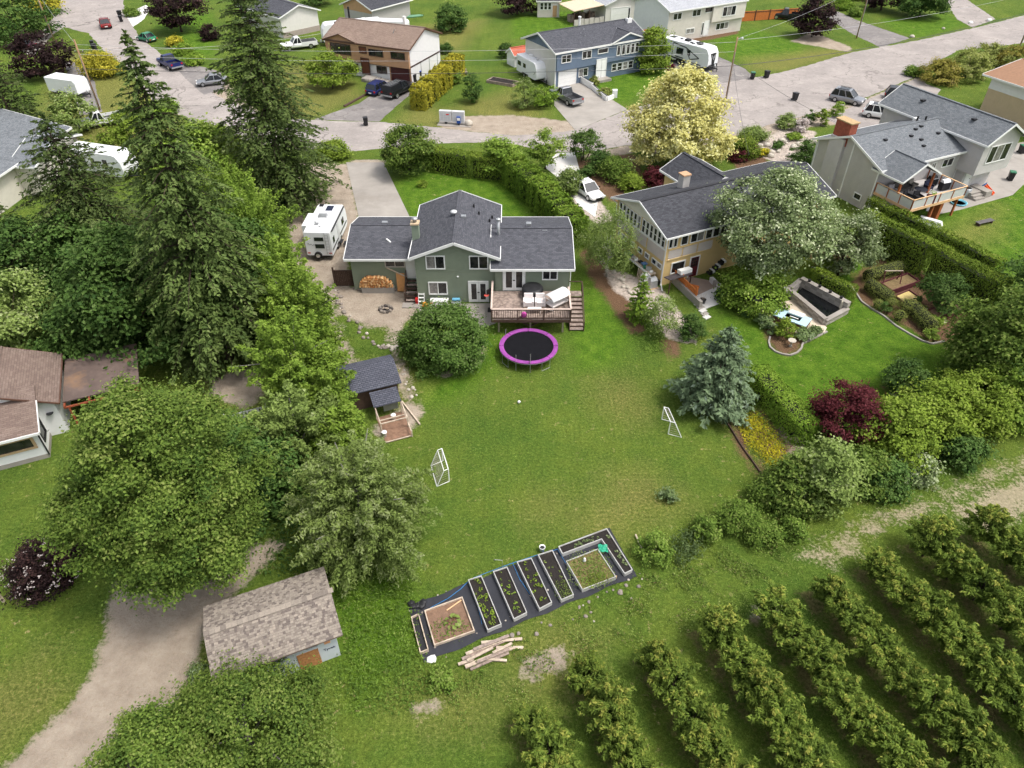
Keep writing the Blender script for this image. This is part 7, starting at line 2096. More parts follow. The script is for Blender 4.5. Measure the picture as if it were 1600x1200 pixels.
rocks('rough rock in the border below the firewood', [(556, 452), (600, 455), (625, 454)], 24, .1, .2, group='rocks below the firewood', spread=.12)
rocks('rock edging the sandy yard on its left side', [(524, 452), (530, 475), (545, 498), (565, 520), (592, 540), (608, 545)], 34, .1, .22, group='rocks edging the sandy yard', spread=.3)
rocks('pale rock in the line beside the lilac', [(612, 545), (625, 543), (640, 546)], 12, .14, .26, STONEW, group='rocks beside the lilac', spread=.3)
rocks('rock scattered beside the chicken coop', [(612, 560), (625, 580), (640, 605), (648, 625)], 16, .08, .18, STONEW, group='rocks beside the coop', spread=.4)
rocks('bark-bed rock beside the gravel path', [(935, 405), (950, 420), (970, 440), (985, 460)], 20, .12, .26, STONEW, group='rocks beside the gravel path', spread=.25)
rocks('pale rock in the rock garden beside the street', [(1195, 238), (1225, 225), (1265, 225), (1245, 240)], 26, .15, .5, STONEW, group='rocks in the rock garden', spread=1.6)
rocks('small white rock at the verge of the top right lawns', [(1426, 58), (1500, 38), (1546, 32)], 4, .3, .5, WHITE, group='white rocks at the verge', spread=.4)
be_ = thing('storage_bench', 'white storage bench under the lower window of the green house', 'bench', (-6.2, 51.05, .03)); MB().box(-.75, .75, -.25, .25, .05, .45).build('chest', WHITE, be_); MB().box(-.78, .78, -.28, .28, .45, .52).build('lid', WHITE, be_)
wt = thing('water_table', 'blue and grey toy water table beside the white bench', 'toy', (-4.75, 50.95, .03)); MB().lathe([(.42, .3), (.45, .42), (.38, .42), (.36, .34)], 14).build('tub', GREYM, wt); MB().box(-.35, .3, .1, .4, .42, .52).build('tray', plain('sky_blue_plastic', hx(110, 176, 206), .4), wt)
for a in (.6, 2.2, 3.8, 5.4): MB().tube([(.33 * math.cos(a), .33 * math.sin(a), 0), (.33 * math.cos(a), .33 * math.sin(a), .32)], .03).build('leg', GREYM, wt)
ot = thing('toy_digger', 'orange toy digger on the edge of the patio', 'toy', (-7.35, 50.6, .03)); OR = plain('orange_plastic', hx(226, 150, 50), .4)
MB().box(-.25, .3, -.15, .15, .16, .32).build('toy_body', OR, ot); MB().box(-.2, .05, -.12, .12, .32, .52).build('cab', OR, ot); MB().bar((.25, 0, .3), (.6, 0, .5), .07).build('arm', OR, ot)
for x in (-.18, .2):
    for s in (-1, 1): MB().obox((x, s * .17, .1), (.22, .08, .2)).build('wheel', BLACK, ot)
rd = thing('toy_wagon', 'red toy leaning at the corner of the green wall', 'toy', (-8.15, 51.2, 0)); MB().box(-.12, .12, -.1, .25, .1, .55).build('tub', plain('red_plastic', hx(196, 46, 44), .4), rd); MB().tube([(0, -.1, .3), (-.4, -.25, .1)], .02).build('handle', BLACK, rd)
bb = thing('basketball_hoop', 'black toy hoop stand beside the deck post', 'hoop', (-1.75, 50.2, .0)); MB().tube([(0, 0, 0), (0, 0, 1.9)], .05).build('pole', BLACK, bb); MB().obox((-.1, -.1, 2.0), (.7, .06, .5), .8).build('backboard', BLACK, bb); MB().lathe([(.2, 1.75), (.22, 1.77), (.2, 1.79)], 14, (-.35, -.35, 0)).build('rim', plain('hoop_red', hx(206, 90, 80), .5), bb); MB().box(-.3, .3, -.3, .3, 0, .12).build('base', BLACK, bb)
for i, (a, b) in enumerate((((744, 560), (752, 520)), ((606, 592), (640, 562)))):
    a, b = G(*a, .03), G(*b, .03); tag(MB().tube([a, (a + b) / 2 + Vector((.1, 0, 0)), b], .018, 4).build('cord', plain('pale_cord', hx(190, 176, 130), .8)), ('thin pale cord lying on the lawn beside the lilac', 'pale pole lying beside the coop roof')[i], 'cord')

# ---- neighbour's patio, wall and path
pa = thing('retaining_wall', 'grey retaining wall with cedar planter fence at the yellow house patio', 'wall', (0, 0, 0))
w0, w1 = G(1042, 432), G(1094, 482)
MB().bar((w0.x, w0.y, .35), (w1.x, w1.y, .35), .3, .7).build('wall_block', CONC, pa)
ORW = plain('orange_cedar', hx(190, 112, 58), .7, .15, 3)
nb_ = 18
dv = (w1 - w0)
for k in range(3): MB().bar((w0.x + dv.x * .02, w0.y + dv.y * .02 + .12, .8 + k * .19), (w0.x + dv.x * .86, w0.y + dv.y * .86 + .12, .8 + k * .19), .04, .16).build('fence_board', ORW, pa)
for t in (.02, .45, .86): MB().box(w0.x + dv.x * t - .05, w0.x + dv.x * t + .05, w0.y + dv.y * t + .15, w0.y + dv.y * t + .25, .5, 1.5).build('fence_post', ORW, pa)
sheet('patio', P((1075, 432), (1115, 440), (1135, 468), (1100, 484), (1060, 442)), .035, plain('brown_concrete', hx(150, 132, 120), .9, .12, .6), 'brown concrete patio at the maroon door')
sheet('patio', P((1118, 449), (1138, 470), (1100, 484), (1086, 464)), .06, CONCL, 'pale new concrete slab at the end of the patio')
w2, w3, w4 = G(1110, 440), G(1137, 466), G(1150, 476)
kb = thing('retaining_wall', 'low stone kerb wall between the patio and the dark shrubs', 'wall', w2)
for a, b in ((w2, w3), (w3, w4)):
    k = int((b - a).length / .55)
    for i in range(k):
        p = a.lerp(b, (i + .5) / k) - w2; MB().obox((p.x, p.y, .25), ((b - a).length / k - .03, .32, .5), math.atan2(b.y - a.y, b.x - a.x)).build('block', CONC if i % 2 else CONCL, kb)
pv = [(1088, 472), (1091, 476), (1095, 481), (1098, 486), (1101, 491), (1104, 496)]
for i, q in enumerate(pv):
    p = G(*q); s = thing('stepping_stone', 'grey square stepping stone beside the retaining wall', 'stepping stone', p, math.radians(35), 'stepping stones beside the retaining wall'); MB().box(-.32, .32, -.22, .22, .0, .08).build('slab', CONCL if i % 2 else CONC, s)
awn = thing('canopy', 'dark sloping canopy over the patio corner with a white box on top', 'canopy', (14.4, 53.9, 0), ya)
MB().obox((0, -.3, 1.35), (2.4, .9, .08), 0, -.2).build('roof_panel', plain('dark_felt', hx(74, 68, 70), .8, .15), awn); MB().obox((.7, -.2, 1.6), (1.2, .55, .35), 0, -.1).build('box', WHITE, awn)
for x in (-1.1, 1.1): MB().box(x - .04, x + .04, -.7, -.62, 0, 1.25).build('post', WOODB, awn)
gt = thing('gate', 'orange cedar gate standing open at the patio', 'gate', (15.6, 52.6, 0), math.radians(-25))
for i in range(7): MB().box(-.6 + i * .17, -.44 + i * .17, -.015, .015, .15, 1.1).build('board', ORW, gt)
MB().box(-.62, .6, .016, .05, .25, .35).build('rail', ORW, gt); MB().box(-.62, .6, .016, .05, .9, 1.0).build('rail', ORW, gt)
ys = thing('steps', 'black and white striped stairs down to the yellow house patio', 'steps', tuple(G(1108, 430)), ya)
for i in range(6):
    MB().box(i * .28, i * .28 + .26, -.1, 1.0, i * .19, i * .19 + .19).build('tread', WHITE if i % 2 else BLACK, ys)
    MB().box(i * .28 - .012, i * .28 - .002, -.1, 1.0, i * .19, i * .19 + .19).build('riser', BLACK, ys)
pf = G(1097, 474); fr = thing('planter_pot', 'dark pot with thin stems on the pale concrete slab', 'pot', pf); MB().lathe([(.2, 0), (.28, .4), (.3, .42), (.24, .42)], 14).build('pot', BLACK, fr, True)
mb = MB()
for k in range(7): mb.tube([(0, 0, .35), (R.uniform(-.3, .3), R.uniform(-.3, .3), R.uniform(.7, 1.0))], .01, 4)
mb.build('stems', WOODP, fr)
wr = thing('work_bench', 'cluttered long shelf along the side of the yellow house', 'shelf', (11.55, 56.3, 0), ya + math.pi / 2)
MB().box(-2.1, 2.1, -.35, .35, 1.0, 1.06).build('shelf_board', WOODP, wr); MB().box(-2.1, 2.1, .36, .4, .95, 1.12).build('shelf_edge', WHITE, wr)
for i in range(9): MB().obox((-1.9 + i * .47, R.uniform(-.15, .15), 1.2), (R.uniform(.2, .45), R.uniform(.2, .5), R.uniform(.1, .35)), R.uniform(0, 1)).build('stored_item', (WHITE, GREYM, plain('jade_plastic', hx(40, 110, 84), .5), plain('blue_tub', hx(90, 120, 160), .5), BLACK)[i % 5], wr)
for x in (-2, 0, 2): MB().box(x - .04, x + .04, -.3, -.22, 0, 1).build('leg', WOODP, wr)
for i in range(4): MB().bar((-1.4 + i * .2, .7, 0), (-1.2 + i * .22, .45, .95), .06, .12).build('leaning_board', WOODP, wr)
for k, (x, y, c, lb) in enumerate(((12.7, 54.35, GREYM, 'grey wrapped barbecue beside the house corner'), (12.2, 55.1, WHITE, 'white tarp bundle beside the cluttered shelf'))):
    bq = thing('covered_barbecue' if k == 0 else 'tarp_bundle', lb, 'barbecue' if k == 0 else 'tarp', (x - .3, y - .5, 0), .4); MB().loft([[(-.4, -.3, 0), (.4, -.3, 0), (.4, .3, 0), (-.4, .3, 0)], [(-.35, -.28, .8), (.35, -.28, .8), (.35, .28, .8), (-.35, .28, .8)], [(-.3, -.12, 1.05), (.3, -.12, 1.05), (.3, .12, 1.05), (-.3, .12, 1.05)]]).build('cover', c, bq); MB().box(-.42, .42, -.32, .32, 0, .08).build('base', WOODN, bq)
pt_ = thing('planter_pot', 'black pot on the gravel below the house corner', 'pot', G(1029, 444)); MB().lathe([(.2, 0), (.26, .4), (.28, .42), (.2, .42)], 12).build('pot', BLACK, pt_, True); MB().lathe([(.02, .36), (.2, .37)], 12).build('soil', SOIL, pt_)

# ---- stone pond and water feature
wp = [G(*p) for p in ((1232, 462), (1248, 449), (1322, 489), (1287, 508))]
pn = thing('pond', 'long stone-walled pond with dark water beside the clipped hedge', 'pond', wp[0])
q = [p - wp[0] for p in wp]
BLOCK = plain('grey_block', hx(176, 168, 160), .9, .15, 3, .4, 10)
for a, b, h, w_ in ((q[0], q[1], .8, .35), (q[1], q[2], .95, .4), (q[2], q[3], .45, .35), (q[3], q[0], .6, .35)):
    L_ = (b - a).length; k = max(2, int(L_ / .6))
    for i in range(k):
        p = a.lerp(b, (i + .5) / k)
        for c_ in range(3): MB().obox((p.x, p.y, h * (c_ + .5) / 3), (L_ / k - .015, w_ - .03 * (c_ % 2), h / 3 - .012), math.atan2(b.y - a.y, b.x - a.x)).build('stone_block', BLOCK if (i + c_) % 2 else CONC, pn)
    MB().bar((a.x, a.y, h + .04), (b.x, b.y, h + .04), w_ + .08, .08).build('coping', CONC, pn)
ctrp = sum(q, Vector()) / 4
WAT = plain('pond_water', (.006, .007, .008), .05, .1, spec=.6)
MB().prism([tuple((ctrp + (p - ctrp) * .8)[:2]) for p in q], .0, .3).build('water', WAT, pn)
sheet('patio', P((1180, 483), (1240, 468), (1292, 512), (1288, 520), (1262, 532), (1212, 500)), .03, plain('sand_pavers', hx(206, 192, 172), .9, .12, 1.2, .3, 8), 'sandy paved patio in front of the stone pond')
lw = thing('retaining_wall', 'curved pale block wall left of the pond', 'wall', G(1178, 478))
la, lb2, lc = G(1176, 476), G(1200, 470), G(1232, 460)
for a, b in ((la, lb2), (lb2, lc)):
    k = 5
    for i in range(k):
        p = a.lerp(b, (i + .5) / k) - G(1178, 478)
        for c_ in range(3): MB().obox((p.x, p.y, .14 + .28 * c_), ((b - a).length / k - .015, .32, .27), math.atan2(b.y - a.y, b.x - a.x)).build('stone_block', CONCL if (i + c_) % 2 else BLOCK, lw)
tubm = plain('pale_blue_shell', hx(176, 204, 214), .35, .06)
hc2 = G(1236, 503); ht = thing('hot_tub', 'pale blue spa with brown side and dark teal water in the patio', 'spa', hc2, math.radians(-38))
MB().box(-1.35, 1.35, -.75, .6, 0, .5).build('side_panel', plain('brown_panel', hx(112, 80, 70), .7, .15), ht)
for x0_, x1_, y0_, y1_ in ((-1.4, 1.4, .25, .65), (-1.4, 1.4, -.8, -.4), (-1.4, -.55, -.4, .25), (.7, 1.4, -.4, .25)): MB().box(x0_, x1_, y0_, y1_, .5, .58).build('deck_tile', tubm, ht)
MB().box(-.55, .7, -.4, .25, .3, .5).build('water', plain('teal_water', hx(30, 104, 132), .08, .1, spec=.6), ht); MB().box(-.5, .75, .3, .85, .585, .63).build('white_cover', WHITE, ht); MB().box(-.2, .5, -.1, -.02, .5, .56).build('grab_rail', WHITE, ht)
um = thing('umbrella_base', 'dark cross-shaped umbrella stand on the pond patio', 'umbrella stand', G(1215, 483))
MB().bar((-.75, .1, .06), (.75, -.1, .06), .12, .1).build('foot', BLACK, um); MB().bar((-.1, -.6, .06), (.1, .6, .062), .12, .1).build('foot', BLACK, um); MB().tube([(0, 0, .1), (.05, 0, 1.1)], .05).build('mast', BLACK, um)
for k in range(4):
    p = q[1].lerp(q[2], .15 + .22 * k) + wp[0]; sl_ = thing('pond_lamp', 'small black lamp on the back wall of the pond', 'lamp', (p.x, p.y - .12, 1.04), group='lamps on the pond wall'); MB().box(-.09, .09, -.09, .09, 0, .16).build('lamp_body', BLACK, sl_); MB().box(-.11, .11, -.11, .11, .16, .2).build('lamp_cap', BLACK, sl_)
st_ = thing('statue', 'small cream garden statue at the pond corner', 'statue', G(1311, 486)); MB().lathe([(.22, 0), (.2, .2), (.1, .3), (.14, .55), (.08, .8), (.1, .95), (.02, 1.05)], 10).build('figure', plain('cream_stone', hx(206, 196, 176), .8), st_, True); MB().box(-.25, .25, -.25, .25, -.02, .1).build('plinth', CONC, st_)
bd = thing('birdbath', 'pale stone birdbath in the curved mulch bed', 'birdbath', G(1235, 541)); MB().lathe([(.16, 0), (.08, .15), (.08, .45), (.3, .55), (.32, .6), (.26, .58)], 14).build('basin', STONEW, bd, True)
def kerb(label, pts, h=.12, w=.14, m=None):
    p = [G(*q) for q in pts]
    o = thing('lawn_edging', label, 'edging', p[0])
    for a, b in zip(p[:-1], p[1:]):
        a_, b__ = a - p[0], b - p[0]
        MB().bar((a_.x, a_.y, h / 2), (b__.x, b__.y, h / 2), w, h).build('kerb_stone', m or CONC, o)
kerb('curved pale kerb around the mulch bed', [(1203, 527), (1201, 535), (1203, 543), (1211, 550), (1222, 554), (1234, 556), (1245, 552), (1252, 545), (1254, 537), (1270, 530), (1292, 519)])
kerb('pale kerb curving along the kitchen garden', [(1327, 445), (1338, 460), (1346, 472), (1360, 482), (1380, 494), (1400, 510), (1420, 522), (1440, 533), (1456, 538), (1475, 534)])
kerb('pale kerb around the shrub bed at the hedge end', [(1268, 418), (1280, 424), (1300, 423), (1318, 418), (1326, 412)]); kerb('round kerb around the leafy bush on the lawn', [(1390, 614), (1400, 620), (1415, 620), (1426, 612)])
kerb('dark edging between the lawn and the neighbouring bed', [(1132, 655), (1160, 700), (1185, 735), (1210, 772)], .14, .08, WOODB)
# raised maroon beds
MAR = plain('maroon_boards', hx(92, 46, 52), .7, .15)
for i, (qd, lb) in enumerate(((((1376, 443), (1418, 428), (1436, 440), (1394, 455)), 'maroon raised bed with a wire frame'), (((1398, 463), (1420, 454), (1440, 468), (1418, 478)), 'maroon raised bed with straw'), (((1448, 486), (1490, 470), (1506, 484), (1464, 500)), 'maroon raised bed with bare brown soil'))):
    bed(lb, [G(*p, .4) for p in qd], .5, .08, MAR, (SOILG, plain('straw_mulch', hx(196, 176, 116), .9, .25, 8), plain('brown_soil', hx(122, 97, 80)))[i], group='maroon raised beds')
tf = thing('trellis', 'brown A-frame trellis standing over the maroon bed', 'trellis', G(1388, 446))
for s in (-1, 1): MB().bar((s * .75, -.5, 0), (s * .75, 0, 1.5), .06).build('leg', MAR, tf); MB().bar((s * .75, .5, 0), (s * .75, 0, 1.5), .06).build('leg', MAR, tf)
MB().bar((-.8, 0, 1.5), (.8, 0, 1.5), .07).build('top_bar', WOODP, tf)
for i, (px, py) in enumerate(((1431, 480), (1442, 488), (1470, 505))):
    pp_ = thing('planter_pot', ('cream pot with leafy plant beside the maroon beds, the left one', 'cream pot with leafy plant beside the maroon beds, the right one', 'cream bowl beside the leafy plant')[i], 'pot', G(px, py)); MB().lathe([(.25, 0), (.38, .28), (.4, .3), (.32, .3)], 14).build('pot', plain('cream_stone', hx(206, 196, 176)), pp_, True)
    d = unit(NR.normal(size=(26, 3))); d[:, 2] = np.abs(d[:, 2]); o = bpy.data.objects.new('leaves', leaf_mesh('leaves', d * .3 + [0, 0, .35], unit(d + [0, 0, .6]), NR.uniform(.12, .25, 26), .5 + NR.normal(0, .2, 26), LM['aspen'])); COL.objects.link(o); o.parent = pp_

# ---- behind the grey house
def box_local(P_, v): return (Matrix.Translation(gc) @ Matrix.Rotation(ga, 4, 'Z') @ Vector(v))
items = [((1.0, -1.4), 'grey covered chair pile on the cedar deck', 'covered_chair', hx(150, 148, 150)), ((1.3, -3.0), 'black chair by the deck rail near the cedar post', 'chair', hx(30, 30, 34)), ((2.2, -3.5), 'black chair beside the deck railing planter', 'chair', hx(36, 36, 40)), ((2.6, -1.2), 'cushioned dark sofa under the deck roof', 'sofa', hx(70, 68, 66)), ((4.0, -1.3), 'pale cushioned seat beside the dark sofa', 'armchair', hx(140, 134, 124)), ((3.4, -2.7), 'dark patio table in the middle of the cedar deck', 'table', hx(34, 36, 46)), ((5.2, -2.2), 'navy cushioned chair in the middle of the cedar deck', 'armchair', hx(30, 34, 54)), ((6.3, -1.6), 'black barbecue at the deck rail', 'barbecue', hx(24, 24, 26)), ((6.7, -2.8), 'dark smoker with a white lid on the deck', 'smoker', hx(36, 36, 38))]
for i, ((x, y), lb, nm, c) in enumerate(items):
    p = box_local(None, (x, y, 2.304)); m_ = plain('deck_item_%s' % nm + str(i), c, .6, .2, 3)
    it = thing(nm, lb, nm.replace('_', ' '), p, ga + R.uniform(-.3, .3))
    if nm in ('chair', 'armchair', 'sofa', 'covered_chair'):
        w_ = 1.0 if nm == 'sofa' else .36
        MB().box(-w_, w_, -.34, .34, .25, .46).build('seat', m_, it); MB().obox((0, .33, .65), (w_ * 2, .12, .6), 0, -.15).build('backrest', m_, it)
        for sx in (-1, 1):
            MB().box(sx * w_ - .05, sx * w_ + .05, -.34, .34, .45, .62).build('armrest', m_, it)
            for sy in (-.3, .3): MB().box(sx * (w_ - .04) - .025, sx * (w_ - .04) + .025, sy - .025, sy + .025, 0, .25).build('leg', DARKM, it)
    elif nm == 'table':
        MB().lathe([(.62, .68), (.64, .7), (.62, .72)], 18).build('table_top', m_, it); MB().tube([(0, 0, 0), (0, 0, .68)], .05).build('pedestal', DARKM, it); MB().lathe([(.3, 0), (.28, .04)], 12).build('foot', DARKM, it)
    else:
        MB().box(-.5, .5, -.28, .28, .1, .85).build('cabinet', m_, it); MB().loft([[(-.45, -.26, .86), (.45, -.26, .86), (.45, .26, .86), (-.45, .26, .86)], [(-.42, -.1, 1.12), (.42, -.1, 1.12), (.42, .18, 1.12), (-.42, .18, 1.12)]]).build('lid', m_ if nm == 'barbecue' else WHITE, it); MB().tube([(-.4, -.3, .9), (.4, -.3, .9)], .02).build('handle', GREYM, it)
p = box_local(None, (2.9, -4.35, 2.3)); fl = thing('planter_pot', 'maroon planter of green leaves on the cedar deck rail', 'pot', (p.x, p.y, 2.31)); MB().box(-.4, .4, -.18, .18, 0, .9).build('pot', plain('maroon_paint', hx(96, 30, 40)), fl)
d = unit(NR.normal(size=(40, 3))); d[:, 2] = np.abs(d[:, 2]); o = bpy.data.objects.new('leaves', leaf_mesh('leaves', d * [.4, .25, .3] + [0, 0, .95], unit(d + [0, 0, .6]), NR.uniform(.12, .25, 40), .5 + NR.normal(0, .2, 40), LM['aspen'])); COL.objects.link(o); o.parent = fl


def bin_(label, xy, lid=BLACK, m=BLACK, rz=0.0):
    b = thing('wheelie_bin', label, 'bin', (xy[0], xy[1], .03), rz)
    MB().loft([[(-.24, -.28, .06), (.24, -.28, .06), (.24, .24, .06), (-.24, .24, .06)], [(-.3, -.36, 1.0), (.3, -.36, 1.0), (.3, .34, 1.0), (-.3, .34, 1.0)]]).build('bin_body', m, b)
    MB().loft([[(-.32, -.4, 1.0), (.32, -.4, 1.0), (.32, .38, 1.0), (-.32, .38, 1.0)], [(-.3, -.36, 1.09), (.3, -.36, 1.09), (.3, .34, 1.05), (-.3, .34, 1.05)]]).build('lid', lid, b)
    for s in (-1, 1): MB().tube([(s * .22, .3, .12), (s * .3, .3, .12)], .12, 10).build('wheel', TYRE, b)
    MB().tube([(-.25, .42, .97), (.25, .42, .97)], .025).build('handle', m, b)


GRL = plain('green_lid', hx(56, 112, 84), .5); BLL = plain('blue_lid', hx(36, 70, 156), .5)
for lb, px, py, l in (('green-lidded bin by the utility pole at the kerb', 1175, 124, GRL), ('black bin right of the green-lidded bin at the kerb', 1197, 122, BLACK), ('black bin alone beside the gravel parking', 1241, 157, BLACK), ('black bin on the street near the brown driveway', 572, 196, BLACK), ('black bin beside the dark garage door', 648, 128, BLACK), ('blue-lidded bin behind the black bin at the garage', 656, 122, BLL), ('black bin at the left street kerb under the car', 146, 74, BLACK), ('second black bin at the left street kerb', 149, 79, BLACK), ('black bin beside the red car', 188, 26, BLACK), ('black bin nearest the red car', 190, 34, BLACK), ('green-lidded bin on the patio of the grey house', 1577, 282, GRL), ('green-lidded bin beside the tan house wall', 1594, 240, GRL)):
    bin_(lb, g2d(px, py), l, BLACK, R.uniform(-.4, .4))
ac = thing('air_conditioner', 'grey round air conditioner unit at the corner of the grey house', 'air conditioner', tuple(box_local(None, (12.6, -1.75, .03)))); MB().lathe([(.45, 0), (.47, .1), (.47, .85), (.42, .9)], 18).build('casing', GREYM, ac, True); MB().lathe([(.38, .905), (.3, .93), (.1, .94)], 16).build('fan_grille', BLACK, ac)
cs = thing('steps', 'concrete steps at the back door of the grey house', 'steps', tuple(box_local(None, (13.3, -2.2, .03))), ga)
for i in range(3): MB().box(-.9, .6, -1.0 + i * .35, 1.1, i * .2, i * .2 + .195).build('tread', CONC, cs)
MB().box(.62, 1.6, -.9, 1.1, 0, .7).build('side_block', CONC, cs)
sl2 = thing('slide', 'orange and blue toddler slide on the patio of the grey house', 'slide', tuple(G(1535, 300)), math.radians(-50))
MB().obox((.55, 0, .42), (1.3, .42, .06), 0, 0, .55).build('chute', plain('orange_slide', hx(226, 96, 40), .4), sl2)
for s in (-1, 1): MB().obox((.55, s * .22, .5), (1.3, .05, .16), 0, 0, .55).build('chute_side', plain('orange_slide', hx(226, 96, 40)), sl2); MB().bar((-.75, s * .24, 0), (.0, s * .22, 1.0), .1, .1).build('ladder_side', plain('blue_slide', hx(40, 110, 176), .4), sl2)
for i in range(3): MB().box(-.62 + i * .22, -.42 + i * .22, -.24, .24, .22 + i * .27, .27 + i * .27).build('rung', plain('blue_slide', hx(40, 110, 176)), sl2)
sp_ = thing('splash_mat', 'round pale blue paddling pool on the grass under the cedar deck', 'paddling pool', tuple(G(1497, 318))); MB().lathe([(.7, 0), (.85, .1), (.85, .2), (.75, .2), (.7, .06)], 20).build('pool_wall', plain('pool_blue', hx(110, 176, 196), .4), sp_, True); MB().lathe([(.02, .05), (.72, .06)], 20).build('water', plain('pool_water', hx(120, 180, 200), .1), sp_)
sp2 = thing('sand_bowl', 'small turquoise toy bowl beside the paddling pool', 'toy', tuple(G(1499, 308))); MB().lathe([(.25, 0), (.45, .14), (.42, .16), (.3, .06)], 16).build('bowl', plain('turquoise_plastic', hx(110, 190, 176), .4), sp2, True)
bn = thing('bench', 'low dark grey bench alone on the lawn of the grey house', 'bench', tuple(G(1537, 350)), math.radians(22))
for i in range(3): MB().box(-1.05, 1.05, -.27 + i * .185, -.1 + i * .185, .3, .35).build('slat', plain('dark_grey_plank', hx(96, 92, 92), .8, .15), bn)
for x in (-.85, .85): MB().box(x - .06, x + .06, -.24, .24, 0, .3).build('leg', WOODB, bn)
tw = thing('tarp_bundle', 'white tarp over goods at the foot of the cedar deck', 'tarp', tuple(G(1452, 350)), -.6); MB().loft([[(-1.2, -.4, 0), (1.2, -.4, 0), (1.2, .4, 0), (-1.2, .4, 0)], [(-1.0, -.25, .6), (1.0, -.25, .5), (1.0, .25, .5), (-1.0, .25, .6)]]).build('tarp_sheet', WHITE, tw)
gd = thing('door_panel', 'pale grey door leaning under the cedar deck', 'door', tuple(G(1450, 328)), ga); MB().obox((0, 0, .95), (.9, .06, 1.9), 0, -.12).build('panel', plain('pale_grey_door', hx(206, 206, 206), .5, .04), gd)

# ---- street furniture
def pole(label, px, py, h, r=.14, arm=True, lamp=False, name='utility_pole'):
    p = G(px, py); o = thing(name, label, 'pole', p)
    MB().tube([(0, 0, -.1), (0, 0, h)], [r, r * .75], 10).build('post', plain('pole_wood', hx(150, 120, 92), .9, .25, 2), o, True)
    if arm:
        MB().box(-.6, .6, .1, .2, h - 1.6, h - 1.48).build('cross_arm', WOODB, o)
        for x in (-.5, 0, .5): MB().lathe([(.05, 0), (.06, .08), (.03, .16)], 8, (x, .15, h - 1.48)).build('insulator', GREYM, o)
    if lamp:
        MB().tube([(0, 0, h - .3), (.5, -.1, h - .1)], .04).build('lamp_arm', GREYM, o); MB().lathe([(.16, 0), (.2, .1), (.05, .2)], 10, (.6, -.1, h - .2)).build('lamp_head', GREYM, o)
    MB().box(-.02, .04, -r - .05, -r, .5, h * .8).build('cable_guard', GREYM, o)
    return p


p1 = pole('wooden utility pole with lamp beside the cream yellow maple', 1132, 167, 9.0, lamp=True, arm=False)
p2 = pole('thin grey pole beside the dark driveway at the top right', 1338, 60, 9.5, .12, False)
p3 = pole('brown utility pole at the right edge behind the olive bushes', 1591, 78, 9.5)
p4 = pole('brown utility pole at the left behind the cargo trailer', 156, 172, 9.0)
p5 = pole('brown utility pole at the corner of the left street', 84, 62, 9.0)
WIRE = plain('wire', (.05, .05, .055), .5, .1)
WIREG = plain('aluminium_wire', (.42, .42, .44), .4, .1)


def wire(label, a, b, sag, r=.02, m=WIRE):
    a, b = Vector(a), Vector(b)
    pts = [a.lerp(b, t) - Vector((0, 0, sag * 4 * t * (1 - t))) for t in (i / 16 for i in range(17))]
    tag(MB().tube(pts, r, 4).build('power_line', m), label, 'power line')


H_ = lambda p, z: (p.x, p.y, z)
wire('upper power line from the lamp pole to the left pole', H_(p1, 8.4), H_(p4, 8.4), 1.0, .016, WIREG); wire('middle power line from the lamp pole to the left pole', H_(p1, 7.2), H_(p4, 7.2), 1.0, .016, WIREG); wire('thick dark cable from the lamp pole to the left pole', H_(p1, 5.4), H_(p4, 5.4), .8, .03)
wire('upper power line from the lamp pole to the right pole', H_(p1, 8.6), H_(p3, 8.9), .8, .016, WIREG); wire('thick dark cable from the lamp pole to the right pole', H_(p1, 5.4), H_(p3, 6.0), 1.0, .035); wire('power line between the top right poles', H_(p2, 9.2), (110, 150, 9), .6, .018, WIREG); wire('power line from the top right grey pole to the lamp pole', H_(p2, 9.0), H_(p1, 8.8), .6, .014, WIREG)
wire('service cable from the lamp pole to the grey house chimney', H_(p1, 6.2), (37.5, 78.5, 5.0), .5, .018); wire('service cable from the lamp pole to the yellow house', H_(p1, 6.0), (24.0, 70.0, 5.5), .5, .018); wire('power line from the left street pole to the left pole', H_(p5, 8.5), H_(p4, 8.5), .6, .018, WIREG); wire('service cable from the left pole toward the tan house', H_(p4, 7.8), (-28, 117, 5.5), .8, .016, WIREG)

mbx = thing('mailbox_cluster', 'pale grey community mailbox cabinet beside the street', 'mailbox', tuple(G(707, 194)), math.radians(-8))
for s in (-1, 1):
    MB().box(s * .85 - .8, s * .85 + .8, -.25, .25, .35, 1.75).build('cabinet', plain('mailbox_grey', hx(206, 206, 206), .5, .05), mbx)
    for i in range(4):
        for j in range(3): MB().box(s * .85 - .7 + j * .48, s * .85 - .26 + j * .48, -.262, -.251, .45 + i * .31, .72 + i * .31).build('mail_door', plain('mail_door_grey', hx(190, 192, 194), .45, .05), mbx)
    MB().box(s * .85 - .15, s * .85 + .15, -.15, .15, 0, .35).build('pedestal', DARKM, mbx)
MB().box(-.75, -.35, -.275, -.264, 1.25, 1.4).build('red_label', plain('red_label', hx(190, 50, 50), .5), mbx)
MB().box(-1.9, 2.6, -.9, .8, -.02, .06).build('concrete_pad', CONC, mbx)
nw = thing('newspaper_box', 'blue newspaper box beside the mailbox cabinet', 'newspaper box', tuple(G(717, 196))); MB().box(-.25, .25, -.22, .22, .35, 1.15).build('cabinet', plain('blue_box', hx(36, 76, 150), .4), nw); MB().box(-.2, .2, -.235, -.222, .7, 1.05).build('window', WHITE, nw); MB().box(-.12, .12, -.12, .12, 0, .35).build('pedestal', DARKM, nw)
rkb = thing('boulder', 'pale boulder right of the blue newspaper box', 'rock', tuple(G(732, 196))); MB().stone((0, 0, 0), .6, .7).build('stone_block', STONEW, rkb, True)
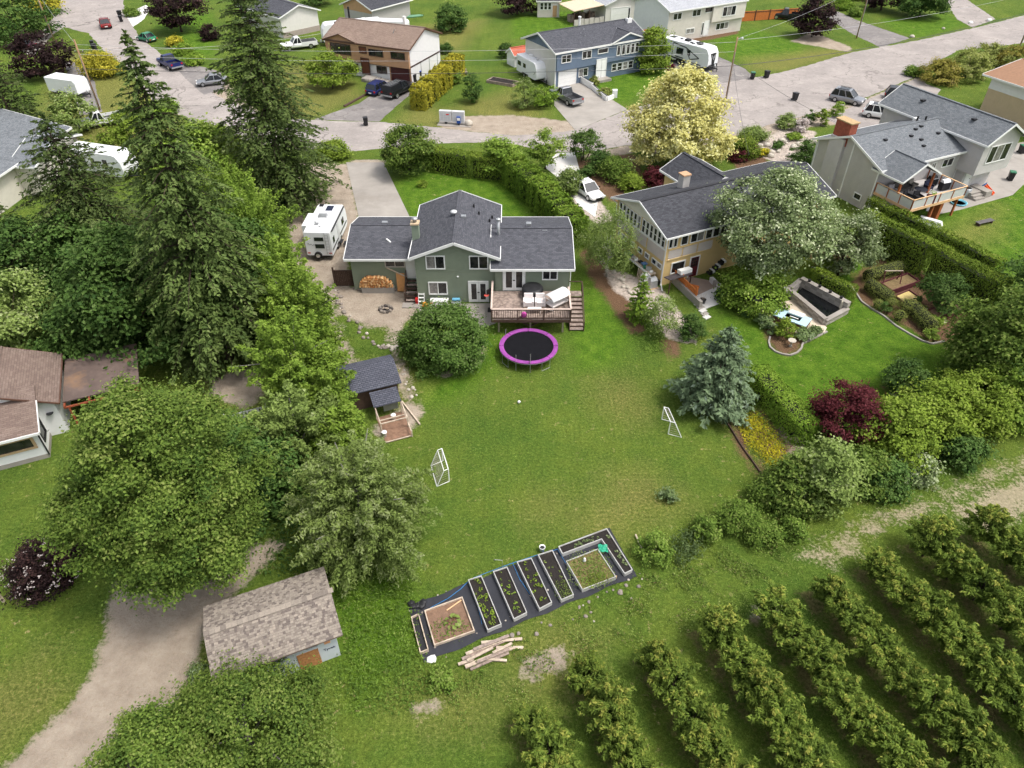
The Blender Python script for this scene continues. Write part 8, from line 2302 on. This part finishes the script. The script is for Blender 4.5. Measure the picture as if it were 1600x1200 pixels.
cn = thing('canoe', 'upturned green canoe on the grass at the top', 'canoe', tuple(G(643, 27)), math.radians(24)); MB().loft([[(x, -w_, 0), (x, -w_ * .8, .25 * k_), (x, 0, .42 * k_), (x, w_ * .8, .25 * k_), (x, w_, 0)] for x, w_, k_ in ((-2.4, .05, .5), (-1.6, .35, .9), (0, .48, 1), (1.6, .35, .9), (2.4, .05, .5))]).build('hull', plain('green_hull', hx(96, 140, 110), .5, .1), cn, True)
MB().tube([(-2.4, 0, .24), (0, 0, .44), (2.4, 0, .24)], .03).build('keel', plain('dark_green', hx(50, 90, 66), .5), cn)
ofn = thing('fence', 'orange cedar board fence right of the cream white house', 'fence', tuple(G(1156, 34)), math.radians(14))
for i in range(34): MB().box(i * .36, i * .36 + .34, -.02, .02, .05, 1.75).build('plank', ORW, ofn)
for i in range(5): MB().box(i * 3.0 - .07, i * 3.0 + .07, -.1, -.021, 0, 1.95).build('post', WOODB, ofn)
MB().box(0, 12.2, -.06, -.021, 1.5, 1.6).build('rail', WOODB, ofn)
of2 = thing('fence', 'short orange board fence behind the blue house', 'fence', tuple(G(1000, 64)), math.radians(32))
for i in range(8): MB().box(i * .36, i * .36 + .34, -.02, .02, .05, 1.75).build('plank', ORW, of2)
wf = thing('fence', 'broken white picket fence behind the big maple', 'fence', tuple(G(385, 655)), math.radians(22))
for i in range(12): MB().box(-1.3 + i * .24, -1.18 + i * .24, -.01, .01, .1, .75).build('picket', WHITE, wf)
for z in (.2, .65): MB().box(-1.35, 1.6, .011, .04, z, z + .07).build('rail', WHITE, wf)
for x in (-1.3, 1.5): MB().box(x - .04, x + .04, .042, .12, 0, .85).build('post', WHITE, wf)
wf2 = thing('fence', 'white rail enclosure end beside the aspens', 'fence', tuple(G(404, 676)), math.radians(20))
for i in range(6): MB().box(-.9 + i * .3, -.78 + i * .3, -.01, .01, .1, .6).build('picket', WHITE, wf2)
MB().box(-1.0, .9, .011, .04, .5, .57).build('rail', WHITE, wf2); MB().bar((.9, 0, .55), (1.35, -1.9, .3), .05).build('rail', WHITE, wf2)
wb = thing('bucket', 'white plastic tub lying on the left lawn beside the big maple', 'tub', tuple(G(119, 770))); MB().obox((0, 0, .17), (.55, .4, .32), .2).build('tub_body', WHITE, wb); MB().obox((0, 0, .35), (.58, .43, .04), .2).build('lid', WHITE, wb)
lpole = thing('signpost', 'weathered pale post at the left edge below the elderberry', 'post', tuple(G(6, 940))); MB().box(-.06, .06, -.06, .06, 0, 1.25).build('post', WOODP, lpole); MB().box(-.08, .08, -.08, .08, 1.25, 1.3).build('post_cap', WOODW, lpole)
a, b = G(993, 835, .15), G(1004, 860, .15); tag(MB().bar(a, b, .08, .06).build('plank', WOODP), 'pale plank leaning on the bush right of the garden', 'plank')
a, b = G(1202, 762, .3), G(1210, 776, .1); tag(MB().bar(a, b, .06, .06).build('stake', WHITE), 'white stake at the end of the garden edging', 'stake')
pg = thing('garden_bed', 'rough timber garden bed on the slope at the left of the travel trailer', 'garden bed', tuple(G(785, 130)), -.5)
for y in (-.9, .9): MB().box(-2.2, 2.2, y - .06, y + .06, 0, .4).build('side_board', WOODW, pg)
for x in (-2.2, 2.2): MB().box(x - .06, x + .06, -.83, .83, 0, .38).build('end_board', WOODW, pg)
MB().box(-2.1, 2.1, -.8, .8, .02, .3).build('soil', SOIL, pg)
bx2 = thing('bench', 'grey wooden bench behind the golden hedge', 'bench', tuple(G(722, 118)), .5)
for i in range(3): MB().box(-.9, .9, -.2 + i * .15, -.07 + i * .15, .42, .46).build('slat', WOODW, bx2)
for x in (-.8, .8): MB().box(x - .04, x + .04, -.2, .25, 0, .42).build('leg', WOODW, bx2)
MB().obox((0, .3, .7), (1.8, .05, .35), 0, -.15).build('backrest', WOODW, bx2)
# elderberry flower heads
eb = [o for o in scene.objects if o.get('label', '').startswith('dark purple elderberry')][0]
n = 90
d = unit(NR.normal(size=(n, 3))); d[:, 2] = np.abs(d[:, 2]) * .9 + .1
Pn = d * [1.95, 1.95, 1.75] * NR.uniform(.9, 1.06, (n, 1)) + [0, 0, .5]
Pk = np.repeat(Pn, 5, 0) + NR.normal(0, .05, (n * 5, 3)); o = bpy.data.objects.new('flower_heads', leaf_mesh('flower_heads', Pk, unit(np.repeat(d, 5, 0) + [0, 0, .8] + NR.normal(0, .2, (n * 5, 3))), NR.uniform(.06, .11, n * 5), .5 + NR.normal(0, .3, n * 5), LM['white'], .9)); COL.objects.link(o); o.parent = eb; o['kind'] = 'stuff'
